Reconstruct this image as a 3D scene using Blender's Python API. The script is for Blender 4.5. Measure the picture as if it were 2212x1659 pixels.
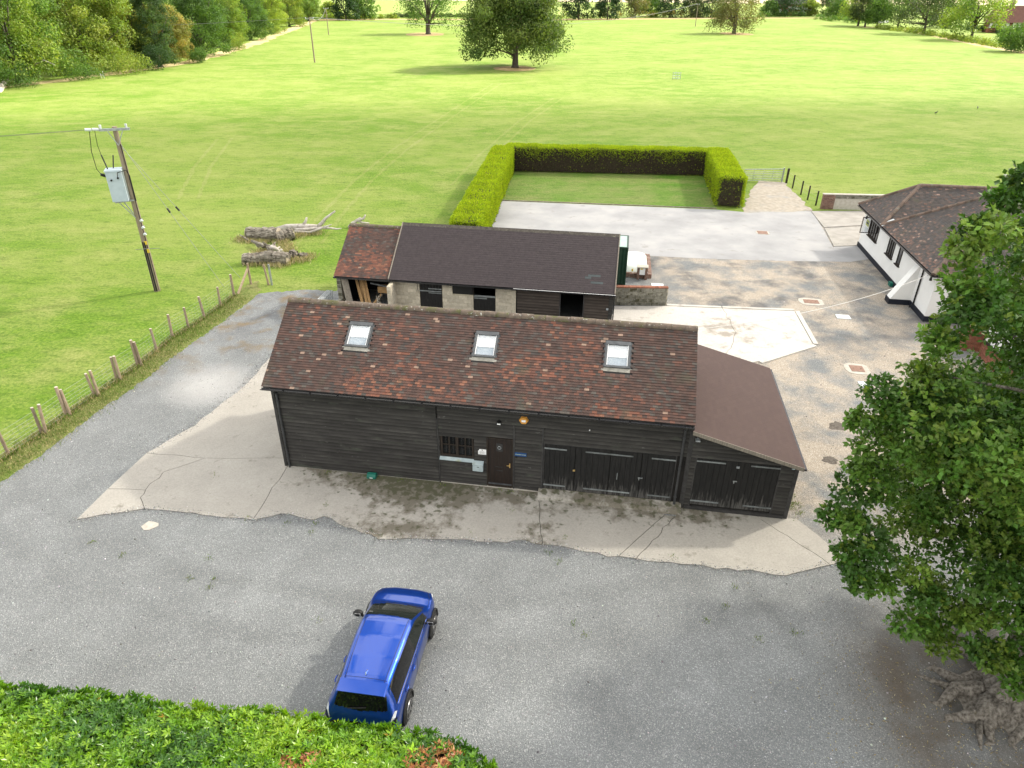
import bpy, math, random
import numpy as np
from mathutils import Matrix, Vector

for o in list(bpy.data.objects):
    bpy.data.objects.remove(o)
SC = bpy.context.scene
COL = SC.collection
PI = math.pi
R = math.radians

# ------------------------------------------------------------------ camera
H, FPX, PITCH, ROLL = 16.0, 1490.0, R(29.6), R(0.5)
cam_d = bpy.data.cameras.new('camera')
cam_d.sensor_fit = 'HORIZONTAL'
cam_d.sensor_width = 36.0
cam_d.lens = 36.0 * FPX / 2212.0
cam_d.clip_start = 0.1
cam_d.clip_end = 12000
cam = bpy.data.objects.new('camera', cam_d)
COL.objects.link(cam)
cam.matrix_world = (Matrix.Translation((0, 0, H)) @ Matrix.Rotation(PI / 2 - PITCH, 4, 'X')
                    @ Matrix.Rotation(ROLL, 4, 'Z'))
SC.camera = cam

# ------------------------------------------------------------------ light
SUN_EL = R(38.0)
SUN_AZ = math.atan2(0.88, 0.47)            # clockwise from +Y, towards the sun
sdir = Vector((math.sin(SUN_AZ) * math.cos(SUN_EL), math.cos(SUN_AZ) * math.cos(SUN_EL), math.sin(SUN_EL)))
sun_d = bpy.data.lights.new('sun', 'SUN')
sun_d.energy = 5.0
sun_d.angle = R(2.5)
sun_d.color = (1.0, 0.94, 0.82)
sun = bpy.data.objects.new('sun', sun_d)
COL.objects.link(sun)
sun.rotation_euler = (-sdir).to_track_quat('-Z', 'Y').to_euler()
sun.location = (40, 40, 60)

W = bpy.data.worlds.new('World')
SC.world = W
W.use_nodes = True
nt = W.node_tree
nt.nodes.clear()
sky = nt.nodes.new('ShaderNodeTexSky')
sky.sky_type = 'NISHITA'
sky.sun_disc = False
sky.sun_elevation = SUN_EL
sky.sun_rotation = SUN_AZ
sky.altitude = 100
sky.air_density = 1.0
sky.dust_density = 4.0
sky.ozone_density = 1.0
bg = nt.nodes.new('ShaderNodeBackground')
bg.inputs['Strength'].default_value = 0.125
wo = nt.nodes.new('ShaderNodeOutputWorld')
# broken white cloud over the whole sky
tc = nt.nodes.new('ShaderNodeTexCoord')
sep = nt.nodes.new('ShaderNodeSeparateXYZ')
nt.links.new(tc.outputs['Generated'], sep.inputs[0])
mx = nt.nodes.new('ShaderNodeMath'); mx.operation = 'MAXIMUM'; mx.inputs[1].default_value = 0.0
nt.links.new(sep.outputs['Z'], mx.inputs[0])
ad = nt.nodes.new('ShaderNodeMath'); ad.operation = 'ADD'; ad.inputs[1].default_value = 0.18
nt.links.new(mx.outputs[0], ad.inputs[0])
dv = nt.nodes.new('ShaderNodeVectorMath'); dv.operation = 'DIVIDE'
cmb = nt.nodes.new('ShaderNodeCombineXYZ')
for i in range(3):
    nt.links.new(ad.outputs[0], cmb.inputs[i])
nt.links.new(tc.outputs['Generated'], dv.inputs[0])
nt.links.new(cmb.outputs[0], dv.inputs[1])
cn = nt.nodes.new('ShaderNodeTexNoise')
cn.inputs['Scale'].default_value = 2.2
cn.inputs['Detail'].default_value = 9
cn.inputs['Roughness'].default_value = 0.58
nt.links.new(dv.outputs[0], cn.inputs['Vector'])
cr = nt.nodes.new('ShaderNodeValToRGB')
cr.color_ramp.elements[0].position = 0.44
cr.color_ramp.elements[1].position = 0.53
nt.links.new(cn.outputs['Fac'], cr.inputs[0])
mc = nt.nodes.new('ShaderNodeMixRGB')
mc.inputs[2].default_value = (11.0, 10.6, 9.7, 1)
nt.links.new(cr.outputs[0], mc.inputs[0])
nt.links.new(sky.outputs[0], mc.inputs[1])
nt.links.new(mc.outputs[0], bg.inputs['Color'])
nt.links.new(bg.outputs[0], wo.inputs[0])

vs = SC.view_settings
vs.view_transform = 'Standard'
vs.look = 'None'
vs.exposure = 1.1
vs.gamma = 1.0
vs.use_curve_mapping = False
SC.render.engine = 'CYCLES'

# ------------------------------------------------------------------ helpers
RNG = np.random.default_rng(7)
random.seed(7)


def at(px, py, z=0.0):
    """ground (or height z) point seen at photo position px,py of a 2212 wide view"""
    a, b = px - 1106, py - 829.5
    c, s = math.cos(ROLL), math.sin(ROLL)
    X, Y = (c * a + s * b) / FPX, -(-s * a + c * b) / FPX
    d = (X, math.cos(PITCH) + Y * math.sin(PITCH), -math.sin(PITCH) + Y * math.cos(PITCH))
    t = (z - H) / d[2]
    return np.array((d[0] * t, d[1] * t, z))


def up(px, py, y):
    """point seen at px,py on the upright plane at distance y"""
    a, b = px - 1106, py - 829.5
    c, s = math.cos(ROLL), math.sin(ROLL)
    X, Y = (c * a + s * b) / FPX, -(-s * a + c * b) / FPX
    d = (X, math.cos(PITCH) + Y * math.sin(PITCH), -math.sin(PITCH) + Y * math.cos(PITCH))
    t = y / d[1]
    return np.array((d[0] * t, y, H + d[2] * t))


def link(o, parent=None):
    COL.objects.link(o)
    if parent is not None:
        o.parent = parent
    return o


def thing(name, label, cat, loc=(0, 0, 0), rz=0.0, group=None):
    o = bpy.data.objects.new(name, None)
    o.empty_display_size = 0.3
    o.location = loc
    o.rotation_euler = (0, 0, rz)
    return link(tag(o, label, cat, group))


def tag(o, label=None, cat=None, group=None, kind=None):
    if label: o['label'] = label
    if cat: o['category'] = cat
    if group: o['group'] = group
    if kind: o['kind'] = kind
    return o


def mesh_np(name, V, F, mat, cols=None, smooth=False):
    """fast mesh from arrays: V (n,3), F (m,k), cols (n,3) point colours"""
    V = np.asarray(V, np.float32); F = np.asarray(F, np.int32)
    me = bpy.data.meshes.new(name)
    k = F.shape[1]
    me.vertices.add(len(V)); me.vertices.foreach_set('co', V.ravel())
    me.loops.add(F.size); me.loops.foreach_set('vertex_index', F.ravel())
    me.polygons.add(len(F)); me.polygons.foreach_set('loop_start', np.arange(0, F.size, k, dtype=np.int32))
    if cols is not None:
        ca = me.color_attributes.new('tint', 'FLOAT_COLOR', 'POINT')
        c4 = np.ones((len(V), 4), np.float32); c4[:, :3] = cols
        ca.data.foreach_set('color', c4.ravel())
    me.update(calc_edges=True)
    me.validate()
    me.polygons.foreach_set('use_smooth', np.full(len(F), bool(smooth)))
    if mat: me.materials.append(mat)
    return me


def obj(name, me, parent=None, loc=None, rot=None):
    o = bpy.data.objects.new(name, me)
    if loc is not None: o.location = loc
    if rot is not None: o.rotation_euler = rot
    return link(o, parent)


class MB:
    """collects simple shapes that make ONE part"""
    def __init__(s):
        s.v, s.f = [], []

    def add(s, vs, fs):
        n = len(s.v)
        s.v += [tuple(map(float, q)) for q in vs]
        s.f += [tuple(i + n for i in f) for f in fs]
        return s

    def box(s, x0, y0, z0, x1, y1, z1):
        return s.hexa([(x0, y0, z0), (x1, y0, z0), (x1, y1, z0), (x0, y1, z0),
                       (x0, y0, z1), (x1, y0, z1), (x1, y1, z1), (x0, y1, z1)])

    def hexa(s, p):
        return s.add(p, [(0, 3, 2, 1), (4, 5, 6, 7), (0, 1, 5, 4), (1, 2, 6, 5), (2, 3, 7, 6), (3, 0, 4, 7)])

    def beam(s, a, b, w, h, upv=(0, 0, 1)):
        a, b = Vector(a), Vector(b); d = (b - a).normalized(); upv = Vector(upv)
        if abs(d.dot(upv)) > 0.98: upv = Vector((0, 1, 0))
        r = d.cross(upv).normalized(); u = r.cross(d).normalized()
        p = []
        for q in (a, b):
            p += [q - r * w / 2 - u * h / 2, q + r * w / 2 - u * h / 2, q + r * w / 2 + u * h / 2, q - r * w / 2 + u * h / 2]
        return s.add(p, [(3, 2, 1, 0), (4, 5, 6, 7), (0, 1, 5, 4), (1, 2, 6, 5), (2, 3, 7, 6), (3, 0, 4, 7)])

    def tube(s, pts, rad, n=8, cap=True, jit=0.0):
        pts = [Vector(p) for p in pts]
        if not hasattr(rad, '__len__'): rad = [rad] * len(pts)
        rings = []
        ref = Vector((0.13, 0.31, 0.94))
        for i, p in enumerate(pts):
            d = (pts[min(i + 1, len(pts) - 1)] - pts[max(i - 1, 0)])
            d = d.normalized() if d.length > 1e-9 else Vector((0, 0, 1))
            rf = ref if abs(d.dot(ref)) < 0.95 else Vector((1, 0, 0))
            x = d.cross(rf).normalized(); y = d.cross(x)
            rings.append([p + (x * math.cos(2 * PI * k / n) + y * math.sin(2 * PI * k / n)) * rad[i] * (1 + jit * random.uniform(-1, 1)) for k in range(n)])
        vs = [q for r_ in rings for q in r_]
        fs = []
        for i in range(len(pts) - 1):
            for k in range(n):
                a = i * n + k; b = i * n + (k + 1) % n
                fs.append((a, b, b + n, a + n))
        if cap:
            fs.append(tuple(range(n - 1, -1, -1)))
            fs.append(tuple((len(pts) - 1) * n + k for k in range(n)))
        return s.add(vs, fs)

    def prism(s, poly, z0, z1):
        """upright prism on a ground polygon (x,y)"""
        n = len(poly)
        a = sum(poly[i][0] * poly[(i + 1) % n][1] - poly[(i + 1) % n][0] * poly[i][1] for i in range(n))
        if a < 0: poly = poly[::-1]
        vs = [(p[0], p[1], z0) for p in poly] + [(p[0], p[1], z1) for p in poly]
        fs = [tuple(range(n - 1, -1, -1)), tuple(range(n, 2 * n))]
        for i in range(n):
            j = (i + 1) % n
            fs.append((i, j, j + n, i + n))
        return s.add(vs, fs)

    def profile(s, prof, axis0, axis1):
        """extrude a closed profile [(v,z)] from x=axis0 to x=axis1"""
        n = len(prof)
        vs = [(axis0, p[0], p[1]) for p in prof] + [(axis1, p[0], p[1]) for p in prof]
        fs = [tuple(range(n - 1, -1, -1)), tuple(range(n, 2 * n))]
        for i in range(n):
            j = (i + 1) % n
            fs.append((i, j, j + n, i + n))
        return s.add(vs, fs)

    def mesh(s, name, mat, smooth=False, fix=False):
        me = bpy.data.meshes.new(name)
        me.from_pydata(s.v, [], s.f)
        if mat: me.materials.append(mat)
        if fix:
            import bmesh
            bm = bmesh.new(); bm.from_mesh(me); bmesh.ops.recalc_face_normals(bm, faces=bm.faces); bm.to_mesh(me); bm.free()
        me.polygons.foreach_set('use_smooth', np.full(len(me.polygons), bool(smooth)))
        me.update()
        return me

    def build(s, name, mat, parent=None, smooth=False, loc=None, rot=None, fix=False):
        return obj(name, s.mesh(name, mat, smooth, fix), parent, loc, rot)


# ------------------------------------------------------------------ materials
def ramp(nt, fac, stops):
    n = nt.nodes.new('ShaderNodeValToRGB')
    e = n.color_ramp.elements
    while len(e) < len(stops): e.new(0.5)
    for i, (p, c) in enumerate(stops):
        e[i].position = p; e[i].color = (*c, 1) if len(c) == 3 else c
    nt.links.new(fac, n.inputs[0])
    return n.outputs[0]


def coords(nt, kind='Object', scale=(1, 1, 1), rnd=True):
    tcn = nt.nodes.new('ShaderNodeTexCoord')
    out = tcn.outputs['Object']
    if kind == 'World':
        out = nt.nodes.new('ShaderNodeNewGeometry').outputs['Position']
    elif rnd:
        oi = nt.nodes.new('ShaderNodeObjectInfo')
        m = nt.nodes.new('ShaderNodeMath'); m.operation = 'MULTIPLY'; m.inputs[1].default_value = 57.0
        nt.links.new(oi.outputs['Random'], m.inputs[0])
        a = nt.nodes.new('ShaderNodeVectorMath'); a.operation = 'ADD'
        nt.links.new(out, a.inputs[0]); nt.links.new(m.outputs[0], a.inputs[1])
        out = a.outputs[0]
    mp = nt.nodes.new('ShaderNodeMapping')
    mp.inputs['Scale'].default_value = scale
    nt.links.new(out, mp.inputs[0])
    return mp.outputs[0]


def noise(nt, vec, scale, detail=4, rough=0.55, dist=0.0):
    n = nt.nodes.new('ShaderNodeTexNoise')
    n.inputs['Scale'].default_value = scale; n.inputs['Detail'].default_value = detail
    n.inputs['Roughness'].default_value = rough; n.inputs['Distortion'].default_value = dist
    nt.links.new(vec, n.inputs['Vector'])
    return n.outputs['Fac']


def mixc(nt, fac, a, b, mode='MIX'):
    n = nt.nodes.new('ShaderNodeMixRGB'); n.blend_type = mode
    for sck, v in ((n.inputs[0], fac), (n.inputs[1], a), (n.inputs[2], b)):
        if hasattr(v, 'links'): nt.links.new(v, sck)
        elif isinstance(v, (int, float)): sck.default_value = v
        else: sck.default_value = (*v, 1)
    return n.outputs[0]


def mth(nt, op, a, b=0.0, c=None):
    n = nt.nodes.new('ShaderNodeMath'); n.operation = op
    for i, v in enumerate((a, b) if c is None else (a, b, c)):
        if hasattr(v, 'links'): nt.links.new(v, n.inputs[i])
        else: n.inputs[i].default_value = v
    return n.outputs[0]


def new_mat(name):
    m = bpy.data.materials.new(name)
    m.use_nodes = True
    nt = m.node_tree
    return m, nt, nt.nodes['Principled BSDF']


def bump(nt, b, h, strength=0.3, dist=0.02):
    n = nt.nodes.new('ShaderNodeBump')
    n.inputs['Strength'].default_value = strength; n.inputs['Distance'].default_value = dist
    nt.links.new(h, n.inputs['Height']); nt.links.new(n.outputs[0], b.inputs['Normal'])


def surf(name, stops, scale=4.0, detail=5, st=(1, 1, 1), rough=0.8, bmp=0.25, bdist=0.01, kind='Object',
         tint=False, spots=None, metal=0.0, spec=0.3, objvar=0.0, dist=0.0):
    """noise-driven surface. spots = (scale, lo, hi, colour) adds blotches (lichen, wear, rust)"""
    m, nt, b = new_mat(name)
    v = coords(nt, kind, st)
    f = noise(nt, v, scale, detail, dist=dist)
    c = ramp(nt, f, stops)
    if tint:
        at_ = nt.nodes.new('ShaderNodeVertexColor'); at_.layer_name = 'tint'
        c = mixc(nt, 1.0, at_.outputs[0], c, 'MULTIPLY')
    if objvar:
        oi = nt.nodes.new('ShaderNodeObjectInfo')
        g = mth(nt, 'MULTIPLY_ADD', oi.outputs['Random'], objvar, 1 - objvar / 2)
        cc = nt.nodes.new('ShaderNodeCombineXYZ')
        for i in range(3): nt.links.new(g, cc.inputs[i])
        c = mixc(nt, 1.0, c, cc.outputs[0], 'MULTIPLY')
    if spots:
        for (sc_, lo, hi, cl) in (spots if isinstance(spots, list) else [spots]):
            sp = ramp(nt, noise(nt, v, sc_, 4), [(lo, (0, 0, 0)), (hi, (1, 1, 1))])
            c = mixc(nt, sp, c, cl)
    nt.links.new(c, b.inputs['Base Color'])
    b.inputs['Roughness'].default_value = rough
    b.inputs['Metallic'].default_value = metal
    b.inputs['Specular IOR Level'].default_value = spec
    if bmp: bump(nt, b, noise(nt, v, scale * 3, 4), bmp, bdist)
    return m


def g3(v): return (v, v, v)


MAT = {}
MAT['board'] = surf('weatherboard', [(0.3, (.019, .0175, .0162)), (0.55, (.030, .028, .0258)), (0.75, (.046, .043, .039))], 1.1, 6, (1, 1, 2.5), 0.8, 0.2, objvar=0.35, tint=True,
                    spots=[(5.0, .66, .78, (.11, .108, .10)), (1.0, .60, .75, (.052, .056, .044))])
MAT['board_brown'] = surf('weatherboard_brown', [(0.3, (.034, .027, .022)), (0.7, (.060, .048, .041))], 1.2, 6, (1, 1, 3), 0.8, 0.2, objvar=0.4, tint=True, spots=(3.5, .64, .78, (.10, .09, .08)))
MAT['board_plain'] = surf('rear_boarding', [(0.3, (.022, .021, .02)), (0.7, (.05, .048, .045))], 2.2, 6, (0.6, 1, 7), 0.8, 0.3)
def plank_mat():
    m, nt, b = new_mat('door_plank')
    v = coords(nt, 'Object', (5, 5, .9))
    c = ramp(nt, noise(nt, v, 3, 5), [(.3, (.007, .007, .007)), (.7, (.017, .016, .0155))])
    tcn = nt.nodes.new('ShaderNodeTexCoord'); sp = nt.nodes.new('ShaderNodeSeparateXYZ'); nt.links.new(tcn.outputs['Object'], sp.inputs[0])
    low = ramp(nt, mth(nt, 'MULTIPLY', sp.outputs[2], .5), [(.12, g3(1)), (.55, g3(0))])
    f = mth(nt, 'ADD', mth(nt, 'MULTIPLY', noise(nt, coords(nt, 'Object', (6, 6, .7)), 2.6, 6, .65), 1.0), mth(nt, 'MULTIPLY', low, .30))
    c = mixc(nt, ramp(nt, f, [(.66, g3(0)), (.86, g3(.8))]), c, (.105, .10, .094))      # stain worn off by splashing
    nt.links.new(c, b.inputs['Base Color']); b.inputs['Roughness'].default_value = .7; b.inputs['Specular IOR Level'].default_value = .3
    bump(nt, b, noise(nt, v, 8, 4), .2, .01)
    return m


MAT['plank_black'] = plank_mat()
MAT['trim'] = surf('dark_trim', [(0.3, (.022, .021, .021)), (0.7, (.05, .048, .047))], 4, 4, (1, 1, 1), 0.7, 0.2)
MAT['gutter'] = surf('black_gutter', [(0.3, (.012, .012, .013)), (0.7, (.02, .02, .021))], 3, 2, rough=0.18, bmp=0.05, spec=0.5)
MAT['downpipe'] = surf('grey_downpipe', [(0.3, (.03, .031, .032)), (0.7, (.055, .056, .058))], 3, 3, rough=0.45, bmp=0.05)
MAT['tile'] = surf('clay_tile', [(0.25, g3(.78)), (0.5, g3(1.0)), (0.8, g3(1.22))], 5, 4, rough=0.85, bmp=0.2, bdist=0.004, tint=True,
                   kind='World', spots=[(1.1, .60, .76, (.075, .070, .050)), (7, .72, .78, (.28, .26, .21))])
MAT['ridge'] = surf('ridge_tile', [(0.3, (.085, .068, .055)), (0.6, (.15, .115, .09)), (0.8, (.22, .15, .11))], 6, 5, rough=0.9, bmp=0.5,
                    spots=[(3.0, .50, .66, (.085, .085, .035)), (11, .62, .70, (.42, .41, .37))])
MAT['slate'] = surf('roof_slate', [(0.3, g3(.85)), (0.7, g3(1.15))], 6, 4, rough=0.8, bmp=0.15, tint=True)
MAT['felt'] = surf('felt_shingle', [(0.3, g3(.9)), (0.7, g3(1.1))], 60, 3, rough=0.95, bmp=0.3, bdist=0.003, tint=True, spots=(22, .74, .80, (.30, .27, .25)))
MAT['dark'] = surf('dark_void', [(0.3, (.012, .011, .010)), (0.7, (.022, .02, .018))], 3, 2, rough=0.95, bmp=0)
MAT['galv'] = surf('galvanised_steel', [(0.3, (.26, .28, .29)), (0.7, (.42, .45, .46))], 6, 3, rough=0.45, bmp=0.05, metal=0.6, spec=0.5)
MAT['hinge'] = surf('painted_strap_hinge', [(0.3, (.10, .105, .105)), (0.7, (.22, .24, .24))], 5, 4, rough=0.6, bmp=0.1, objvar=.5)
MAT['brass'] = surf('brass', [(0.3, (.5, .35, .14)), (0.7, (.7, .5, .22))], 6, 2, rough=0.35, metal=0.7, bmp=0)
MAT['lead'] = surf('grey_metal_frame', [(0.3, (.075, .08, .085)), (0.7, (.12, .125, .13))], 4, 3, rough=0.45, bmp=0.05, metal=0.3)
MAT['leadsheet'] = surf('lead_flashing', [(0.3, (.22, .21, .18)), (0.7, (.36, .34, .30))], 5, 4, rough=0.7, bmp=0.3)
MAT['white'] = surf('white_paint', [(0.3, g3(.72)), (0.7, g3(.82))], 3, 4, rough=0.6, bmp=0.03)
MAT['pvc'] = surf('white_blind', [(0.3, g3(.78)), (0.7, g3(.85))], 3, 2, rough=0.8, bmp=0)
MAT['door_brown'] = surf('brown_door', [(0.3, (.016, .011, .009)), (0.7, (.026, .018, .015))], 3, 5, (6, 6, .8), 0.45, 0.15)
MAT['paleblue'] = surf('pale_blue_grey_paint', [(0.3, (.27, .33, .35)), (0.7, (.40, .46, .47))], 4, 4, rough=0.6, bmp=0.1, spots=(2.2, .60, .75, (.22, .24, .14)))
MAT['bluesign'] = surf('blue_sign', [(0.3, (.012, .055, .17)), (0.7, (.015, .07, .20))], 3, 2, rough=0.4, bmp=0)
MAT['paleyellow'] = surf('pale_lettering', [(0.3, (.55, .6, .42)), (0.7, (.6, .65, .45))], 3, 2, bmp=0)
MAT['orange'] = surf('orange_bell_box', [(0.3, (.52, .24, .045)), (0.7, (.60, .29, .06))], 3, 2, rough=0.4, bmp=0)
MAT['black'] = surf('black_plastic', [(0.3, g3(.010)), (0.7, g3(.016))], 3, 2, rough=0.5, bmp=0)
MAT['green_box'] = surf('green_bait_box', [(0.3, (.008, .10, .075)), (0.7, (.012, .14, .10))], 4, 3, rough=0.5, bmp=0.05)
MAT['block'] = surf('concrete_block', [(0.3, (.38, .34, .265)), (0.7, (.52, .47, .38))], 7, 5, rough=0.9, bmp=0.3, objvar=0.3, spots=(2.5, .62, .76, (.27, .24, .18)))
MAT['oldblock'] = surf('mossy_block', [(0.3, (.13, .125, .10)), (0.7, (.26, .25, .21))], 5, 6, rough=0.95, bmp=0.5, objvar=0.5, spots=[(3, .52, .66, (.07, .065, .04)), (9, .66, .72, (.5, .48, .42))])
MAT['mortar'] = surf('mortar', [(0.3, (.34, .30, .22)), (0.7, (.44, .40, .31))], 8, 4, rough=0.95, bmp=0.2)
MAT['brick'] = surf('red_brick', [(0.3, (.19, .075, .045)), (0.7, (.30, .13, .085))], 9, 4, rough=0.9, bmp=0.3, objvar=0.5)
MAT['oldbrick'] = surf('weathered_brick', [(0.3, (.13, .075, .055)), (0.7, (.24, .15, .12))], 7, 5, rough=0.9, bmp=0.4, objvar=0.5, spots=(5, .6, .7, (.35, .33, .29)))
MAT['render'] = surf('white_render', [(0.3, (.74, .735, .715)), (0.7, (.81, .805, .79))], 1.2, 6, rough=0.85, bmp=0.08)
MAT['navy'] = surf('dark_navy_plinth', [(0.3, (.008, .010, .018)), (0.7, (.014, .017, .027))], 3, 3, rough=0.6, bmp=0.05)
MAT['frame_dark'] = surf('dark_timber_frame', [(0.3, (.016, .012, .009)), (0.7, (.035, .026, .02))], 4, 4, (3, 3, 1), 0.6, 0.2)
MAT['container'] = surf('green_container_steel', [(0.3, (.008, .030, .018)), (0.7, (.014, .045, .027))], 3, 4, rough=0.5, bmp=0.05, spots=(4, .70, .78, (.05, .055, .04)))
MAT['container_top'] = surf('faded_green_roof', [(0.3, (.26, .38, .33)), (0.7, (.36, .47, .42))], 2, 4, rough=0.55, bmp=0.05)
MAT['dome'] = surf('pale_grp_tank', [(0.3, (.66, .72, .66)), (0.7, (.76, .80, .75))], 1.5, 4, rough=0.4, bmp=0.03)
MAT['timber'] = surf('new_timber', [(0.3, (.24, .14, .06)), (0.7, (.38, .24, .11))], 3, 5, (1, 8, 8), 0.75, 0.2, objvar=.4)
MAT['oldtimber'] = surf('weathered_timber', [(0.3, (.15, .13, .105)), (0.7, (.30, .265, .22))], 4, 6, (6, 6, .8), 0.85, 0.4, objvar=.35)
MAT['postwood'] = surf('fence_post_wood', [(0.3, (.20, .145, .095)), (0.7, (.36, .29, .21))], 5, 5, (5, 5, .8), 0.85, 0.3, objvar=.4)
MAT['postend'] = surf('sawn_post_top', [(0.3, (.42, .36, .28)), (0.7, (.55, .50, .42))], 9, 4, rough=0.9, bmp=0.1)
MAT['polewood'] = surf('utility_pole_wood', [(0.3, (.16, .125, .085)), (0.7, (.31, .26, .19))], 4, 5, (5, 5, .5), 0.85, 0.3)
MAT['bark'] = surf('oak_bark', [(0.34, (.07, .06, .048)), (0.5, (.17, .15, .125)), (0.66, (.27, .245, .21))], 13, 10, (1, 1, .6), 0.95, 1.0, 0.05, spots=(1.3, .60, .72, (.075, .065, .02)))
MAT['branch'] = surf('tree_bark', [(0.3, (.045, .038, .03)), (0.7, (.11, .095, .075))], 3, 5, (1, 1, .4), 0.95, 0.6)
MAT['log'] = surf('weathered_log', [(0.35, (.06, .05, .038)), (0.5, (.20, .175, .14)), (0.68, (.40, .365, .31))], 3.0, 8, (.5, 3.5, 3.5), 0.9, 1.0, 0.06)
MAT['logend'] = surf('sawn_log_end', [(0.3, (.30, .25, .18)), (0.7, (.50, .44, .34))], 5, 5, rough=0.9, bmp=0.4, spots=(2.5, .60, .70, (.05, .04, .03)))
MAT['deadwood'] = surf('bleached_dead_wood', [(0.3, (.28, .25, .21)), (0.7, (.56, .52, .47))], 5, 6, (1, 1, 1), 0.9, 0.6)
MAT['hcore'] = surf('hedge_inner_twigs', [(0.3, (.025, .018, .012)), (0.7, (.06, .045, .03))], 6, 5, rough=1, bmp=0.8, bdist=.05)
MAT['wire'] = surf('fence_wire', [(0.3, (.20, .21, .20)), (0.7, (.28, .29, .28))], 3, 2, rough=0.5, bmp=0, metal=0.3)
MAT['cable'] = surf('overhead_cable', [(0.3, (.10, .10, .10)), (0.7, (.14, .14, .14))], 3, 2, rough=0.6, bmp=0)
MAT['whitecable'] = surf('pale_cable', [(0.3, (.5, .49, .47)), (0.7, (.6, .59, .57))], 3, 2, rough=0.6, bmp=0)
MAT['transformer'] = surf('pale_grey_transformer', [(0.3, (.36, .43, .48)), (0.7, (.44, .51, .56))], 2, 4, rough=0.5, bmp=0.03, spots=(3, .68, .78, (.45, .36, .27)))
MAT['yellow'] = surf('yellow_label', [(0.3, (.62, .45, .04)), (0.7, (.7, .52, .06))], 3, 2, bmp=0)
MAT['rust'] = surf('rusty_iron_cover', [(0.3, (.19, .115, .085)), (0.7, (.28, .175, .135))], 9, 4, rough=0.9, bmp=0.4)
MAT['cover'] = surf('pale_steel_cover', [(0.3, (.48, .52, .54)), (0.7, (.62, .65, .66))], 5, 4, rough=0.5, bmp=0.2)
MAT['palemortar'] = surf('pale_cement', [(0.3, (.36, .33, .28)), (0.7, (.48, .45, .40))], 5, 5, rough=0.95, bmp=0.3)
MAT['drygrass'] = surf('dry_grass', [(0.3, (.30, .25, .12)), (0.7, (.46, .39, .22))], 2, 3, rough=0.95, bmp=0, tint=True)


def leafmat(name, gloss=0.45, trans=0.35, spec=0.35):
    m, nt, b = new_mat(name)
    a = nt.nodes.new('ShaderNodeVertexColor'); a.layer_name = 'tint'
    nt.links.new(a.outputs[0], b.inputs['Base Color'])
    b.inputs['Roughness'].default_value = gloss
    b.inputs['Specular IOR Level'].default_value = spec
    tr = nt.nodes.new('ShaderNodeBsdfTranslucent')
    c2 = mixc(nt, 1.0, a.outputs[0], (1.25, 1.3, 0.5), 'MULTIPLY')
    nt.links.new(c2, tr.inputs[0])
    mxs = nt.nodes.new('ShaderNodeMixShader'); mxs.inputs[0].default_value = trans
    nt.links.new(b.outputs[0], mxs.inputs[1]); nt.links.new(tr.outputs[0], mxs.inputs[2])
    nt.links.new(mxs.outputs[0], nt.nodes['Material Output'].inputs[0])
    return m


MAT['leaf'] = leafmat('tree_leaves', 0.55, 0.42, 0.25)
MAT['oakleaf'] = leafmat('oak_leaves', 0.45, 0.3, 0.3)
MAT['straw'] = surf('straw_grass', [(0.3, g3(.9)), (0.7, g3(1.1))], 3, 2, rough=.9, bmp=0, tint=True)
MAT['laurel'] = leafmat('laurel_leaves', 0.3, 0.3, 0.5)
MAT['conifer'] = leafmat('conifer_sprays', 0.7, 0.35, 0.2)
MAT['grassblade'] = leafmat('grass_blades', 0.7, 0.35, 0.2)


def glassmat(name, col, alpha, rough=0.03):
    m, nt, b = new_mat(name)
    b.inputs['Base Color'].default_value = (*col, 1)
    b.inputs['Roughness'].default_value = rough
    b.inputs['Specular IOR Level'].default_value = 0.6
    tr = nt.nodes.new('ShaderNodeBsdfTransparent'); tr.inputs[0].default_value = (*[min(1, c * 1.0 + .55) for c in col], 1)
    mxs = nt.nodes.new('ShaderNodeMixShader'); mxs.inputs[0].default_value = alpha
    nt.links.new(tr.outputs[0], mxs.inputs[1]); nt.links.new(b.outputs[0], mxs.inputs[2])
    nt.links.new(mxs.outputs[0], nt.nodes['Material Output'].inputs[0])
    return m


MAT['glass'] = glassmat('window_glass', (.02, .022, .024), 0.35)
MAT['carglass'] = glassmat('car_glass', (.02, .026, .022), 0.5)
MAT['privacy'] = glassmat('privacy_glass', (.004, .004, .005), 0.93)
MAT['skyglass'] = glassmat('skylight_glass', (.5, .55, .6), 0.15, 0.02)


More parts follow.
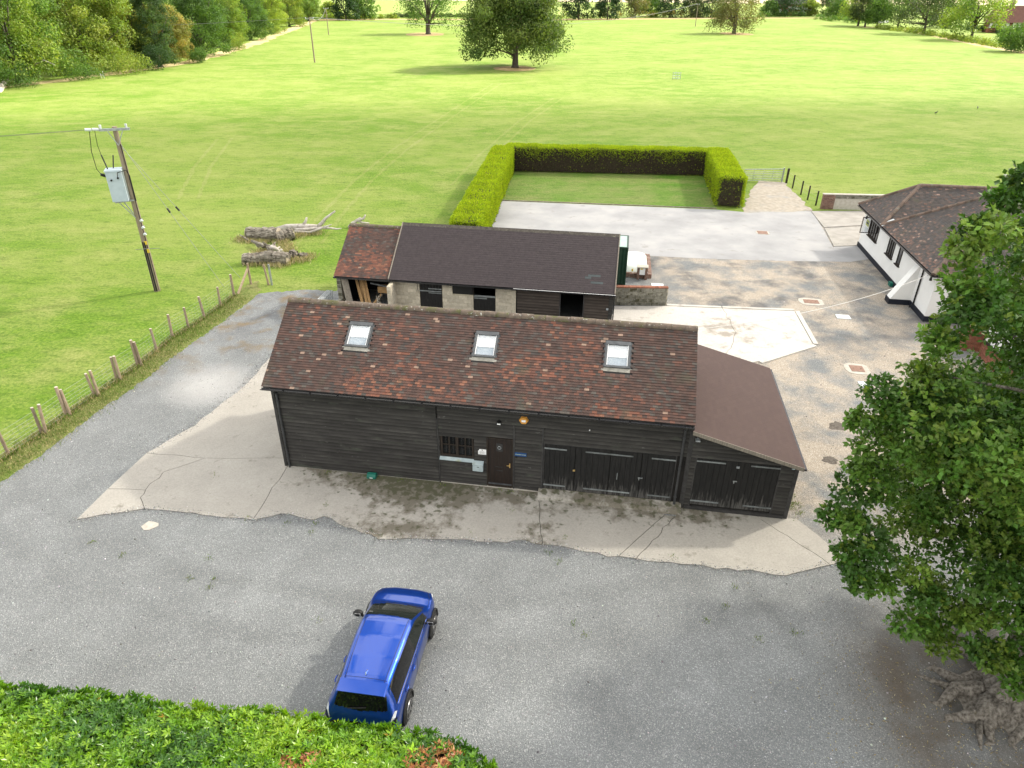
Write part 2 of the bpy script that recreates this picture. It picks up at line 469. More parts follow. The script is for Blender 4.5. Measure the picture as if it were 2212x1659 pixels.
# ------------------------------------------------------------------ the cloud that keeps the yard in softened light
def cloud():
    m, nt, b = new_mat('cloud_vapour')
    b.inputs['Base Color'].default_value = (.9, .9, .9, 1); b.inputs['Roughness'].default_value = 1
    tl_ = nt.nodes.new('ShaderNodeBsdfTranslucent'); tl_.inputs[0].default_value = (.9, .9, .9, 1)
    tr = nt.nodes.new('ShaderNodeBsdfTransparent')
    m1 = nt.nodes.new('ShaderNodeMixShader'); m1.inputs[0].default_value = .5
    m2 = nt.nodes.new('ShaderNodeMixShader'); m2.inputs[0].default_value = .45
    nt.links.new(b.outputs[0], m1.inputs[1]); nt.links.new(tl_.outputs[0], m1.inputs[2])
    nt.links.new(tr.outputs[0], m2.inputs[1]); nt.links.new(m1.outputs[0], m2.inputs[2])
    nt.links.new(m2.outputs[0], nt.nodes['Material Output'].inputs[0])
    nu, nv = 72, 36
    rg = np.random.default_rng(2); k = rg.normal(size=(26, 3)) * 3.2; ph = rg.uniform(0, 6.3, 26)
    U_, V_ = np.meshgrid(np.linspace(0, 2 * PI, nu, endpoint=False), np.linspace(0, PI, nv), indexing='ij')
    D = np.stack([np.cos(U_) * np.sin(V_), np.sin(U_) * np.sin(V_), np.cos(V_)], -1).reshape(-1, 3)
    n = np.sin(D @ k.T + ph).mean(1) * 1.1
    P = D * (1 + n)[:, None] * np.array((250, 104, 38))
    F = [(i * nv + j, ((i + 1) % nu) * nv + j, ((i + 1) % nu) * nv + j + 1, i * nv + j + 1) for i in range(nu) for j in range(nv - 1)]
    alt = 430.0; c = Vector((5, -12, 0)) + sdir * (alt / sdir.z)
    o = obj('cloud', mesh_np('cloud', P, F, m, smooth=True), None, c)
    tag(o, 'white fair-weather cloud drifting over the yard', 'cloud')


cloud()

# ------------------------------------------------------------------ ground materials
def wpos(nt):
    g = nt.nodes.new('ShaderNodeNewGeometry')
    s = nt.nodes.new('ShaderNodeSeparateXYZ')
    nt.links.new(g.outputs['Position'], s.inputs[0])
    return g.outputs['Position'], s.outputs[0], s.outputs[1]


def sstep(nt, v, a, b):
    n = nt.nodes.new('ShaderNodeMapRange'); n.interpolation_type = 'SMOOTHSTEP'
    n.inputs['From Min'].default_value = a; n.inputs['From Max'].default_value = b
    nt.links.new(v, n.inputs['Value'])
    return n.outputs[0]


def radial(nt, pos, c, r0, r1):
    d = nt.nodes.new('ShaderNodeVectorMath'); d.operation = 'DISTANCE'
    nt.links.new(pos, d.inputs[0]); d.inputs[1].default_value = (c[0], c[1], 0)
    return sstep(nt, d.outputs['Value'], r1, r0)


def mul(nt, *a):
    o = a[0]
    for q in a[1:]: o = mth(nt, 'MULTIPLY', o, q)
    return o


def grass_mat(name, g0, g1, dry, dryness=(.52, .70), lush=None):
    m, nt, b = new_mat(name)
    v = coords(nt, 'World', (1, 1, 1))
    vs_ = coords(nt, 'World', (.55, 1.15, 1))
    fine = noise(nt, v, 5.5, 5, .65)
    mid = noise(nt, vs_, .75, 5, .62)
    big = noise(nt, v, .045, 4, .55)
    c = mixc(nt, ramp(nt, fine, [(.34, g3(0)), (.66, g3(1))]), g0, g1)
    mid2 = noise(nt, coords(nt, 'World', (.7, 1, 1)), .28, 6, .68)
    c = mixc(nt, mul(nt, ramp(nt, mid2, [(dryness[0] - .10, g3(0)), (dryness[1] + .06, g3(.85))]), ramp(nt, fine, [(.30, g3(.35)), (.62, g3(1))])), c, dry)
    c = mixc(nt, mul(nt, ramp(nt, mid, [(dryness[0] + .02, g3(0)), (dryness[1] + .1, g3(.4))]), ramp(nt, fine, [(.35, g3(.2)), (.6, g3(1))])), c, dry)
    c = mixc(nt, ramp(nt, big, [(.40, g3(0)), (.66, g3(.55))]), c, tuple(.5 * (a_ + b_) for a_, b_ in zip(g1, dry)))
    # darker lush tufts
    tf = noise(nt, vs_, 1.6, 6, .7)
    c = mixc(nt, ramp(nt, tf, [(.51, g3(0)), (.70, g3(.6))]), c, lush or tuple(.62 * q for q in g0))
    nt.links.new(c, b.inputs['Base Color'])
    b.inputs['Roughness'].default_value = 0.9
    b.inputs['Specular IOR Level'].default_value = 0.12
    h = mth(nt, 'ADD', fine, mid)
    bump(nt, b, h, 0.9, 0.12)
    return m


MAT['field'] = grass_mat('pasture_grass', (.066, .148, .011), (.165, .258, .028), (.33, .322, .12))
MAT['lawn'] = grass_mat('mown_lawn', (.045, .13, .008), (.10, .215, .018), (.26, .21, .11), (.50, .66))
MAT['verge'] = grass_mat('rough_verge', (.07, .14, .014), (.14, .215, .03), (.27, .215, .12), (.42, .58))
MAT['dryring'] = grass_mat('dry_long_grass', (.24, .17, .075), (.36, .27, .13), (.42, .33, .18))
MAT['dryedge'] = grass_mat('bleached_field_edge', (.34, .27, .12), (.44, .36, .19), (.48, .41, .24))
MAT['farfield'] = grass_mat('far_pasture', (.16, .25, .04), (.22, .31, .06), (.34, .33, .15))
MAT['stubble'] = grass_mat('pale_stubble', (.40, .33, .20), (.50, .43, .29), (.45, .40, .25))


def gravel_mat():
    m, nt, b = new_mat('yard_gravel')
    pos, x, y = wpos(nt)
    v = coords(nt, 'World')
    vo = nt.nodes.new('ShaderNodeTexVoronoi'); vo.inputs['Scale'].default_value = 48
    nt.links.new(v, vo.inputs['Vector'])
    sepc = nt.nodes.new('ShaderNodeSeparateColor'); nt.links.new(vo.outputs['Color'], sepc.inputs[0])
    grain = ramp(nt, sepc.outputs[0], [(0.0, (.140, .149, .151)), (.5, (.178, .187, .189)), (.85, (.220, .228, .228)), (1.0, (.36, .362, .355))])
    tan = ramp(nt, sepc.outputs[0], [(0.0, (.22, .185, .15)), (.5, (.32, .275, .22)), (.85, (.40, .355, .295)), (1.0, (.52, .48, .42))])
    n1 = noise(nt, v, .55, 5, .6)
    n2 = noise(nt, v, .17, 4, .55)
    side = mul(nt, sstep(nt, x, 7.6, 11.0), sstep(nt, y, 16.0, 20.0))
    tanmask = mul(nt, side, ramp(nt, n1, [(.36, g3(0)), (.56, g3(1))]))
    c = mixc(nt, tanmask, grain, tan)
    # dark tarry patches in the back yard
    dk = mul(nt, sstep(nt, y, 30.0, 36.0), ramp(nt, noise(nt, v, .38, 5, .62), [(.50, g3(0)), (.64, g3(.75))]))
    c = mixc(nt, dk, c, (.085, .087, .092))
    # brown litter under the oak
    ob = mul(nt, radial(nt, pos, (12.6, 11.4), 1.8, 4.8), ramp(nt, n1, [(.34, g3(.25)), (.6, g3(1))]))
    c = mixc(nt, ob, c, (.085, .07, .054))
    # brown/mossy edges by the fence side
    ms = mul(nt, sstep(nt, y, 26.0, 34.0), sstep(nt, x, 0.0, -6.0), ramp(nt, noise(nt, v, .8, 5), [(.5, g3(0)), (.66, g3(.8))]))
    c = mixc(nt, ms, c, (.17, .125, .07))
    pale = radial(nt, pos, tuple(at(455, 832)[:2]), .5, 2.6)
    c = mixc(nt, mul(nt, pale, .75), c, (.40, .395, .385))
    # broad tone
    c = mixc(nt, 1.0, c, ramp(nt, n2, [(.3, g3(.90)), (.7, g3(1.12))]), 'MULTIPLY')
    c = mixc(nt, 1.0, c, ramp(nt, n1, [(.3, g3(.88)), (.7, g3(1.10))]), 'MULTIPLY')
    # wheel lanes worn round the yard
    for (cc_, rr_, ww_, tone) in (((-2, 41), 26.2, .55, .87), ((-2, 41), 27.9, .5, .88), ((22, 20), 15.2, .5, .92), ((22, 20), 16.8, .5, .92), ((-4, 41), 30.5, .9, 1.14)):
        d = nt.nodes.new('ShaderNodeVectorMath'); d.operation = 'DISTANCE'; nt.links.new(pos, d.inputs[0]); d.inputs[1].default_value = (cc_[0], cc_[1], 0)
        dd_ = mth(nt, 'ABSOLUTE', mth(nt, 'SUBTRACT', mth(nt, 'ADD', d.outputs['Value'], mth(nt, 'MULTIPLY', n1, .9)), rr_ + .45))
        msk = mul(nt, sstep(nt, dd_, ww_, .05), ramp(nt, n2, [(.38, g3(.15)), (.58, g3(1))]))
        c = mixc(nt, msk, c, mixc(nt, 1.0, c, g3(tone), 'MULTIPLY'))
    nt.links.new(c, b.inputs['Base Color'])
    b.inputs['Roughness'].default_value = 0.9
    b.inputs['Specular IOR Level'].default_value = 0.2
    bump(nt, b, vo.outputs['Distance'], 0.5, 0.03)
    return m


MAT['gravel'] = gravel_mat()
BO = np.array((-8.73, 21.61)); BA = R(-8.8)
BE = np.array((math.cos(BA), math.sin(BA))); BN = np.array((-math.sin(BA), math.cos(BA)))


def concrete_mat(name, lo, hi, moss):
    m, nt, b = new_mat(name)
    pos, x, y = wpos(nt)
    v = coords(nt, 'World')
    n1 = noise(nt, v, .8, 6, .62); n2 = noise(nt, v, 18, 4, .6); n3 = noise(nt, v, 1.25, 9, .68)
    c = mixc(nt, n1, lo, hi)
    c = mixc(nt, 1.0, c, ramp(nt, n2, [(.25, g3(.82)), (.75, g3(1.15))]), 'MULTIPLY')
    oi = nt.nodes.new('ShaderNodeObjectInfo')
    c = mixc(nt, mth(nt, 'MULTIPLY', oi.outputs['Random'], .22), c, (.30, .28, .245))
    if moss:
        d = nt.nodes.new('ShaderNodeVectorMath'); d.operation = 'DOT_PRODUCT'
        nt.links.new(pos, d.inputs[0]); d.inputs[1].default_value = (BN[0], BN[1], 0)
        vv = mth(nt, 'SUBTRACT', d.outputs['Value'], float(BO @ BN))
        e = nt.nodes.new('ShaderNodeVectorMath'); e.operation = 'DOT_PRODUCT'
        nt.links.new(pos, e.inputs[0]); e.inputs[1].default_value = (BE[0], BE[1], 0)
        uu = mth(nt, 'SUBTRACT', e.outputs['Value'], float(BO @ BE))
        near = sstep(nt, vv, -1.9, .1)
        wet = mth(nt, 'ADD', mul(nt, sstep(nt, uu, 2.2, 4.6), sstep(nt, uu, 8.6, 6.2)), mul(nt, sstep(nt, uu, 9.0, 9.9), sstep(nt, uu, 11.6, 10.4), sstep(nt, vv, -1.0, -2.0)))
        k = mth(nt, 'ADD', mth(nt, 'MULTIPLY', near, .24), mth(nt, 'MULTIPLY', wet, .16))
        k = mul(nt, k, sstep(nt, uu, -.2, 1.6), sstep(nt, uu, 18.3, 15.6))
        f = mth(nt, 'ADD', n3, k)
        c = mixc(nt, ramp(nt, f, [(.60, g3(0)), (.74, g3(.9))]), c, (.12, .105, .078))
        c = mixc(nt, ramp(nt, mth(nt, 'ADD', noise(nt, v, 4.5, 5), mth(nt, 'MULTIPLY', k, .8)), [(.68, g3(0)), (.78, g3(.85))]), c, (.06, .062, .03))
    else:
        st_ = radial(nt, pos, tuple(at(1575, 712)[:2]), .3, 2.3)
        c = mixc(nt, ramp(nt, mth(nt, 'ADD', n3, mth(nt, 'MULTIPLY', st_, .14)), [(.54, g3(0)), (.70, g3(.75))]), c, (.20, .17, .135))
    nt.links.new(c, b.inputs['Base Color'])
    b.inputs['Roughness'].default_value = 0.9
    bump(nt, b, n2, 0.25, 0.01)
    return m


MAT['concrete'] = concrete_mat('apron_concrete', (.265, .248, .218), (.40, .378, .338), True)
MAT['concrete_back'] = concrete_mat('pale_concrete', (.40, .375, .34), (.55, .53, .49), False)
MAT['asphalt'] = surf('pale_asphalt', [(.3, (.24, .24, .245)), (.5, (.30, .30, .302)), (.7, (.36, .355, .35))], .35, 7, rough=.9, bmp=.1, kind='World',
                      spots=[(1.1, .60, .78, (.235, .225, .215)), (30, .66, .74, (.42, .41, .40))])
MAT['kerbstone'] = surf('edging', [(.3, (.13, .11, .085)), (.7, (.24, .21, .17))], 5, 4, rough=.95, bmp=.3)


def sheet(name, poly, z, mat, sub=0):
    poly = [tuple(p[:2]) for p in poly]
    me = bpy.data.meshes.new(name)
    n = len(poly)
    a = sum(poly[i][0] * poly[(i + 1) % n][1] - poly[(i + 1) % n][0] * poly[i][1] for i in range(n))
    if a < 0: poly = poly[::-1]
    me.from_pydata([(p[0], p[1], z) for p in poly], [], [tuple(range(n))])
    me.materials.append(mat)
    o = obj(name, me)
    o['kind'] = 'structure'
    return o


def V(*pts): return [at(*p)[:2] for p in pts]


def ragged(poly, step=.5, amp=.12, seed=1):
    """break straight ground edges into natural uneven ones"""
    rg = np.random.default_rng(seed); out = []
    n = len(poly)
    for i in range(n):
        a, b = np.array(poly[i][:2], float), np.array(poly[(i + 1) % n][:2], float)
        L = np.linalg.norm(b - a); k = max(1, int(L / step))
        nn = np.array((-(b - a)[1], (b - a)[0])) / max(L, 1e-6)
        for j in range(k):
            out.append(a + (b - a) * j / k + nn * (rg.normal() * amp if 0 < j else rg.normal() * amp * .4))
    return out


# ground: one sheet to the horizon
gx = 6000
sheet('ground', [(-gx, -300), (gx, -300), (gx, 9000), (-gx, 9000)], 0.0, MAT['field'])
# far fields beyond the boundary hedge
sheet('far_field', [(-700, 600), (900, 640), (1400, 1500), (-900, 1500)], .25, MAT['farfield'])
sheet('stubble_field', [(-1500, 1540), (1800, 1540), (2600, 4200), (-2400, 4200)], .5, MAT['stubble'])

# faint wheel marks pressed into the pasture
MAT['trackgrass'] = grass_mat('pressed_grass', (.105, .165, .022), (.20, .27, .05), (.34, .33, .14))
for k, (pp, off) in enumerate((([(1064, 181), (1000, 222), (930, 268), (845, 325), (760, 395), (690, 468), (640, 530)], 1.7), ([(1195, 212), (1120, 262), (1035, 335), (975, 400)], 1.7), ([(470, 300), (420, 360), (385, 430)], 1.6))):
    L_ = [np.array(p) for p in V(*pp)]
    for o_ in (0, off):
        q = [p + np.array((o_, .25 * o_)) for p in L_]
        sheet('wheel_mark', ragged([p - np.array((.17, .05)) for p in q] + [p + np.array((.17, .05)) for p in q[::-1]], .6, .06, k), .005, MAT['trackgrass'])

verge_l = V((0, 1042), (109, 967), (204, 894), (309, 822), (364, 778), (429, 731), (490, 688), (538, 651), (560, 634))
d0 = verge_l[0] - verge_l[1]; d0 = d0 / np.linalg.norm(d0)
yard = [verge_l[0] + d0 * 22] + verge_l + V((658, 626), (728, 629)) + [np.array((-10.2, 41.8)), np.array((6.2, 43.5))] + \
    V((1350, 540), (1500, 505), (1740, 470), (1762, 460), (1890, 459)) + [np.array((38, 52)), np.array((42, -12)), np.array((-30, -12))]
sheet('gravel_yard', ragged(yard, .25, .06, 3), .004, MAT['gravel'])

fence_b = [(0, 960)]
verge_o = [p + np.array((-1.35, .9)) for p in verge_l]
sheet('verge', ragged([verge_l[0] + d0 * 12] + verge_l + [verge_o[-1] + np.array((.6, 1.2))] + verge_o[::-1] + [verge_o[0] + d0 * 12], .14, .06, 8), .008, MAT['verge'])

asph = V((1405, 553), (1521, 559), (1685, 564), (1838, 566)) + [np.array((28, 47.5)), np.array((28.5, 50.5))] + V((1836, 500), (1800, 535), (1775, 490), (1753, 456), (1700, 457), (1603, 458), (1548, 453), (1077, 434), (1046, 492)) + [np.array((-2.6, 46.5)), np.array((6.4, 44.4))]
sheet('asphalt_yard', asph, .012, MAT['asphalt'])
sheet('gravel_track', ragged(V((1606, 459), (1755, 457), (1693, 394), (1640, 391), (1618, 420)), .6, .12, 5), .016, MAT['gravel_track'] if 'gravel_track' in MAT else surf('sandy_track', [(.3, (.25, .22, .18)), (.5, (.32, .285, .235)), (.7, (.39, .355, .30))], 2.5, 9, rough=.95, bmp=.3, kind='World', spots=[(.8, .54, .74, (.27, .265, .25))]))

lawn = V((1079, 433), (1548, 451)) + [np.array((19.3, 71.2)), np.array((.1, 72.4))]
sheet('enclosed_lawn', lawn, .02, MAT['lawn'])
mb = MB()
pl, pr = lawn[0], lawn[1]
mb.beam((pl[0], pl[1], .03), (pr[0], pr[1], .03), .14, .07)
e_ = mb.build('lawn_edging', MAT['kerbstone']); e_['kind'] = 'structure'

MAT['paving'] = surf('worn_paving', [(.3, (.25, .235, .21)), (.7, (.36, .34, .31))], 1.1, 8, rough=.9, bmp=.2, kind='World')
# house paving (two pale slabs with a dark joint) beyond the asphalt
for k, q in enumerate([((1752, 457), (1780, 492), (1890, 486), (1890, 456)), ((1781, 494), (1801, 533), (1890, 530), (1890, 489))]):
    MBp = MB().prism([tuple(p) for p in V(*q)], 0, .05)
    s_ = MBp.build('paving_slab', MAT['paving']); s_['kind'] = 'structure'

# ------------------------------------------------------------------ concrete aprons: one slab between each pair of joints
apron = bpy.data.objects.new('concrete_apron', None); link(apron); apron['kind'] = 'structure'


def bl(u, v): return BO + BE * u + BN * v


def shrink(poly, g=.022):
    P = np.array(poly, float); c = P.mean(0)
    out = []
    n = len(P)
    a = sum(P[i][0] * P[(i + 1) % n][1] - P[(i + 1) % n][0] * P[i][1] for i in range(n))
    if a < 0: P = P[::-1]
    for i in range(n):
        p0, p1, p2 = P[i - 1], P[i], P[(i + 1) % n]
        d1 = (p1 - p0) / (np.linalg.norm(p1 - p0) + 1e-9); d2 = (p2 - p1) / (np.linalg.norm(p2 - p1) + 1e-9)
        n1 = np.array((-d1[1], d1[0])); n2 = np.array((-d2[1], d2[0]))
        b_ = n1 + n2; k = g / max(.35, 1 + n1 @ n2)
        out.append(p1 + b_ * k)
    return out


def crack(a, b, n=7, amp=.09, seed=0):
    rg = np.random.default_rng(seed); a = np.array(a[:2]); b = np.array(b[:2])
    d = b - a; nn = np.array((-d[1], d[0])) / np.linalg.norm(d)
    return [a + d * i / n + nn * (rg.normal() * amp if 0 < i < n else 0) for i in range(n + 1)]


c8 = lambda x, y: at(x * .663 * .5486, (1100 + y * .663) * .5486)[:2]


def rag_line(pts, step=.35, amp=.06, seed=1):
    rg = np.random.default_rng(seed); out = []
    for a, b in zip(pts[:-1], pts[1:]):
        a, b = np.array(a[:2]), np.array(b[:2]); L = np.linalg.norm(b - a); k = max(1, int(L / step)); nn = np.array((-(b - a)[1], (b - a)[0])) / L
        out += [a + (b - a) * j / k + (nn * rg.normal() * amp if j else 0) for j in range(k)]
    return out + [np.array(pts[-1][:2])]


A1, A2, A3, A4, A5 = c8(455, 1430), c8(860, 1365), c8(835, 1300), c8(865, 1255), c8(640, 1248)
A6, A7, A8 = c8(970, 1150), c8(1220, 1065), c8(870, 1035)
W0 = bl(.0, .45)
ja = rag_line([A5, A4], .3, .025, 1); jb = rag_line([A2, A3, A4], .15, .02, 2); jc = rag_line([A4, A6, A7], .3, .03, 3); jd = rag_line([A8, A7], .4, .02, 4); je = rag_line([A7, W0], .5, .015, 5)
j1 = rag_line([bl(.1, -.02), at(546, 1124)], .4, .02, 6)
j2 = rag_line([bl(9.9, -.3), at(1172, 1178)], .3, .045, 7)
j3 = rag_line([bl(14.40, -.55), at(1336, 1203)], .5, .008, 8)
j3b = rag_line([bl(14.78, -.55), at(1374, 1208)], .25, .04, 9)
j4 = rag_line([bl(17.6, -.02), at(1793, 1222)], .3, .05, 10)
low1 = rag_line([A1, A2], .35, .025, 11); low2 = rag_line([A2, at(546, 1124)], .35, .025, 12)
low3 = rag_line(V((546, 1124), (585, 1117), (626, 1112), (655, 1121), (700, 1116), (745, 1140), (816, 1166), (913, 1165), (977, 1166), (1055, 1172), (1113, 1168), (1172, 1178)), .3, .05, 13)
low4 = rag_line(V((1172, 1178), (1217, 1182), (1290, 1195), (1336, 1203)), .3, .04, 14)
low5 = rag_line(V((1374, 1208), (1697, 1245), (1793, 1222)), .35, .04, 15)
back = rag_line([A8, at(422, 920), at(470, 880), at(535, 828), at(596, 760)], .4, .04, 16)
slabs = [
    low1 + jb[1:] + ja[::-1][1:],
    ja + jc[1:] + jd[::-1][1:],
    jd + je[1:] + [bl(0, 8.6), bl(-1.0, 8.6)] + back[::-1][:-1],
    low2 + j1[::-1][1:] + [W0] + je[::-1][1:] + jc[::-1][1:] + jb[::-1][1:-1],
    j1 + low3[1:] + j2[::-1][1:] + [bl(9.9, 0), bl(.1, 0)],
    j2 + low4[1:] + j3[::-1][1:] + [bl(14.4, -.4), bl(9.9, -.25)],
    j3 + j3b[::-1],
    j3b + low5[1:] + j4[::-1][1:] + [bl(14.78, 0)],
    j4 + [np.array(q) for q in V((1800, 1221), (1820, 1205), (1770, 1160), (1720, 1122))] + [bl(18.55, 0)],
]
for q in slabs:
    MB().prism([tuple(p) for p in shrink(q, .011)], -.02, .035).build('slab', MAT['concrete'], apron)
MAT['jointdirt'] = surf('joint_dirt', [(.3, (.035, .03, .024)), (.7, (.07, .062, .05))], 6, 4, rough=1, bmp=0, kind='World')
for q in (ja, jb, jc, jd, je, j1, j2, j3, j3b, j4):
    L_ = [p + np.array((.02, .012)) for p in q]; R_ = [p - np.array((.02, .012)) for p in q]
    sheet('joint', L_ + R_[::-1], .012, MAT['jointdirt'])

pad = bpy.data.objects.new('rear_concrete_pad', None); link(pad); pad['kind'] = 'structure'
pk = V((1327, 662), (1440, 662), (1560, 667), (1716, 673), (1756, 745), (1637, 782), (1500, 800), (1300, 760))
cr1 = rag_line([at(1560, 667), at(1590, 720), at(1560, 798)], .4, .05, 21)
pa = [pk[0], pk[1], pk[2]] + cr1[1:] + [pk[6], pk[7]]
pb = [pk[2], pk[3], pk[4], pk[5]] + cr1[::-1][:-1]
for q in (pa, pb):
    MB().prism([tuple(p) for p in shrink(q, .012)], -.02, .04).build('slab', MAT['concrete_back'], pad)
for a_, b_ in ((pk[1], pk[2]), (pk[2], pk[3]), (pk[3], pk[4]), (pk[4], pk[5])):
    a_ = np.array(a_); b_ = np.array(b_); d = (b_ - a_) / np.linalg.norm(b_ - a_); nn = np.array((-d[1], d[0]))
    q0, q1 = a_ + nn * .14 + d * .03, b_ + nn * .14 - d * .03
    MB().beam((*q0, .03), (*q1, .03), .24, .075).build('kerb', MAT['concrete_back'], pad)

# loose pebbles on the yard: nobody could count them
oct_v = np.array([(1, 0, 0), (-1, 0, 0), (0, 1, 0), (0, -1, 0), (0, 0, 1), (0, 0, -1)], float)
oct_f = np.array([(0, 2, 4), (2, 1, 4), (1, 3, 4), (3, 0, 4), (2, 0, 5), (1, 2, 5), (3, 1, 5), (0, 3, 5)])


def in_poly(P, poly):
    x, y = P[:, 0], P[:, 1]; poly = np.array([p[:2] for p in poly]); r = np.zeros(len(P), bool)
    j = len(poly) - 1
    for i in range(len(poly)):
        xi, yi = poly[i]; xj, yj = poly[j]
        c = ((yi > y) != (yj > y)) & (x < (xj - xi) * (y - yi) / (yj - yi + 1e-12) + xi)
        r ^= c; j = i
    return r


def pebbles():
    n = 30000
    P = np.stack([RNG.uniform(-20, 22, n), 7 + 32 * RNG.random(n) ** 1.5], 1)
    P = P[in_poly(P, yard)]
    edge = np.array([p for q in (low1, low2, low3, low4, low5, back) for p in q])
    ne = 4200; E_ = edge[RNG.integers(0, len(edge), ne)] + RNG.normal(size=(ne, 2)) * np.array((.22, .10)); zE = np.full(ne, .036)
    zP = np.concatenate([np.full(len(P), .008), zE]); P = np.concatenate([P, E_]); n = len(P)
    r = RNG.uniform(.008, .020, n) * (1 + (RNG.random(n) > .95) * .7)
    Vv = oct_v[None] * (r[:, None, None] * RNG.uniform(.6, 1.3, (n, 1, 3)))
    a = RNG.uniform(0, 6.3, n); c, s = np.cos(a), np.sin(a)
    X = Vv[..., 0] * c[:, None] - Vv[..., 1] * s[:, None]; Y = Vv[..., 0] * s[:, None] + Vv[..., 1] * c[:, None]
    Vv = np.stack([X + P[:, 0:1], Y + P[:, 1:2], Vv[..., 2] + zP[:, None]], -1)
    F = (oct_f[None] + (np.arange(n) * 6)[:, None, None]).reshape(-1, 3)
    g = RNG.choice([.12, .2, .3, .42, .58], n, p=[.20, .34, .24, .14, .08])
    col = np.stack([g * 1.0, g * .99, g * .97], 1) * RNG.uniform(.9, 1.1, (n, 3))
    me = mesh_np('gravel_stones', Vv.reshape(-1, 3), F, surf('pebble', [(.3, g3(.9)), (.7, g3(1.1))], 9, 2, rough=.85, bmp=0, tint=True), np.repeat(col, 6, 0))
    tag(obj('gravel_stones', me), 'loose pale stones strewn over the gravel yard', 'gravel', kind='stuff')


pebbles()

# ------------------------------------------------------------------ tiled roofs and boarded walls
TILE_PAL = np.array([(.064, .043, .037), (.072, .046, .039), (.080, .049, .041), (.091, .052, .042), (.108, .057, .044), (.130, .062, .046),
                     (.165, .070, .047), (.21, .098, .064), (.073, .061, .054), (.060, .050, .046), (.092, .079, .069), (.27, .185, .14)])
_tile_cache = {}


def smooth_noise(seed):
    rg = np.random.default_rng(seed)
    k = rg.normal(size=(10, 2)) * np.array((1.1, 1.6)); ph = rg.uniform(0, 6.3, 10)
    return lambda u, s: float(np.sin(k @ np.array((u, s)) + ph).mean())


def barn_pick(seed, orange=.0):
    fn = smooth_noise(seed)
    rg = np.random.default_rng(seed + 1)

    def pick(u, s):
        w = fn(u, s) * 2.6 + orange
        r = rg.random() * .85 + w * .40 + .08
        if r > 1.0: return int(rg.choice([6, 7, 5], p=[.5, .15, .35]))
        if r > .80: return int(rg.choice([4, 5, 3], p=[.4, .2, .4]))
        if rg.random() < .012: return 11
        return int(rg.choice([0, 1, 2, 3, 8, 9, 10], p=[.16, .25, .22, .14, .09, .09, .05]))
    return pick


def tile_roof(parent, O3, U, S, width, length, tw, gauge, thick, pick, pal, mat, name='tile', nobj=300, clip=None, holes=(), colvar=.1, lap=1.3, gap=.001, stag=True, jit=1.0, seed=1):
    """rows of separate overlapping tiles: the first rows as single objects, the rest joined"""
    rg = np.random.default_rng(seed)
    O3, U, S = np.array(O3, float), np.array(U, float), np.array(S, float); N = np.cross(U, S)
    h0 = thick * 1.05
    w2, L = tw / 2 - gap / 2, gauge * lap
    local = np.array([(-w2, 0, h0), (w2, 0, h0), (w2, L, 0), (-w2, L, 0), (-w2, 0, h0 + thick), (w2, 0, h0 + thick), (w2, L, thick), (-w2, L, thick)])
    fc = np.array([(0, 3, 2, 1), (4, 5, 6, 7), (0, 1, 5, 4), (1, 2, 6, 5), (2, 3, 7, 6), (3, 0, 4, 7)])
    B = np.stack([U, S, N], 0)
    tiles = []
    rows = int(round(length / gauge))
    for r in range(rows):
        s = r * gauge
        nt_ = int(width / tw) + 2
        off = (tw / 2 if (stag and r % 2) else 0)
        wob = rg.normal() * .002 * jit
        for k in range(nt_):
            u = k * tw + off
            a_, b_ = max(u - tw / 2, 0), min(u + tw / 2, width)
            if b_ - a_ < tw * .15: continue
            u = (a_ + b_) / 2
            if clip is not None and not clip(u, s + gauge * .5): continue
            if any(a <= u <= b and c <= s + gauge * .6 <= d for a, b, c, d in holes): continue
            tiles.append((u, s, pick(u, s), rg.normal() * .0010 * jit, rg.normal() * .003 * jit, rg.normal() * .0016 * jit + wob, (b_ - a_) / tw))
    for q in tiles[:nobj]:
        u, s, ci, dh, ang, ds, sw = q
        key = (name, id(mat), id(pal), round(tw, 3), round(gauge, 3), ci)
        if key not in _tile_cache:
            _tile_cache[key] = mesh_np(name, local, fc, mat, np.repeat(pal[ci][None], 8, 0))
        o = bpy.data.objects.new(name, _tile_cache[key])
        c, sn = math.cos(ang), math.sin(ang)
        ux = (U * c + S * sn) * sw; sx = -U * sn + S * c
        p = O3 + U * u + S * (s + ds) + N * dh
        o.matrix_basis = Matrix(((ux[0], sx[0], N[0], p[0]), (ux[1], sx[1], N[1], p[1]), (ux[2], sx[2], N[2], p[2]), (0, 0, 0, 1)))
        link(o, parent)
    rest = tiles[nobj:]
    if rest:
        A = np.array(rest); n = len(A)
        c, sn = np.cos(A[:, 4])[:, None], np.sin(A[:, 4])[:, None]
        l0 = local[None, :, 0] * A[:, 6:7]
        lx = l0 * c - local[None, :, 1] * sn + A[:, 0:1]
        ly = l0 * sn + local[None, :, 1] * c + (A[:, 1] + A[:, 5])[:, None]
        lz = np.broadcast_to(local[None, :, 2], lx.shape) + A[:, 3:4]
        Vv = np.stack([lx, ly, lz], -1).reshape(-1, 3) @ B + O3
        F = (fc[None] + (np.arange(n) * 8)[:, None, None]).reshape(-1, 4)
        cl = np.repeat(pal[A[:, 2].astype(int)], 8, 0) * np.repeat(rg.uniform(1 - colvar, 1 + colvar, (n, 1)), 8, 0)
        o = obj(name, mesh_np(name + 's', Vv, F, mat, cl), parent)
        o['kind'] = 'stuff'


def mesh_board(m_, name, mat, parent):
    # lower edges weather paler; darkened tops paint in the shadow line under each lap
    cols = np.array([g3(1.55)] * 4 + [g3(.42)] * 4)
    return obj(name, mesh_np(name, m_.v, m_.f, mat, cols), parent)


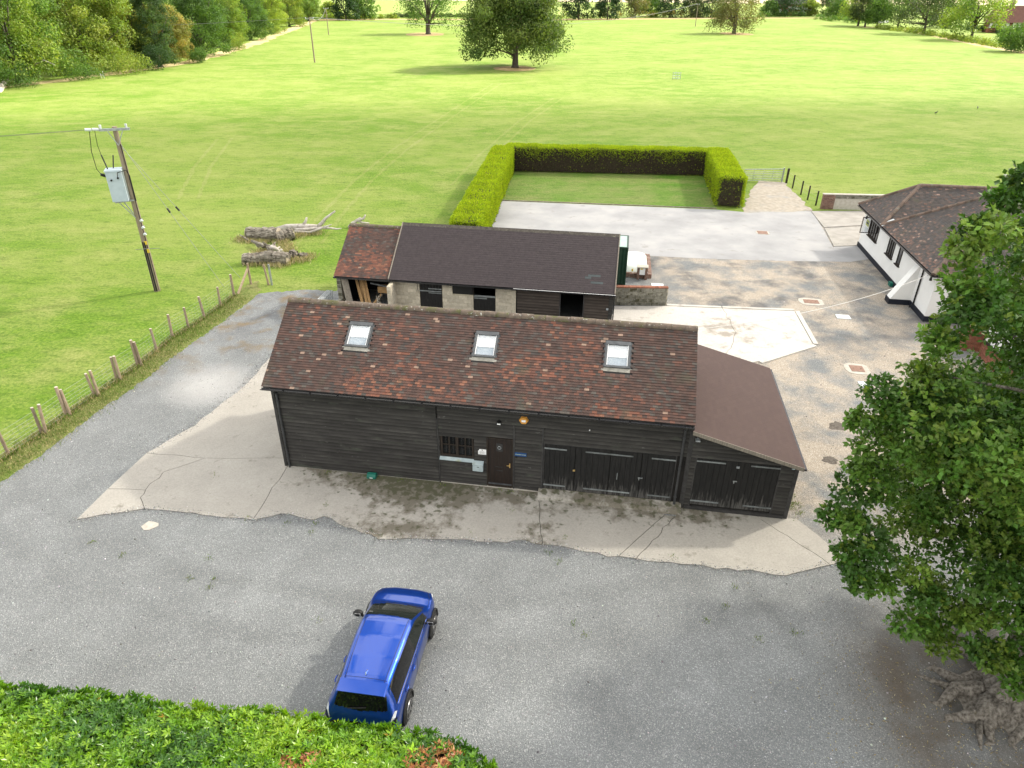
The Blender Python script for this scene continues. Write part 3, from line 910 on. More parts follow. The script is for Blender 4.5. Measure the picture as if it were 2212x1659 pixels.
def wall_boards(parent, u0, u1, z0, z1, expo, holes, mat, v=0.0, name='weatherboard', maxlen=5.0, seed=2, top=None, flip=1):
    rg = np.random.default_rng(seed)
    z = z0
    while z < z1 - .03:
        zt = min(z + expo * 1.22, z1); zc = z + expo * .5
        iv = [(u0, u1)]
        if top is not None:
            iv = [(u0, min(u1, top(zc)))]
        for (a, b, c, d) in holes:
            if c < zc < d:
                nx = []
                for (p, q) in iv:
                    if b <= p or a >= q: nx.append((p, q)); continue
                    if a > p: nx.append((p, a))
                    if b < q: nx.append((b, q))
                iv = nx
        for (p, q) in iv:
            cuts = [p]
            while q - cuts[-1] > maxlen: cuts.append(cuts[-1] + rg.uniform(2.6, maxlen))
            if q - cuts[-1] < .5 and len(cuts) > 1: cuts.pop()
            cuts.append(q)
            for a, b in zip(cuts[:-1], cuts[1:]):
                if b - a < .02: continue
                j = rg.normal(size=4) * .006
                th = .052 + rg.normal() * .005
                m_ = MB().hexa([(a + .002, v - th, z + j[0]), (b - .002, v - th, z + j[1]), (b - .002, v - .012, z + j[1]), (a + .002, v - .012, z + j[0]),
                                (a + .002, v - .014, zt + j[2] * .3), (b - .002, v - .014, zt + j[3] * .3), (b - .002, v + .006, zt), (a + .002, v + .006, zt)])
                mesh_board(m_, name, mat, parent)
        z += expo


def strap(parent, u0, u1, z, v, thick=.055, name='strap_hinge'):
    MB().box(min(u0, u1), v - .014, z - thick / 2, max(u0, u1), v, z + thick / 2).build(name, MAT['hinge'], parent)


def door_leaf(parent, u0, u1, z0, z1, v, nplank, hinge_left, mat='plank_black', name='garage_door', hinges=True, hl=.72, seed=3):
    rg = np.random.default_rng(seed)
    d = MB().box(u0, v + .02, z0, u1, v + .05, z1).build(name, MAT['dark'], parent)
    w = (u1 - u0) / nplank
    for k in range(nplank):
        a, b = u0 + k * w, u0 + (k + 1) * w
        t = rg.uniform(.0, .012)
        MB().box(a + .006, v - .012 - t, z0 + .01, b - .006, v + .02, z1 - .01).build('plank', MAT[mat], d)
    if hinges:
        for z in (z0 + .18, z1 - .17):
            (strap(d, u0 - .02, u0 + (u1 - u0) * hl, z, v - .027) if hinge_left else strap(d, u1 + .02, u1 - (u1 - u0) * hl, z, v - .027))
    return d


# ------------------------------------------------------------------ the main barn
barn = thing('timber_barn', 'long black weatherboarded barn with mottled red-brown tiled roof and three skylights', 'barn', (BO[0], BO[1], 0), BA)
BL, BD = 14.95, 5.5
fw = MB().box(0, .012, 0, 6.22, .12, 3.72).box(6.22, .012, 0, 7.48, .12, 1.24).box(6.22, .012, 2.2, 7.48, .12, 3.72).box(7.48, .012, 0, 10.0, .12, 3.72).box(10.0, .012, 2.24, BL, .12, 3.72).box(14.6, .012, 0, BL, .12, 2.24).build('front_wall', MAT['dark'], barn)
MB().box(0, .12, 0, .12, BD, 3.7).box(BL - .12, .12, 0, BL, BD, 3.7).box(.12, BD - .12, 0, BL - .12, BD, 3.7).build('rear_walls', MAT['board_plain'], barn)
for x0 in (.002, BL - .122):
    MB().add([(x0, .1, 3.7), (x0, BD - .1, 3.7), (x0, BD / 2, 5.62), (x0 + .12, .1, 3.7), (x0 + .12, BD - .1, 3.7), (x0 + .12, BD / 2, 5.62)],
             [(0, 2, 1), (3, 4, 5), (0, 1, 4, 3), (1, 2, 5, 4), (2, 0, 3, 5)]).build('gable', MAT['board_plain'], barn, fix=True)
wholes = [(6.22, 7.48, 1.24, 2.20), (7.94, 8.90, 0, 2.24), (9.98, 14.60, 0, 2.24)]
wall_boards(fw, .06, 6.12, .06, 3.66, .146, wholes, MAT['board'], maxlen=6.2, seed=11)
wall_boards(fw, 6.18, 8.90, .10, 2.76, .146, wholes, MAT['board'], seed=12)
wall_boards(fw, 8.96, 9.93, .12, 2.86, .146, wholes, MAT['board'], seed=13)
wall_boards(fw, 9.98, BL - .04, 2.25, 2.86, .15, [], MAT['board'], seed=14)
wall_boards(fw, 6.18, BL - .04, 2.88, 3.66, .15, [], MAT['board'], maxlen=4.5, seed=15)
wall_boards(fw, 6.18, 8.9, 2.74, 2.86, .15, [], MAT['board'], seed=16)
for (u, z0, z1, w) in ((.0, .0, 3.6, .10), (6.13, .03, 2.86, .05), (8.90, .1, 2.86, .06), (9.925, .1, 2.86, .055), (BL - .05, .0, 3.6, .10)):
    MB().box(u, -.055, z0, u + w, .012, z1).build('corner_board', MAT['trim'], barn)
MB().box(.0, -.03, .0, 9.93, .0, .09).build('wall_base', MAT['palemortar'], barn)
# roof
EV, EZ = -.24, 3.68
SL = math.atan2(2.10, BD / 2 - EV); RLEN = (BD / 2 - EV) / math.cos(SL)
Sv = (0, math.cos(SL), math.sin(SL))
roof = MB().profile([(EV, EZ - .07), (BD / 2, EZ + 2.10 - .07), (BD - EV, EZ - .07), (BD - EV, EZ - .012), (BD / 2, EZ + 2.10 - .012), (EV, EZ - .012)], -.16, BL + .02).build('roof', MAT['trim'], barn, fix=True)
sky_u = [(2.47, 3.34), (7.21, 8.04), (11.85, 12.72)]
tile_roof(roof, (-.2, EV - .03, EZ - .02), (1, 0, 0), Sv, BL + .24, RLEN + .03, .166, .1015, .020, barn_pick(31, .06), TILE_PAL, MAT['tile'], holes=[(a + .2 - .06, b + .2 + .06, 1.68, 2.98) for a, b in sky_u], seed=5)
tile_roof(roof, (BL + .04, BD - EV + .03, EZ - .02), (-1, 0, 0), (0, -math.cos(SL), math.sin(SL)), BL + .24, RLEN + .03, .166, .1015, .013, barn_pick(33), TILE_PAL, MAT['tile'], nobj=0, seed=6)
# verge undercloak, half-round ridge tiles
rg_ = np.random.default_rng(4)
rz = EZ + 2.10 - .045
nr = 34
for k in range(nr):
    u = -.2 + (BL + .24) * k / nr; w = (BL + .24) / nr
    vs, fs = [], []
    dz, r0 = rg_.normal() * .008, .135 + rg_.normal() * .004
    for i, uu in enumerate((u + .004, u + w - .004)):
        for j in range(9):
            a = PI * j / 8
            vs.append((uu, BD / 2 + math.cos(a) * r0 * 1.1, rz + dz + math.sin(a) * r0))
    for j in range(8): fs.append((j, j + 1, j + 10, j + 9))
    fs += [tuple(range(8, -1, -1)), tuple(range(9, 18))]
    MB().add(vs, fs).build('ridge_tile', MAT['ridge'], roof, smooth=False, fix=True)


def roof_pt(u, s, h):   # on the front slope
    return np.array((u, EV + s * math.cos(SL) - h * math.sin(SL), EZ + s * math.sin(SL) + h * math.cos(SL)))


def roof_box(mb, u0, u1, s0, s1, h0, h1):
    return mb.hexa([roof_pt(*q) for q in ((u0, s0, h0), (u1, s0, h0), (u1, s1, h0), (u0, s1, h0), (u0, s0, h1), (u1, s0, h1), (u1, s1, h1), (u0, s1, h1))])


for (a, b) in sky_u:
    s0, s1 = 1.84, 2.86
    m_ = MB()
    for q in ((a, b, s1 - .14, s1, 0, .10), (a, a + .075, s0, s1 - .14, 0, .085), (b - .075, b, s0, s1 - .14, 0, .085), (a + .075, b - .075, s0, s0 + .075, 0, .075)):
        roof_box(m_, *q)
    sk = m_.build('skylight', MAT['lead'], barn)
    roof_box(MB(), a - .10, b + .10, s0 - .15, s0 - .005, .012, .022).build('apron_flashing', MAT['leadsheet'], sk)
    for q in ((a - .045, a - .003), (b + .003, b + .045)):
        roof_box(MB(), q[0], q[1], s0, s1, .008, .03).build('side_flashing', MAT['lead'], sk)
    roof_box(MB(), a + .075, a + .1, s0 + .075, s1 - .14, .03, .075).build('inner_frame', MAT['white'], sk)
    roof_box(MB(), b - .1, b - .075, s0 + .075, s1 - .14, .03, .075).build('inner_frame', MAT['white'], sk)
    sm = s0 + .075 + (s1 - s0 - .215) * .42
    roof_box(MB(), a + .1, b - .1, sm, s1 - .14, .018, .024).build('blind', MAT['pvc'], sk)
    roof_box(MB(), a + .1, b - .1, s0 + .08, sm - .003, -.004, .004).build('reveal', surf('skylight_reveal_%d' % int(a), [(.3, (.34, .40, .45)), (.7, (.42, .47, .52))], 3, 2, bmp=0), sk)
    roof_box(MB(), a + .1, b - .1, s0 + .076, s1 - .142, .046, .052).build('pane', MAT['skyglass'], sk)

# gutter and pipes
m_ = MB()
pr_ = [(-.335 + .068 * math.cos(t), 3.625 + .068 * math.sin(t)) for t in np.linspace(PI, 2 * PI, 7)]
pr_ += [(p[0] * .86 + (-.335) * .14, 3.625 + (p[1] - 3.625) * .80) for p in pr_[::-1]]
m_.profile(pr_, -.2, BL + .02)
gt = m_.build('gutter', MAT['gutter'], barn, fix=True)
for u in np.arange(.6, BL, 1.02):
    MB().box(u, -.392, 3.545, u + .05, -.22, 3.612).build('gutter_bracket', MAT['gutter'], gt)
for (u, zb) in ((.22, .02), (14.72, .05)):
    MB().tube([(u, -.33, 3.56), (u, -.20, 3.42), (u, -.10, 3.34), (u, -.10, zb)], .042, 10).build('downpipe', MAT['downpipe'], barn, smooth=False)
    for z in (.5, 1.75, 3.0):
        MB().tube([(u, -.10, z), (u, -.10, z + .07)], .054, 10).build('pipe_collar', MAT['downpipe'], barn)

# window with two casements
wn = MB()
wu0, wu1, wz0, wz1 = 6.24, 7.46, 1.27, 2.19
wn.box(wu0, -.02, wz0, wu1, .06, wz0 + .07).box(wu0, -.02, wz1 - .05, wu1, .06, wz1).box(wu0, -.02, wz0 + .07, wu0 + .075, .06, wz1 - .05)
wn.box(wu1 - .06, -.02, wz0 + .07, wu1, .06, wz1 - .05).box(6.80, -.03, wz0 + .07, 6.90, .06, wz1 - .05)
win = wn.build('window', MAT['frame_dark'], barn)
for (a, b) in ((6.315, 6.80), (6.90, 7.40)):
    mid = (a + b) / 2
    MB().box(mid - .022, -.012, wz0 + .07, mid + .022, .03, wz1 - .05).build('mullion', MAT['frame_dark'], win)
    for (p, q) in ((a, mid - .022), (mid + .022, b)):
        MB().box(p, -.008, 1.74, q, .025, 1.775).build('glazing_bar', MAT['frame_dark'], win)
        MB().box((p + q) / 2 - .012, .045, wz0 + .08, (p + q) / 2 + .012, .06, wz1 - .055).build('security_bar', MAT['white'], win)
        for (z0, z1) in ((wz0 + .07, 1.74), (1.775, wz1 - .05)):
            MB().box(p, .030, z0, q, .036, z1).build('pane', MAT['glass'], win)
MB().box(6.26, .075, 1.25, 7.44, .30, 1.37).build('inner_sill', MAT['paleblue'], win)
MB().box(6.1, .9, .8, 7.6, .95, 2.4).build('inner_partition', MAT['downpipe'], win)
MB().hexa([(6.2, -.13, 1.135), (7.46, -.13, 1.135), (7.46, -.03, 1.135), (6.2, -.03, 1.135), (6.2, -.13, 1.165), (7.46, -.13, 1.165), (7.46, -.03, 1.235), (6.2, -.03, 1.235)]).build('window_sill', MAT['paleblue'], barn)
# front door
dr = MB().box(7.985, -.01, .22, 8.86, .03, 2.215).build('door', MAT['door_brown'], barn)
MB().box(7.93, -.045, .14, 7.985, .012, 2.25).box(8.86, -.045, .14, 8.90, .012, 2.25).box(7.985, -.045, 2.215, 8.86, .012, 2.25).build('door_frame', MAT['frame_dark'], dr)
MB().box(7.985, -.07, .12, 8.86, .012, .20).build('threshold', MAT['frame_dark'], dr)
MB().box(7.99, -.055, .215, 8.855, -.01, .25).build('weather_bar', MAT['lead'], dr)
for k in range(6):
    u = 8.06 + k * .145
    MB().box(u, -.012, .26, u + .012, -.006, 2.2).build('groove', MAT['black'], dr)
MB().box(8.29, -.03, 1.68, 8.52, -.01, 2.02).build('panel', MAT['trim'], dr)
m_ = MB(); m_.tube([(8.405 + .06 * math.cos(t), -.045, 1.85 + .06 * math.sin(t)) for t in np.linspace(0, 2 * PI, 13)], .011, 6, cap=False)
m_.build('knocker', MAT['galv'], dr)
MB().box(8.26, -.028, .98, 8.52, -.01, 1.0).box(8.28, -.028, .82, 8.52, -.01, .84).build('letter_plate', MAT['trim'], dr)
MB().box(8.76, -.03, 1.0, 8.80, -.01, 1.19).box(8.67, -.06, 1.09, 8.79, -.035, 1.115).build('handle', MAT['brass'], dr)
# wall fittings
MB().box(7.63, -.06, 1.50, 7.925, -.045, 1.66).box(7.67, -.06, 1.66, 7.925, -.045, 1.72).build('notice', MAT['white'], barn)
for k in range(4):
    MB().box(7.68, -.062, 1.53 + k * .03, 7.90 - .04 * (k % 2), -.0605, 1.537 + k * .03).build('notice_line', MAT['downpipe'], barn)
MB().box(7.77, -.0625, 1.672, 7.80, -.0605, 1.70).build('notice_crest', MAT['black'], barn)
ml = MB().box(7.44, -.19, .82, 7.82, -.05, 1.10).hexa([(7.43, -.20, 1.10), (7.83, -.20, 1.10), (7.83, -.05, 1.10), (7.43, -.05, 1.10), (7.43, -.20, 1.115), (7.83, -.20, 1.115), (7.83, -.05, 1.20), (7.43, -.05, 1.20)]).build('letter_box', MAT['paleblue'], barn)
MB().box(7.60, -.196, 1.0, 7.68, -.19, 1.02).build('slot', MAT['trim'], ml)
bs = MB().box(8.965, -.065, 1.585, 9.385, -.048, 1.735).build('name_plate', MAT['bluesign'], barn)


def text_mesh(body, size, mat, parent, M_, name='lettering', ext=.002):
    cu = bpy.data.curves.new(name, 'FONT'); cu.body = body; cu.size = size; cu.align_x = 'CENTER'; cu.align_y = 'CENTER'; cu.extrude = ext
    t = bpy.data.objects.new(name, cu); COL.objects.link(t)
    dg = bpy.context.evaluated_depsgraph_get()
    me = bpy.data.meshes.new_from_object(t.evaluated_get(dg))
    bpy.data.objects.remove(t); me.materials.clear(); me.materials.append(mat)
    o = obj(name, me, parent); o.matrix_basis = M_
    return o


def front_text(u, z, v): return Matrix.Translation((u, v, z)) @ Matrix.Rotation(PI / 2, 4, 'X')


text_mesh('Commonwork', .062, MAT['paleyellow'], bs, front_text(9.175, 1.665, -.069))
MB().box(9.0, -.075, 1.50, 9.05, -.045, 1.55).build('bell_push', MAT['black'], barn)
hx = MB()
hp = [(9.27 + .175 * math.cos(PI / 3 * k), 3.13 + .155 * math.sin(PI / 3 * k)) for k in range(6)]
hx.add([(p[0], -.045, p[1]) for p in hp] + [(9.27 + (p[0] - 9.27) * .86, -.13, 3.13 + (p[1] - 3.13) * .86) for p in hp],
       [tuple(range(6)), tuple(range(11, 5, -1))] + [(k, k + 6, (k + 1) % 6 + 6, (k + 1) % 6) for k in range(6)])
hb = hx.build('alarm_box', MAT['orange'], barn, fix=True)
MB().box(9.20, -.134, 3.09, 9.34, -.129, 3.17).build('label_panel', MAT['white'], hb)
fl = MB().box(8.33, -.16, 2.90, 8.48, -.07, 3.0).box(8.38, -.07, 2.93, 8.43, -.04, 3.05).build('floodlight', MAT['black'], barn)
MB().box(8.345, -.165, 2.91, 8.465, -.16, 2.955).build('lens', MAT['white'], fl)
MB().tube([(11.55, -.045, 2.98), (11.55, -.10, 2.98)], .02, 8).build('cable_clip', MAT['white'], barn)
# garage doors
gu = [10.03, 11.12, 12.345, 13.43, 14.56]
for k in range(4):
    d_ = door_leaf(barn, gu[k] + .008, gu[k + 1] - .008, .25, 2.20, .0, 6, k in (0, 2), seed=20 + k)
    if k == 0: MB().box(11.06, -.05, 1.15, 11.14, -.028, 1.22).build('lock', MAT['brass'], d_)
    if k == 2: MB().box(12.62, -.045, .98, 12.64, -.028, 1.26).build('pull_handle', MAT['galv'], d_)
    if k == 3: MB().box(13.36, -.06, 1.14, 13.52, -.03, 1.17).box(13.38, -.06, 1.06, 13.41, -.03, 1.14).build('latch', MAT['galv'], d_)
MB().box(9.985, -.03, .2, 10.03, .012, 2.24).box(14.56, -.03, .2, 14.60, .012, 2.24).box(10.03, -.03, 2.205, 14.56, .012, 2.24).build('garage_frame', MAT['trim'], barn)
MB().box(10.03, .06, .1, 14.56, .1, 2.24).build('inner_lining', MAT['dark'], barn)
st_ = MB()
for k in range(10):
    a, b = 9.86 + k * .51, 9.86 + (k + 1) * .51
    q = [rg_.normal() * .012 for _ in range(4)]
    st_.hexa([(a, -.46 + q[0], .0), (b, -.46 + q[1], .0), (b, .0, .0), (a, .0, .0), (a, -.36 + q[0], .17 + q[2]), (b, -.36 + q[1], .17 + q[3]), (b, .0, .235), (a, .0, .235)])
st_.build('concrete_step', MAT['concrete'], barn)
tb = thing('bait_box', 'small green plastic bait box on the concrete against the black boards', 'box', (*bl(3.55, -.18), .036), BA)
MB().profile([(-.12, 0), (.12, 0), (.12, .12), (.06, .18), (-.06, .17), (-.12, .08)], -.17, .17).build('body', MAT['green_box'], tb, fix=True)
MB().box(-.06, -.1215, .03, .06, -.118, .06).build('label_strip', MAT['white'], tb)

# ------------------------------------------------------------------ lean-to
lt = thing('lean_to_garage', 'black boarded lean-to with brown felt shingle roof sloping off the barn end', 'garage', (*bl(14.97, 0), 0), BA)
LW, LD, LZ0, LZ1 = 3.6, 6.9, 3.30, 2.30


def ltop(u): return LZ0 + (LZ1 - LZ0) * u / LW


lw_ = MB()
lw_.add([(.0, .012, 0), (LW, .012, 0), (LW, .012, ltop(LW)), (0, .012, ltop(0)), (.0, .1, 0), (LW, .1, 0), (LW, .1, ltop(LW)), (0, .1, ltop(0))],
        [(0, 1, 2, 3), (7, 6, 5, 4), (0, 4, 5, 1), (1, 5, 6, 2), (2, 6, 7, 3), (3, 7, 4, 0)])
lwall = lw_.build('front_wall', MAT['dark'], lt)
wall_boards(lwall, .07, LW - .06, .06, 3.18, .146, [(.28, 3.06, 0, 2.32)], MAT['board'], seed=41, top=lambda z: min(LW - .05, max(.2, (LZ0 - .06 - z) / (LZ0 - LZ1) * LW)))
sw_ = MB().box(LW - .1, .1, 0, LW, LD, LZ1 - .02).build('side_wall', MAT['dark'], lt)
m_ = MB(); z = .06
while z < 2.2:
    t = MB().hexa([(LW + .0, .0, z), (LW + .04, .0, z), (LW + .04, LD, z), (LW, LD, z), (LW, .0, z + .17), (LW + .014, .0, z + .17), (LW + .014, LD, z + .17), (LW, LD, z + .17)])
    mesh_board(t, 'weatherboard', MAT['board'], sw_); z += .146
MB().add([(0, LD - .1, 0), (LW - .1, LD - .1, 0), (LW - .1, LD - .1, 2.30), (0, LD - .1, 3.28), (0, LD, 0), (LW - .1, LD, 0), (LW - .1, LD, 2.30), (0, LD, 3.28)],
         [(0, 1, 2, 3), (7, 6, 5, 4), (0, 4, 5, 1), (1, 5, 6, 2), (2, 6, 7, 3), (3, 7, 4, 0)]).build('rear_wall', MAT['board_plain'], lt, fix=True)
MB().box(-.0, -.05, 0, .08, .012, 3.25).build('corner_board', MAT['trim'], lt)
MB().box(LW - .08, -.05, 0, LW + .045, .012, 2.26).build('corner_board', MAT['trim'], lt)
lsl = math.atan2(LZ0 - LZ1, LW); LR = (LW + .16) / math.cos(lsl)
Ue, ze = LW + .16, LZ1 - .16 * math.tan(lsl) + .03
lroof = MB().hexa([(Ue, -.14, ze - .08), (Ue, LD + .12, ze - .08), (0, LD + .12, ze - .08 + Ue * math.tan(lsl)), (0, -.14, ze - .08 + Ue * math.tan(lsl)),
                   (Ue, -.14, ze), (Ue, LD + .12, ze), (0, LD + .12, ze + Ue * math.tan(lsl)), (0, -.14, ze + Ue * math.tan(lsl))]).build('roof', MAT['trim'], lt, fix=True)
FELT = np.array([(.074, .050, .046), (.077, .052, .047), (.075, .051, .046), (.073, .0495, .0455), (.078, .053, .048)])
fr_ = np.random.default_rng(9)
tile_roof(lroof, (Ue + .02, -.15, ze - .004), (0, 1, 0), (-math.cos(lsl), 0, math.sin(lsl)), LD + .28, LR, .31, .145, .007, lambda u, s: int(fr_.integers(0, 5)), FELT, MAT['felt'], name='shingle', colvar=.02, lap=1.1, gap=.002, jit=.05, seed=7)
MB().hexa([(0, -.165, LZ0 - .08), (Ue, -.165, ze - .12), (Ue, -.142, ze - .12), (0, -.142, LZ0 - .08), (0, -.165, LZ0 + .06), (Ue, -.165, ze + .02), (Ue, -.142, ze + .02), (0, -.142, LZ0 + .06)]).build('barge_board', MAT['oldtimber'], lt, fix=True)
m_ = MB().box(Ue - .0, -.14, ze - .10, Ue + .10, LD + .1, ze - .03); m_.build('gutter', MAT['gutter'], lt)
lg = [.30, 1.68, 3.04]
for k in range(2):
    d_ = door_leaf(lt, lg[k] + .01, lg[k + 1] - .01, .22, 2.28, .0, 7, k == 0, hl=.70, seed=30 + k)
    if k == 1:
        MB().box(1.62, -.07, 1.98, 1.72, -.03, 2.05).build('padlock', MAT['galv'], d_)
        MB().box(1.60, -.06, 1.40, 1.73, -.03, 1.43).box(1.62, -.06, 1.33, 1.65, -.03, 1.40).build('latch', MAT['galv'], d_)
MB().box(.25, -.04, .1, .30, .012, 2.33).box(3.04, -.04, .1, 3.09, .012, 2.33).box(.30, -.04, 2.28, 3.04, .012, 2.33).build('door_frame', MAT['trim'], lt)
MB().box(.1, -.08, .0, 3.5, .0, .16).build('sill_beam', MAT['trim'], lt)
l1 = MB().box(.12, -.20, 2.99, .27, -.05, 3.03).box(.17, -.06, 2.95, .22, .0, 3.05).build('wall_light', MAT['galv'], lt)
MB().box(.13, -.195, 2.985, .26, -.07, 2.99).build('lens', MAT['white'], l1)
l2 = MB().tube([(3.42, -.05, 2.26), (3.42, -.14, 2.24)], .06, 10).build('wall_light', MAT['black'], lt)
MB().tube([(3.42, -.14, 2.24), (3.42, -.15, 2.22)], .05, 10).build('lens', MAT['paleblue'], l2)

# ------------------------------------------------------------------ stable block behind the barn
stb = thing('stable_block', 'block and board stable with plain dark slate roof behind the barn', 'stable', (*bl(0, 14.0), 0), BA)
SU1, SEV, SEZ, SRV, SRZ = 12.0, -.26, 2.46, 2.95, 4.62


def block_wall(parent, u0, u1, z0, z1, holes, mat, v=0.0, bw=.44, bh=.215, depth=.1, axis='u', name='block', seed=1):
    rg = np.random.default_rng(seed); z = z0; r = 0
    while z < z1 - .04:
        zt = min(z + bh, z1); u = u0 - (bw / 2 if r % 2 else 0)
        while u < u1 - .02:
            a, b = max(u, u0), min(u + bw, u1); segs = [(a, b)]
            for (p, q, c, d) in holes:
                if c < (z + zt) / 2 < d:
                    nx = []
                    for (s, t) in segs:
                        if q <= s or p >= t: nx.append((s, t)); continue
                        if p > s: nx.append((s, p))
                        if q < t: nx.append((q, t))
                    segs = nx
            for (s, t) in segs:
                if t - s > .05:
                    o = rg.uniform(-.004, .006); g = .006
                    if axis == 'u': MB().box(s + g, v - .012 - o, z + g, t - g, v + depth, zt - g).build(name, mat, parent)
                    else: MB().box(v - .012 - o, s + g, z + g, v + depth, t - g, zt - g).build(name, mat, parent)
            u += bw
        z += bh; r += 1


sh = [(1.53, 2.79, 0, 2.5), (3.36, 4.49, 1.76, 2.5), (4.51, 5.73, 0, 2.5)]
bwl = MB().box(.2, .0, 0, 1.53, .11, 2.48).box(2.79, .0, 0, 4.51, .11, 1.76).box(2.79, 0, 1.76, 3.36, .11, 2.48).box(5.73, 0, 0, 6.80, .11, 2.48).build('block_wall', MAT['mortar'], stb)
block_wall(bwl, .2, 6.8, .6, 2.46, sh, MAT['block'], seed=5)
pier = MB().box(.0, -.95, 0, .2, .11, 2.30).build('wing_wall', MAT['mortar'], stb)
block_wall(pier, -.95, .0, .6, 2.28, [], MAT['block'], v=.2, depth=.005, axis='v', seed=6)
for k in range(8):
    MB().box(.004, -.965, .6 + k * .215, .196, -.95, .6 + k * .215 + .205).build('block', MAT['block'], pier)
MB().box(6.62, -.06, 0, 6.84, .0, 2.2).build('pier', MAT['block'], stb)
MB().box(.0, .11, 0, 12.0, .14, .02).build('floor_sill', MAT['dark'], stb)
# interior back and ends
MB().box(0, 5.6, 0, 12, 5.7, 2.5).box(0, .1, 0, .1, 5.6, 2.5).box(11.9, .1, 0, 12.0, 5.6, 2.5).box(6.7, .12, 0, 6.8, 5.6, 2.5).build('rear_walls', MAT['board_plain'], stb)
for x0 in (.0, 11.9):
    MB().add([(x0, .1, 2.5), (x0, 5.7, 2.5), (x0, 2.95, 4.50), (x0 + .1, .1, 2.5), (x0 + .1, 5.7, 2.5), (x0 + .1, 2.95, 4.50)], [(0, 2, 1), (3, 4, 5), (0, 1, 4, 3), (1, 2, 5, 4), (2, 0, 3, 5)]).build('gable', MAT['board_plain'], stb, fix=True)


def stable_door(u0, u1, zsplit, z1, mirror, open_top=False, seed=1):
    d = MB().box(u0 - .0, .03, .1, u1, .07, zsplit).build('stable_door', MAT['plank_black'], stb)
    n = 7; w = (u1 - u0) / n
    for k in range(n):
        MB().box(u0 + k * w + .006, .012, .12, u0 + (k + 1) * w - .006, .03, zsplit - .01).build('plank', MAT['plank_black'], d)
        if not open_top: MB().box(u0 + k * w + .006, .008, zsplit + .02, u0 + (k + 1) * w - .006, .03, z1).build('plank', MAT['plank_black'], d)
    for z, l in ((zsplit + .12, .6), (zsplit - .12, .6), (zsplit - .02, 1.0)):
        if open_top and z > zsplit: continue
        a, b = (u0 + .02, u0 + .02 + (u1 - u0) * l) if mirror else (u1 - .02 - (u1 - u0) * l, u1 - .02)
        strap(d, a, b, z, .006, .06)
    if open_top:
        strap(d, u0 + .05, u1 - .02, zsplit + .02, .004, .07)
    MB().box(u0 - .02, .0, .1, u0, .06, 2.46).box(u1, .0, .1, u1 + .02, .06, 2.46).build('door_frame', MAT['frame_dark'], d)
    return d


stable_door(1.55, 2.77, 1.84, 2.42, False)
stable_door(4.53, 5.71, 1.72, 2.42, True, True)
MB().box(3.37, -.01, 1.77, 4.48, .05, 2.44).build('shutter', MAT['black'], stb)
MB().tube([(1.42, -.03, 2.4), (1.42, -.03, 1.86)], .015, 6).build('conduit', MAT['downpipe'], stb)
MB().tube([(1.42, -.03, 1.86), (1.42, -.03, 1.76)], .07, 8).build('junction_box', MAT['block'], stb)
fw2 = MB().box(6.86, .0, 0, 9.22, .08, 2.48).box(10.45, .0, 0, 11.98, .08, 2.48).build('front_wall', MAT['dark'], stb)
wall_boards(fw2, 6.90, 9.20, .5, 2.40, .165, [], MAT['board_brown'], seed=51)
wall_boards(fw2, 10.47, 11.78, .5, 2.40, .165, [], MAT['board_brown'], seed=52)
MB().box(9.18, -.05, 0, 9.24, .06, 2.45).box(10.43, -.05, 0, 10.49, .06, 2.45).build('door_jamb', MAT['trim'], stb)
MB().box(11.78, -.06, 0, 12.0, .02, 2.4).build('corner_post', MAT['board_plain'], stb)
MB().tube([(11.72, -.05, 1.55), (11.72, -.09, 1.45)], .06, 8).build('tap_box', MAT['galv'], stb)
ssl = math.atan2(SRZ - SEZ, SRV - SEV); SLEN = (SRV - SEV) / math.cos(ssl)
sroof = MB().profile([(SEV, SEZ - .08), (SRV, SRZ - .08), (2 * SRV - SEV, SEZ - .08), (2 * SRV - SEV, SEZ - .01), (SRV, SRZ - .01), (SEV, SEZ - .01)], -.12, SU1 + .06).build('roof', MAT['trim'], stb, fix=True)
SLPAL = np.array([(.043, .034, .036), (.044, .035, .037), (.0455, .036, .038), (.0445, .035, .0375), (.046, .0365, .0385), (.055, .066, .068)])
sr_ = np.random.default_rng(12)


def slate_pick(u, s):
    if 10.6 < u < 11.6 and .5 < s < 1.2 and sr_.random() < .22: return 5
    return int(sr_.integers(0, 5))


tile_roof(sroof, (-.14, SEV - .03, SEZ - .012), (1, 0, 0), (0, math.cos(ssl), math.sin(ssl)), SU1 + .2, SLEN + .02, .325, .145, .006, slate_pick, SLPAL, MAT['slate'], name='slate', colvar=.03, lap=1.1, gap=.0015, jit=.12, seed=14)
tile_roof(sroof, (SU1 + .06, 2 * SRV - SEV + .03, SEZ - .012), (-1, 0, 0), (0, -math.cos(ssl), math.sin(ssl)), SU1 + .2, SLEN + .02, .325, .145, .006, slate_pick, SLPAL, MAT['slate'], name='slate', nobj=0, colvar=.03, lap=1.1, gap=.0015, jit=.2, seed=15)
for k in range(26):
    u = -.12 + k * .4685
    MB().add([(u, SRV - .17, SRZ - .09), (u + .462, SRV - .17, SRZ - .09), (u + .462, SRV, SRZ + .035), (u, SRV, SRZ + .035), (u, SRV + .17, SRZ - .09), (u + .462, SRV + .17, SRZ - .09)],
             [(0, 1, 2, 3), (3, 2, 5, 4), (0, 3, 4), (1, 5, 2)]).build('ridge_tile', surf_r if 'surf_r' in globals() else MAT['ridge_dark'] if 'ridge_dark' in MAT else MAT.setdefault('ridge_dark', surf('mossy_dark_ridge', [(.3, (.05, .043, .038)), (.7, (.10, .09, .075))], 6, 5, rough=.95, bmp=.3, spots=(7, .6, .72, (.17, .16, .12)))), sroof)
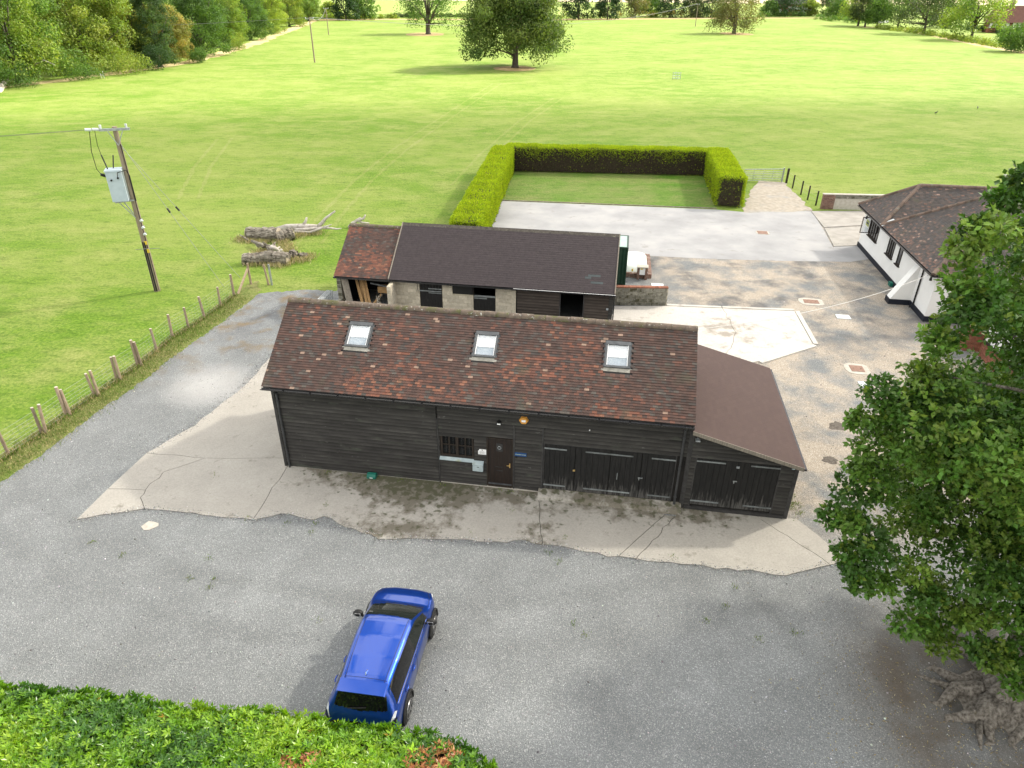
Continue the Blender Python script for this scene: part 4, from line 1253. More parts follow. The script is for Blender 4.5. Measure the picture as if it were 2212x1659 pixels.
for u in (-.14, SU1 + .03):
    MB().hexa([(u, SEV - .02, SEZ - .06), (u + .06, SEV - .02, SEZ - .06), (u + .06, SRV, SRZ - .05), (u, SRV, SRZ - .05), (u, SEV - .02, SEZ + .05), (u + .06, SEV - .02, SEZ + .05), (u + .06, SRV, SRZ + .05), (u, SRV, SRZ + .05)]).build('verge_trim', MAT['oldtimber'], stb, fix=True)
MB().profile([(SEV - .12, SEZ - .10), (SEV - .01, SEZ - .10), (SEV - .01, SEZ - .03), (SEV - .02, SEZ - .03), (SEV - .02, SEZ - .085), (SEV - .11, SEZ - .085), (SEV - .11, SEZ - .03), (SEV - .12, SEZ - .03)], -.12, SU1 + .1).build('gutter', MAT['gutter'], stb, fix=True)
MB().box(6.75, SEV - .125, SEZ - .034, SU1 + .1, SEV - .10, SEZ - .022).build('gutter_edge', MAT['white'], stb)
MB().tube([(12.05, SEV - .06, 2.35), (12.05, -.05, 2.2), (12.05, -.05, .05)], .035, 8).build('downpipe', MAT['gutter'], stb)

# open store with old tiles
sto = thing('open_store', 'small open-fronted store with mossy orange-red tiled roof joined to the stable', 'shed', (*bl(-3.14, 14.0), 0), BA)
qEV, qEZ, qRV, qRZ = -.24, 2.44, 2.85, 4.38
qsl = math.atan2(qRZ - qEZ, qRV - qEV); qL = (qRV - qEV) / math.cos(qsl)
qroof = MB().profile([(qEV, qEZ - .08), (qRV, qRZ - .08), (2 * qRV - qEV, qEZ - .08), (2 * qRV - qEV, qEZ - .01), (qRV, qRZ - .01), (qEV, qEZ - .01)], -.05, 2.98).build('roof', MAT['trim'], sto, fix=True)
tile_roof(qroof, (-.08, qEV - .03, qEZ - .015), (1, 0, 0), (0, math.cos(qsl), math.sin(qsl)), 3.02, qL, .166, .105, .013, barn_pick(77, .55), TILE_PAL, MAT['tile'], seed=21)
tile_roof(qroof, (2.94, 2 * qRV - qEV + .03, qEZ - .015), (-1, 0, 0), (0, -math.cos(qsl), math.sin(qsl)), 3.02, qL, .166, .105, .013, barn_pick(78, .55), TILE_PAL, MAT['tile'], nobj=0, seed=22)
for k in range(7):
    u = -.08 + k * .432
    vs = [(uu, qRV + math.cos(PI * j / 8) * .15, qRZ - .05 + math.sin(PI * j / 8) * .13) for uu in (u, u + .425) for j in range(9)]
    MB().add(vs, [(j, j + 1, j + 10, j + 9) for j in range(8)] + [tuple(range(8, -1, -1)), tuple(range(9, 18))]).build('ridge_tile', MAT['ridge'], qroof, fix=True)
MB().box(0, 4.0, 0, 2.95, 4.1, 2.5).box(0, .15, 0, .1, 4.0, 2.5).box(2.86, .15, 0, 2.95, 4.0, 2.5).build('rear_walls', MAT['dark'], sto)
pq = MB().box(.0, -.1, 0, .22, .15, 2.36).build('pier', MAT['mortar'], sto)
for k in range(10):
    MB().box(-.01, -.115, .02 + k * .235, .23, -.085, .23 + k * .235).build('block', MAT['oldblock'], pq)
MB().box(.0, -1.15, 0, .2, -.1, 1.05).build('low_wall', MAT['oldblock'], sto)
MB().box(-.08, qEV - .11, qEZ - .11, 3.0, qEV, qEZ - .03).build('gutter', MAT['gutter'], sto)
MB().beam((0.1, .0, 2.34), (2.95, .0, 2.30), .12, .16).build('lintel', MAT['frame_dark'], sto)
# timber kept in the store: each piece lies loose
SG = 'timbers leaning inside the open store'


def loose(name, label, cat, a, b, w, h, mat, group=None, grp_loc=None):
    A_, B_ = bl(-3.14 + a[0], 14.0 + a[1]), bl(-3.14 + b[0], 14.0 + b[1])
    o = MB().beam((*A_, a[2]), (*B_, b[2]), w, h).build(name, mat)
    return tag(o, label, cat, group)


loose('old_beam', 'thick bleached old beam leaning in the store beside the block pier', 'beam', (.95, -.6, .05), (.42, -.05, 2.25), .30, .22, MAT['oldtimber'])
for k, (a, b) in enumerate([((1.75, -.7, .05), (.85, .5, 2.25)), ((1.95, -.75, .05), (1.25, .4, 2.25)), ((2.15, -.7, .05), (1.35, .5, 2.2)), ((1.55, -.6, .05), (1.1, .6, 2.2))]):
    loose('timber_plank', 'long brown plank leaning inside the open store', 'plank', a, b, .14, .05, MAT['timber'], SG)
loose('yellow_plank', 'short golden plank lying low across the store front', 'plank', (1.75, -.5, .55), (2.4, .2, 1.35), .16, .06, MAT['timber'])
loose('crate', 'pale timber crate standing at the right of the store', 'crate', (2.2, .4, 1.6), (2.8, .4, 1.6), .4, .35, MAT['timber'])
loose('metal_rail', 'grey metal rail slung under the store eave', 'rail', (1.9, -.0, 2.05), (2.9, -.1, 1.95), .08, .06, MAT['lead'])
for k in range(3):
    pts = [bl(-3.14 + 2.3 + .1 * k + .08 * math.sin(t * 3 + k), 14 - .7 + .12 * t) for t in range(5)]
    o = MB().tube([(*p, .3 + .28 * i + .05 * k) for i, p in enumerate(pts)], [.09, .08, .07, .05, .03], 6, jit=.2).build('dead_branch', MAT['log'])
    tag(o, 'gnarled grey branch propped at the mouth of the open store', 'branch', 'branches in the store')
# galvanised hurdles leaning on the store
for k in range(4):
    hd = thing('sheep_hurdle', 'galvanised tubular hurdle leaning against the end of the open store', 'hurdle', (*bl(-3.50 - .09 * k, 13.2), 0), BA, 'hurdles by the store')
    m_ = MB()
    dx = -.10 - .03 * k
    P = lambda v, z: (dx * (1 - z / 1.5) * 2.2, v, z + .03)
    m_.tube([P(-.75, 0), P(-.75, 1.45), P(.75, 1.45), P(.75, 0)], .024, 6)
    m_.build('frame', MAT['galv'], hd)
    for j in range(6):
        MB().tube([P(-.75, .1 + j * .22), P(.75, .1 + j * .22)], .016, 6).build('rail', MAT['galv'], hd)
    for vv in (-.25, .25):
        MB().tube([P(vv, .05), P(vv, 1.4)], .014, 6).build('upright', MAT['galv'], hd)
gb = thing('green_bucket', 'bright green plastic bucket behind the galvanised hurdles', 'bucket', (*bl(-4.05, 14.2), 0), BA)
MB().tube([(0, 0, 0.01), (0, 0, .3)], [.13, .17], 12).build('body', surf('bright_green_plastic', [(.3, (.01, .22, .07)), (.7, (.015, .27, .09))], 3, 2, bmp=0, rough=.5), gb)

# ------------------------------------------------------------------ low block wall with brick coping
wa, wb = at(1324, 659), at(1437, 661)
ang = math.atan2(wb[1] - wa[1], wb[0] - wa[0]); WL = np.linalg.norm(wb - wa) + .05
lwl = thing('low_block_wall', 'low mossy concrete block wall with red brick coping beside the stable', 'wall', (wa[0], wa[1], 0), ang)
core = MB().box(0, 0, 0, WL, .2, 1.1).build('core', MAT['mortar'], lwl)
block_wall(core, 0, WL, .0, 1.09, [], MAT['oldblock'], depth=.02, seed=9)
k = 0
while k * .112 < WL - .05:
    MB().box(k * .112 + .003, -.03, 1.10, k * .112 + .105, .24, 1.165).build('coping_brick', MAT['brick'], lwl); k += 1

# ------------------------------------------------------------------ shipping container
ct = thing('shipping_container', 'dark green corrugated steel container tucked behind the stable', 'container', (7.02, 40.6, 0), BA)
cw, cl, ch = 2.44, 6.06, 2.55
m_ = MB(); m_.box(-cl + .05, .06, .12, -.06, cw - .06, ch - .06); m_.build('body', MAT['container'], ct)
cb = MB()
for k in range(20):
    u = -cl + .12 + k * .295
    cb.add([(u, .06, .14), (u + .07, .02, .14), (u + .17, .02, .14), (u + .24, .06, .14), (u, .06, ch - .1), (u + .07, .02, ch - .1), (u + .17, .02, ch - .1), (u + .24, .06, ch - .1)],
           [(0, 1, 5, 4), (1, 2, 6, 5), (2, 3, 7, 6)])
cb.build('corrugation', MAT['container'], ct)
for (x, y) in ((-.10, .0), (-.10, cw - .10), (-cl, 0), (-cl, cw - .1)):
    MB().box(x, y, 0, x + .1, y + .1, ch).build('corner_post', MAT['container'], ct)
MB().box(-cl + .1, .0, ch - .1, -.1, .06, ch).box(-cl + .1, cw - .06, ch - .1, -.1, cw, ch).build('top_rail', MAT['container'], ct)
MB().box(-.1, .1, ch - .1, -.0, cw - .1, ch).box(-.1, .1, .0, .0, cw - .1, .14).build('end_frame', MAT['container'], ct)
tp = MB().box(-cl + .1, .06, ch - .05, -.1, cw - .06, ch - .02).build('roof', MAT['container_top'], ct)
for k in range(12):
    MB().box(-cl + .4 + k * .47, .12, ch - .02, -cl + .62 + k * .47, cw - .12, ch - .008).build('roof_rib', MAT['container_top'], tp)
MB().box(-.45, .55, ch - .006, -.32, .95, ch - .002).build('sticker', MAT['white'], tp)

# ------------------------------------------------------------------ domed tank in a brick bund
dm = thing('domed_tank', 'pale domed fibreglass tank set in a low brick surround', 'tank', (8.45, 44.1, 0), BA * .9)
for (x0, y0, x1, y1) in ((-1.35, -1.95, .75, -1.7), (-1.35, 1.85, .75, 2.1), (.52, -1.7, .75, 1.85), (-1.35, -1.7, -1.12, 1.85)):
    b_ = MB().box(x0 + .01, y0 + .01, 0, x1 - .01, y1 - .01, .27).build('bund_wall', MAT['mortar'], dm)
    L_ = max(x1 - x0, y1 - y0); n_ = int(L_ / .225)
    for k in range(n_):
        for r in range(4):
            if x1 - x0 > y1 - y0: MB().box(x0 + k * L_ / n_ + .006, y0, r * .073 + .004, x0 + (k + 1) * L_ / n_ - .006, y1, r * .073 + .068).build('brick', MAT['oldbrick'], b_)
            else: MB().box(x0, y0 + k * L_ / n_ + .006, r * .073 + .004, x1, y0 + (k + 1) * L_ / n_ - .006, r * .073 + .068).build('brick', MAT['oldbrick'], b_)
vs, fs = [], []
nx, ny = 12, 14
for i in range(nx + 1):
    for j in range(ny + 1):
        a, b = i / nx * 2 - 1, j / ny * 2 - 1
        h = max(0, 1 - abs(a) ** 3.2) ** .5 * max(0, 1 - abs(b) ** 4.5) ** .5
        vs.append((-.34 + a * .82 * (1 - .03 * abs(b) ** 3), .07 + b * 1.76, .27 + .42 * h))
for i in range(nx):
    for j in range(ny):
        q = i * (ny + 1) + j; fs.append((q, q + ny + 1, q + ny + 2, q + 1))
MB().add(vs, fs).build('dome', MAT['dome'], dm, smooth=True)
MB().box(-1.1, -1.68, .02, .5, 1.83, .26).build('tank_body', MAT['dome'], dm)
MB().box(-.55, -1.715, .36, -.45, -1.69, .52).build('warning_label', MAT['yellow'], dm)
kk = thing('meter_kiosk', 'small brick kiosk with white electric box and stone cap before the domed tank', 'kiosk', (8.27, 41.95, 0), BA * .9)
MB().box(-.32, -.1, 0, -.18, .3, .82).box(.18, -.1, 0, .32, .3, .82).box(-.18, .15, 0, .18, .3, .82).build('brick_pier', MAT['oldbrick'], kk)
for k in range(11):
    MB().box(-.325, -.108, k * .075 + .004, -.175, -.099, k * .075 + .066).build('brick', MAT['oldbrick'], kk)
    MB().box(.175, -.108, k * .075 + .004, .325, -.099, k * .075 + .066).build('brick', MAT['oldbrick'], kk)
MB().box(-.36, -.2, .82, .36, .36, .88).build('cap', MAT['palemortar'], kk)
MB().box(-.175, -.09, .33, .175, .14, .80).build('meter_box', MAT['white'], kk)
MB().box(-.12, -.095, .68, .02, -.09, .76).build('warning_label', MAT['yellow'], kk)

# ------------------------------------------------------------------ covers set in the yard
def cover(name, label, px, py, wx, wy, mat, ring=None, rz=BA, z=.006):
    p = at(px, py)
    t = thing(name, label, 'drain cover', (p[0], p[1], 0), rz)
    if ring:
        n = 14
        MB().prism([(math.copysign(abs(math.cos(2 * PI * k / n)) ** .55, math.cos(2 * PI * k / n)) * (wx / 2 + ring) * (1 + .05 * math.sin(k * 2.1)),
                     math.copysign(abs(math.sin(2 * PI * k / n)) ** .55, math.sin(2 * PI * k / n)) * (wy / 2 + ring) * (1 + .05 * math.cos(k * 3.3))) for k in range(n)], 0, z + .012).build('cement_surround', MAT['palemortar'], t)
    MB().box(-wx / 2, -wy / 2, 0, wx / 2, wy / 2, z + .028).build('lid', mat, t)
    for s in (-1, 1):
        MB().box(s * wx * .28 - .03, -.015, z + .028, s * wx * .28 + .03, .015, z + .034).build('keyhole', MAT['black'], t)
    return t


cover('manhole_cover', 'rusty rectangular manhole lid in pale cement in front of the white house buttress', 1752, 652, .85, .55, MAT['rust'], .28)
cover('manhole_cover', 'rusty manhole lid in pale cement beside a square steel plate near the oak', 1851, 797, .62, .62, MAT['rust'], .26)
cover('inspection_cover', 'square pale steel plate on the gravel beside a rusty manhole', 1869, 832, .55, .6, MAT['cover'])
cover('inspection_cover', 'pale steel plate under the overhead cable on the sandy yard', 1821, 685, .75, .55, MAT['cover'])
cover('inspection_cover', 'tilted pale slab lying just behind the low block wall', 1420, 617, .75, .62, MAT['cover'])
cover('inspection_cover', 'rusty square lid set flush in the pale asphalt', 1647, 503, .75, .75, MAT['rust'], .12, z=.014)
cover('white_slab', 'white slab lying at the far corner of the white house', 1821, 528, 1.1, .45, MAT['cover'], z=.02)
for (px, py, r, lab) in ((1806, 921, .42, 'dark pot-hole with litter beside the lean-to roof'), (1794, 995, .34, 'smaller dark pot-hole near the lean-to corner')):
    p = at(px, py); n = 16; rg2 = np.random.default_rng(int(px))
    o = sheet('pothole', [(p[0] + math.cos(2 * PI * k / n) * r * rg2.uniform(.6, 1.1), p[1] + math.sin(2 * PI * k / n) * r * rg2.uniform(.6, 1.1)) for k in range(n)], .009, surf('pothole_dirt', [(.3, (.06, .05, .04)), (.7, (.16, .14, .12))], 7, 5, kind='World', rough=1))
p = at(325, 1136)
tag(MB().prism([(p[0] + math.cos(2 * PI * k / 9) * (.28 + .05 * math.sin(3 * k)), p[1] + math.sin(2 * PI * k / 9) * (.22 + .05 * math.cos(2 * k))) for k in range(9)], 0, .02).build('cement_patch', MAT['palemortar']), 'round pale cement blob on the grey gravel below the apron', 'patch')

# ------------------------------------------------------------------ white rendered house
HO = np.array((23.2, 35.75)); HE, HN = BE, BN
hs = thing('white_house', 'white rendered bungalow with black plinth, dark windows and hipped brown tiled roofs', 'house', (HO[0], HO[1], 0), BA)
HD, HW, HZ, HT = 13.6, 11.0, 2.9, .78
wl_ = MB().box(0, 0, .32, HW, HD, HZ).build('wall', MAT['render'], hs)
MB().box(-.045, -.045, 0, HW + .04, HD + .04, .32).build('plinth', MAT['navy'], hs)
HP = np.array([(.060, .053, .050), (.070, .060, .056), (.080, .067, .061), (.092, .072, .063), (.115, .078, .064), (.15, .09, .07), (.066, .062, .061), (.24, .16, .13)])
hr_ = np.random.default_rng(3)


def hpick(front):
    def f(u, s):
        if front and s < 1.3 and hr_.random() < .30 * (1.3 - s): return int(hr_.choice([4, 5, 7], p=[.5, .3, .2]))
        return int(hr_.choice(8, p=[.2, .23, .2, .13, .07, .03, .12, .02]))
    return f


ov = .45
hsl = math.atan(HT); ch_, sh_ = math.cos(hsl), math.sin(hsl)
xR = HW + 6


def hip(y0, y1, nm, nobj, front):
    """hipped wing between y0 and y1 with its hip end at the left wall"""
    hw = (y1 - y0) / 2; zr = HZ + hw * HT; xa = -ov + hw; ym = (y0 + y1) / 2
    rf = MB().add([(-ov, y0, HZ), (xR, y0, HZ), (xR, ym, zr), (xa, ym, zr), (xR, y1, HZ), (-ov, y1, HZ), (-ov, y0, HZ - .1), (xR, y0, HZ - .1), (xR, y1, HZ - .1), (-ov, y1, HZ - .1)],
                  [(0, 1, 2, 3), (0, 3, 5), (5, 3, 2, 4), (6, 9, 8, 7), (0, 6, 7, 1), (0, 5, 9, 6), (5, 4, 8, 9), (1, 7, 8, 4, 2)]).build('roof', MAT['trim'], hs, fix=True)
    sl = hw / ch_
    tile_roof(rf, (-ov - .02, y1, HZ), (0, -1, 0), (ch_, 0, sh_), y1 - y0, sl, .19, .115, .014, hpick(front), HP, MAT['tile'], nobj=nobj, clip=lambda u, s: s * ch_ < u + .08 and s * ch_ < (y1 - y0) - u + .08, seed=31 + int(y1))
    tile_roof(rf, (-ov, y0 - .02, HZ), (1, 0, 0), (0, ch_, sh_), xR + ov, sl, .19, .115, .014, hpick(front), HP, MAT['tile'], nobj=0, clip=lambda u, s: s * ch_ < u + .08, seed=32 + int(y1))
    # hip and ridge tiles
    def line(a, b, n):
        a, b = np.array(a), np.array(b); d = (b - a) / n
        for k in range(n):
            p = a + d * k; q = p + d * 1.04
            MB().tube([p + (0, 0, .0), q + (0, 0, .015)], [.135, .115], 8).build('ridge_tile', MAT['hipridge'], rf, smooth=False)
    line((-ov, y0, HZ + .02), (xa, ym, zr + .02), max(6, int(hw * 3.6)))
    line((-ov, y1, HZ + .02), (xa, ym, zr + .02), max(6, int(hw * 3.6)))
    line((xa, ym, zr + .02), (min(xR, xa + 7), ym, zr + .02), 16)
    return rf


MAT['hipridge'] = surf('hip_ridge_tile', [(.3, (.10, .078, .065)), (.7, (.19, .13, .10))], 5, 5, rough=.9, bmp=.4, objvar=.6, spots=(4, .56, .68, (.17, .16, .13)))
hip(-ov, 8.75, 'front', 260, True)
hip(8.75, HD + ov, 'rear', 300, False)
MB().hexa([(-.5, 8.5, HZ + .02), (.25, 8.5, HZ + .35), (.25, 9.0, HZ + .35), (-.5, 9.0, HZ + .02), (-.5, 8.5, HZ + .06), (.25, 8.5, HZ + .42), (.25, 9.0, HZ + .42), (-.5, 9.0, HZ + .06)]).build('valley_lead', MAT['cover'], hs, fix=True)
MB().box(-ov - .11, -ov - .1, HZ - .11, -ov, HD + ov, HZ - .03).build('gutter', MAT['gutter'], hs)
MB().box(-ov, -ov - .11, HZ - .11, xR, -ov, HZ - .03).build('gutter', MAT['gutter'], hs)
MB().box(-ov, 0, HZ - .12, .0, HD, HZ - .1).box(-ov, -ov, HZ - .12, xR, 0, HZ - .1).build('soffit', MAT['frame_dark'], hs)


def hwin(y0, y1, z0, z1, nlight, nm='window'):
    w = MB().box(-.04, y0, z0, .03, y1, z0 + .07).box(-.04, y0, z1 - .07, .03, y1, z1).box(-.04, y0, z0 + .07, .03, y0 + .07, z1 - .07).box(-.04, y1 - .07, z0 + .07, .03, y1, z1 - .07).build(nm, MAT['frame_dark'], hs)
    n = nlight; L_ = (y1 - y0 - .14) / n
    for k in range(n):
        a = y0 + .07 + k * L_
        if k: MB().box(-.045, a - .04, z0 + .07, .02, a + .04, z1 - .07).build('mullion', MAT['frame_dark'], w)
        MB().box(-.012, a + (.04 if k else 0), z0 + .07, -.006, a + L_ - (.04 if k < n - 1 else 0), z1 - .07).build('pane', MAT['privacy'], w)
    MB().box(-.12, y0 - .08, z0 - .06, .0, y1 + .08, z0).build('sill', MAT['frame_dark'], w)
    return w


# windows in the long left wall, measured from the front corner
w1 = hwin(10.1, 12.0, 1.35, 2.62, 4)
hwin(6.75, 7.95, 1.35, 2.62, 3)
hwin(5.35, 5.95, 1.35, 2.62, 1)
cs = MB().box(-.62, 12.0, 1.42, -.02, 12.045, 1.47).box(-.62, 12.0, 2.5, -.02, 12.045, 2.55).box(-.62, 12.0, 1.47, -.57, 12.045, 2.5).box(-.07, 12.0, 1.47, -.02, 12.045, 2.5).build('open_casement', MAT['frame_dark'], hs)
MB().box(-.57, 12.018, 1.47, -.07, 12.026, 2.5).build('pane', MAT['skyglass'], cs)
MB().box(-.02, 12.35, 1.75, -.004, 13.0, 2.15).build('house_sign', surf('lime_sign', [(.3, (.40, .44, .10)), (.7, (.46, .50, .13))], 3, 2, bmp=0), hs)
MB().box(-.022, 12.42, 1.88, -.019, 12.93, 2.02).build('sign_band', MAT['trim'], hs)
MB().box(-.02, 12.4, 1.3, -.004, 12.95, 1.65).build('notice', MAT['cover'], hs)
for (y, z) in ((12.6, 2.55), (.25, 2.62)):
    lm = MB().tube([(-.02, y, z), (-.16, y, z + .02), (-.2, y, z - .08)], .018, 6).build('lantern', MAT['black'], hs)
    MB().tube([(-.2, y, z - .08), (-.2, y, z - .28)], [.05, .08], 6).build('lantern_shade', MAT['black'], lm)
# raking buttress with its own plinth
bt = MB().add([(-1.15, 2.35, .32), (-1.15, 2.95, .32), (0, 2.95, 2.55), (0, 2.35, 2.55), (0, 2.35, .32), (0, 2.95, .32), (-1.0, 2.35, .32)], [(0, 3, 2, 1), (0, 4, 3), (1, 2, 5), (0, 1, 5, 4), (4, 5, 2, 3)]).build('buttress', MAT['render'], hs, fix=True)
MB().box(-1.2, 2.31, 0, -.045, 2.99, .32).build('plinth', MAT['navy'], bt)
MB().tube([(-.4, 1.75, 2.78), (-.06, 1.75, 2.55), (-.06, 1.75, .3), (-.25, 1.7, .12)], .05, 8).build('downpipe', MAT['gutter'], hs)
MB().box(-.22, 5.3, .0, -.05, 5.7, .24).build('green_bait_station', MAT['green_box'], hs)
hw2 = MB().box(2.6, -.04, 1.35, 3.9, .03, 2.6).build('window', MAT['frame_dark'], hs)
for k in range(2):
    MB().box(2.68 + k * .6, -.05, 1.43, 3.22 + k * .6, -.042, 2.52).build('pane', MAT['privacy'], hw2)
MB().box(2.5, -.1, 1.28, 4.0, 0, 1.35).build('sill', MAT['frame_dark'], hw2)

# half-timbered wing in front, mostly behind the oak
tw_ = thing('half_timbered_wing', 'brick and white half-timbered gable wing seen through the oak branches', 'house', (*(HO + HE * 1.3 - HN * 8.6), 0), BA)
MB().box(0, 0, 0, 8, 4.6, 2.2).build('brick_wall', MAT['oldbrick'], tw_)
MB().add([(0, 0, 2.2), (0, 4.6, 2.2), (0, 2.3, 4.5), (8, 0, 2.2), (8, 4.6, 2.2), (8, 2.3, 4.5)], [(0, 2, 1), (3, 4, 5), (0, 1, 4, 3), (1, 2, 5, 4), (2, 0, 3, 5)]).build('gable', MAT['render'], tw_, fix=True)
MB().box(-.012, .08, .9, 0, 4.5, 2.2).build('panel', MAT['render'], tw_)
for k in range(9):
    y = .1 + k * .54; zt = 2.2 + 2.3 - abs(y + .04 - 2.3)
    MB().box(-.045, y, .9, -.003, y + .09, max(.95, zt - .12)).build('stud', MAT['frame_dark'], tw_)
MB().box(-.052, .05, 2.1, -.004, 4.55, 2.24).build('rail', MAT['frame_dark'], tw_)
MB().box(-.052, .05, .82, -.004, 4.55, .96).build('rail', MAT['frame_dark'], tw_)
k = 0
for r in range(11):
    for j in range(20):
        MB().box(-.014, j * .23 + (.115 if r % 2 else 0) + .006, r * .074 + .004, -.0015, min(4.58, j * .23 + .22 + (.115 if r % 2 else 0)), r * .074 + .068).build('brick', MAT['brick'], tw_)
rf = MB().add([(-.35, -.35, 1.92), (8, -.35, 1.92), (8, 2.3, 4.57), (-.35, 2.3, 4.57), (8, 4.95, 1.92), (-.35, 4.95, 1.92), (-.35, -.35, 1.82), (8, -.35, 1.82), (8, 2.3, 4.47), (-.35, 2.3, 4.47), (8, 4.95, 1.82), (-.35, 4.95, 1.82)],
              [(0, 1, 2, 3), (3, 2, 4, 5), (6, 9, 8, 7), (9, 11, 10, 8), (0, 3, 9, 6), (3, 5, 11, 9), (0, 6, 7, 1), (5, 4, 10, 11)]).build('roof', MAT['trim'], tw_, fix=True)
c45 = math.sqrt(.5)
tile_roof(rf, (-.37, -.37, 1.92), (1, 0, 0), (0, c45, c45), 8.3, 3.75, .19, .115, .014, hpick(True), HP, MAT['tile'], nobj=120, seed=61)
tile_roof(rf, (8, 4.97, 1.92), (-1, 0, 0), (0, -c45, c45), 8.3, 3.75, .19, .115, .014, hpick(False), HP, MAT['tile'], nobj=0, seed=62)
chm = thing('brick_chimney', 'short red brick stack standing against the half-timbered wing', 'chimney', (*(HO + HE * .7 - HN * 3.6), 0), BA)
for r in range(22):
    for j in range(4):
        MB().box(j * .23 + .004, -.002, r * .075 + .004, j * .23 + .226, .9, r * .075 + .069).build('brick', MAT['brick'], chm)
MB().box(.01, .01, 0, .91, .88, 1.66).build('core', MAT['mortar'], chm)

# overhead service cable from barn ridge to the house
ca = np.array((*bl(14.95, 2.75), 5.75)); cbp = np.array((*(HO - HE * .3 + HN * .2), 2.72))
pts = [ca + (cbp - ca) * t + np.array((0, 0, -.9 * 4 * t * (1 - t) * .5)) for t in np.linspace(0, 1, 25)]
tag(MB().tube(pts, .011, 6).build('service_cable', MAT['whitecable']), 'thin pale service cable slung from barn ridge to white house', 'cable')

# ------------------------------------------------------------------ foliage
def unit(a):
    return a / (np.linalg.norm(a, axis=-1, keepdims=True) + 1e-9)


def kites(P, D, Nn, L, Wd, fold=.15):
    """one folded leaf per point"""
    D = unit(D); Sd = unit(np.cross(D, Nn)); Nn = np.cross(Sd, D)
    L = np.asarray(L)[:, None] if np.ndim(L) else L
    Wd = np.asarray(Wd)[:, None] if np.ndim(Wd) else Wd
    m = P + D * (L * .45) + Nn * (L * fold)
    Vv = np.stack([P, m + Sd * Wd * .5, P + D * L, m - Sd * Wd * .5], 1).reshape(-1, 3)
    F = np.arange(len(P) * 4).reshape(-1, 4)
    return Vv, F


def rand_dirs(rg, n):
    return unit(rg.normal(size=(n, 3)))


def leaf_clumps(rg, C, rc, per, L, pal, squash=.8, upb=.35, clump_var=.22, leaf_var=.16, hang=0.0):
    """C clump centres (k,3), rc radii (k,), leaves spread over each clump"""
    k = len(C); n = k * per
    d = rand_dirs(rg, n); d[:, 2] *= squash
    rr = rc.repeat(per) * (.45 + .6 * rg.random(n) ** .6)
    P = C.repeat(per, 0) + d * rr[:, None]
    if hang: P[:, 2] -= hang * rg.random(n) ** 2 * rc.repeat(per)
    Nn = unit(d + rg.normal(size=(n, 3)) * .55 + np.array((0, 0, upb)))
    D = unit(np.cross(Nn, rand_dirs(rg, n)) + np.array((0, 0, -.15)))
    ls = L * rg.uniform(.7, 1.3, n)
    Vv, F = kites(P, D, Nn, ls, ls * rg.uniform(.55, .8, n))
    pi_ = rg.integers(0, len(pal), k)
    cc = pal[pi_] * rg.uniform(1 - clump_var, 1 + clump_var, (k, 1))
    col = cc.repeat(per, 0) * rg.uniform(1 - leaf_var, 1 + leaf_var, (n, 1)) * rg.uniform(.92, 1.08, (n, 3))
    return Vv, F, col.repeat(4, 0)


PAL = dict(
    green=np.array([(.060, .115, .022), (.075, .135, .026), (.052, .100, .024)]) * 1.35,
    ash=np.array([(.105, .165, .028), (.135, .195, .032), (.085, .145, .030), (.15, .20, .035)]) * 1.35,
    olive=np.array([(.125, .175, .03), (.15, .195, .034), (.105, .155, .03), (.17, .20, .04)]) * 1.35,
    yellow=np.array([(.20, .215, .030), (.24, .235, .035), (.15, .19, .030), (.12, .17, .03)]) * 1.35,
    rust=np.array([(.22, .18, .05), (.20, .18, .05), (.16, .16, .045), (.12, .15, .04)]) * 1.35,
    dark=np.array([(.026, .058, .020), (.034, .070, .025), (.022, .05, .02)]),
    lime=np.array([(.17, .22, .035), (.20, .25, .045), (.14, .20, .035)]) * 1.35,
    far=np.array([(.060, .085, .032), (.072, .098, .038), (.05, .075, .032)]),
    oak=np.array([(.075, .122, .028), (.095, .142, .034), (.062, .105, .026), (.12, .16, .04)]),
    mid=np.array([(.05, .095, .03), (.065, .115, .032), (.045, .085, .03)]),
    willow=np.array([(.13, .125, .05), (.15, .14, .055), (.11, .125, .045), (.12, .14, .045)]),
)


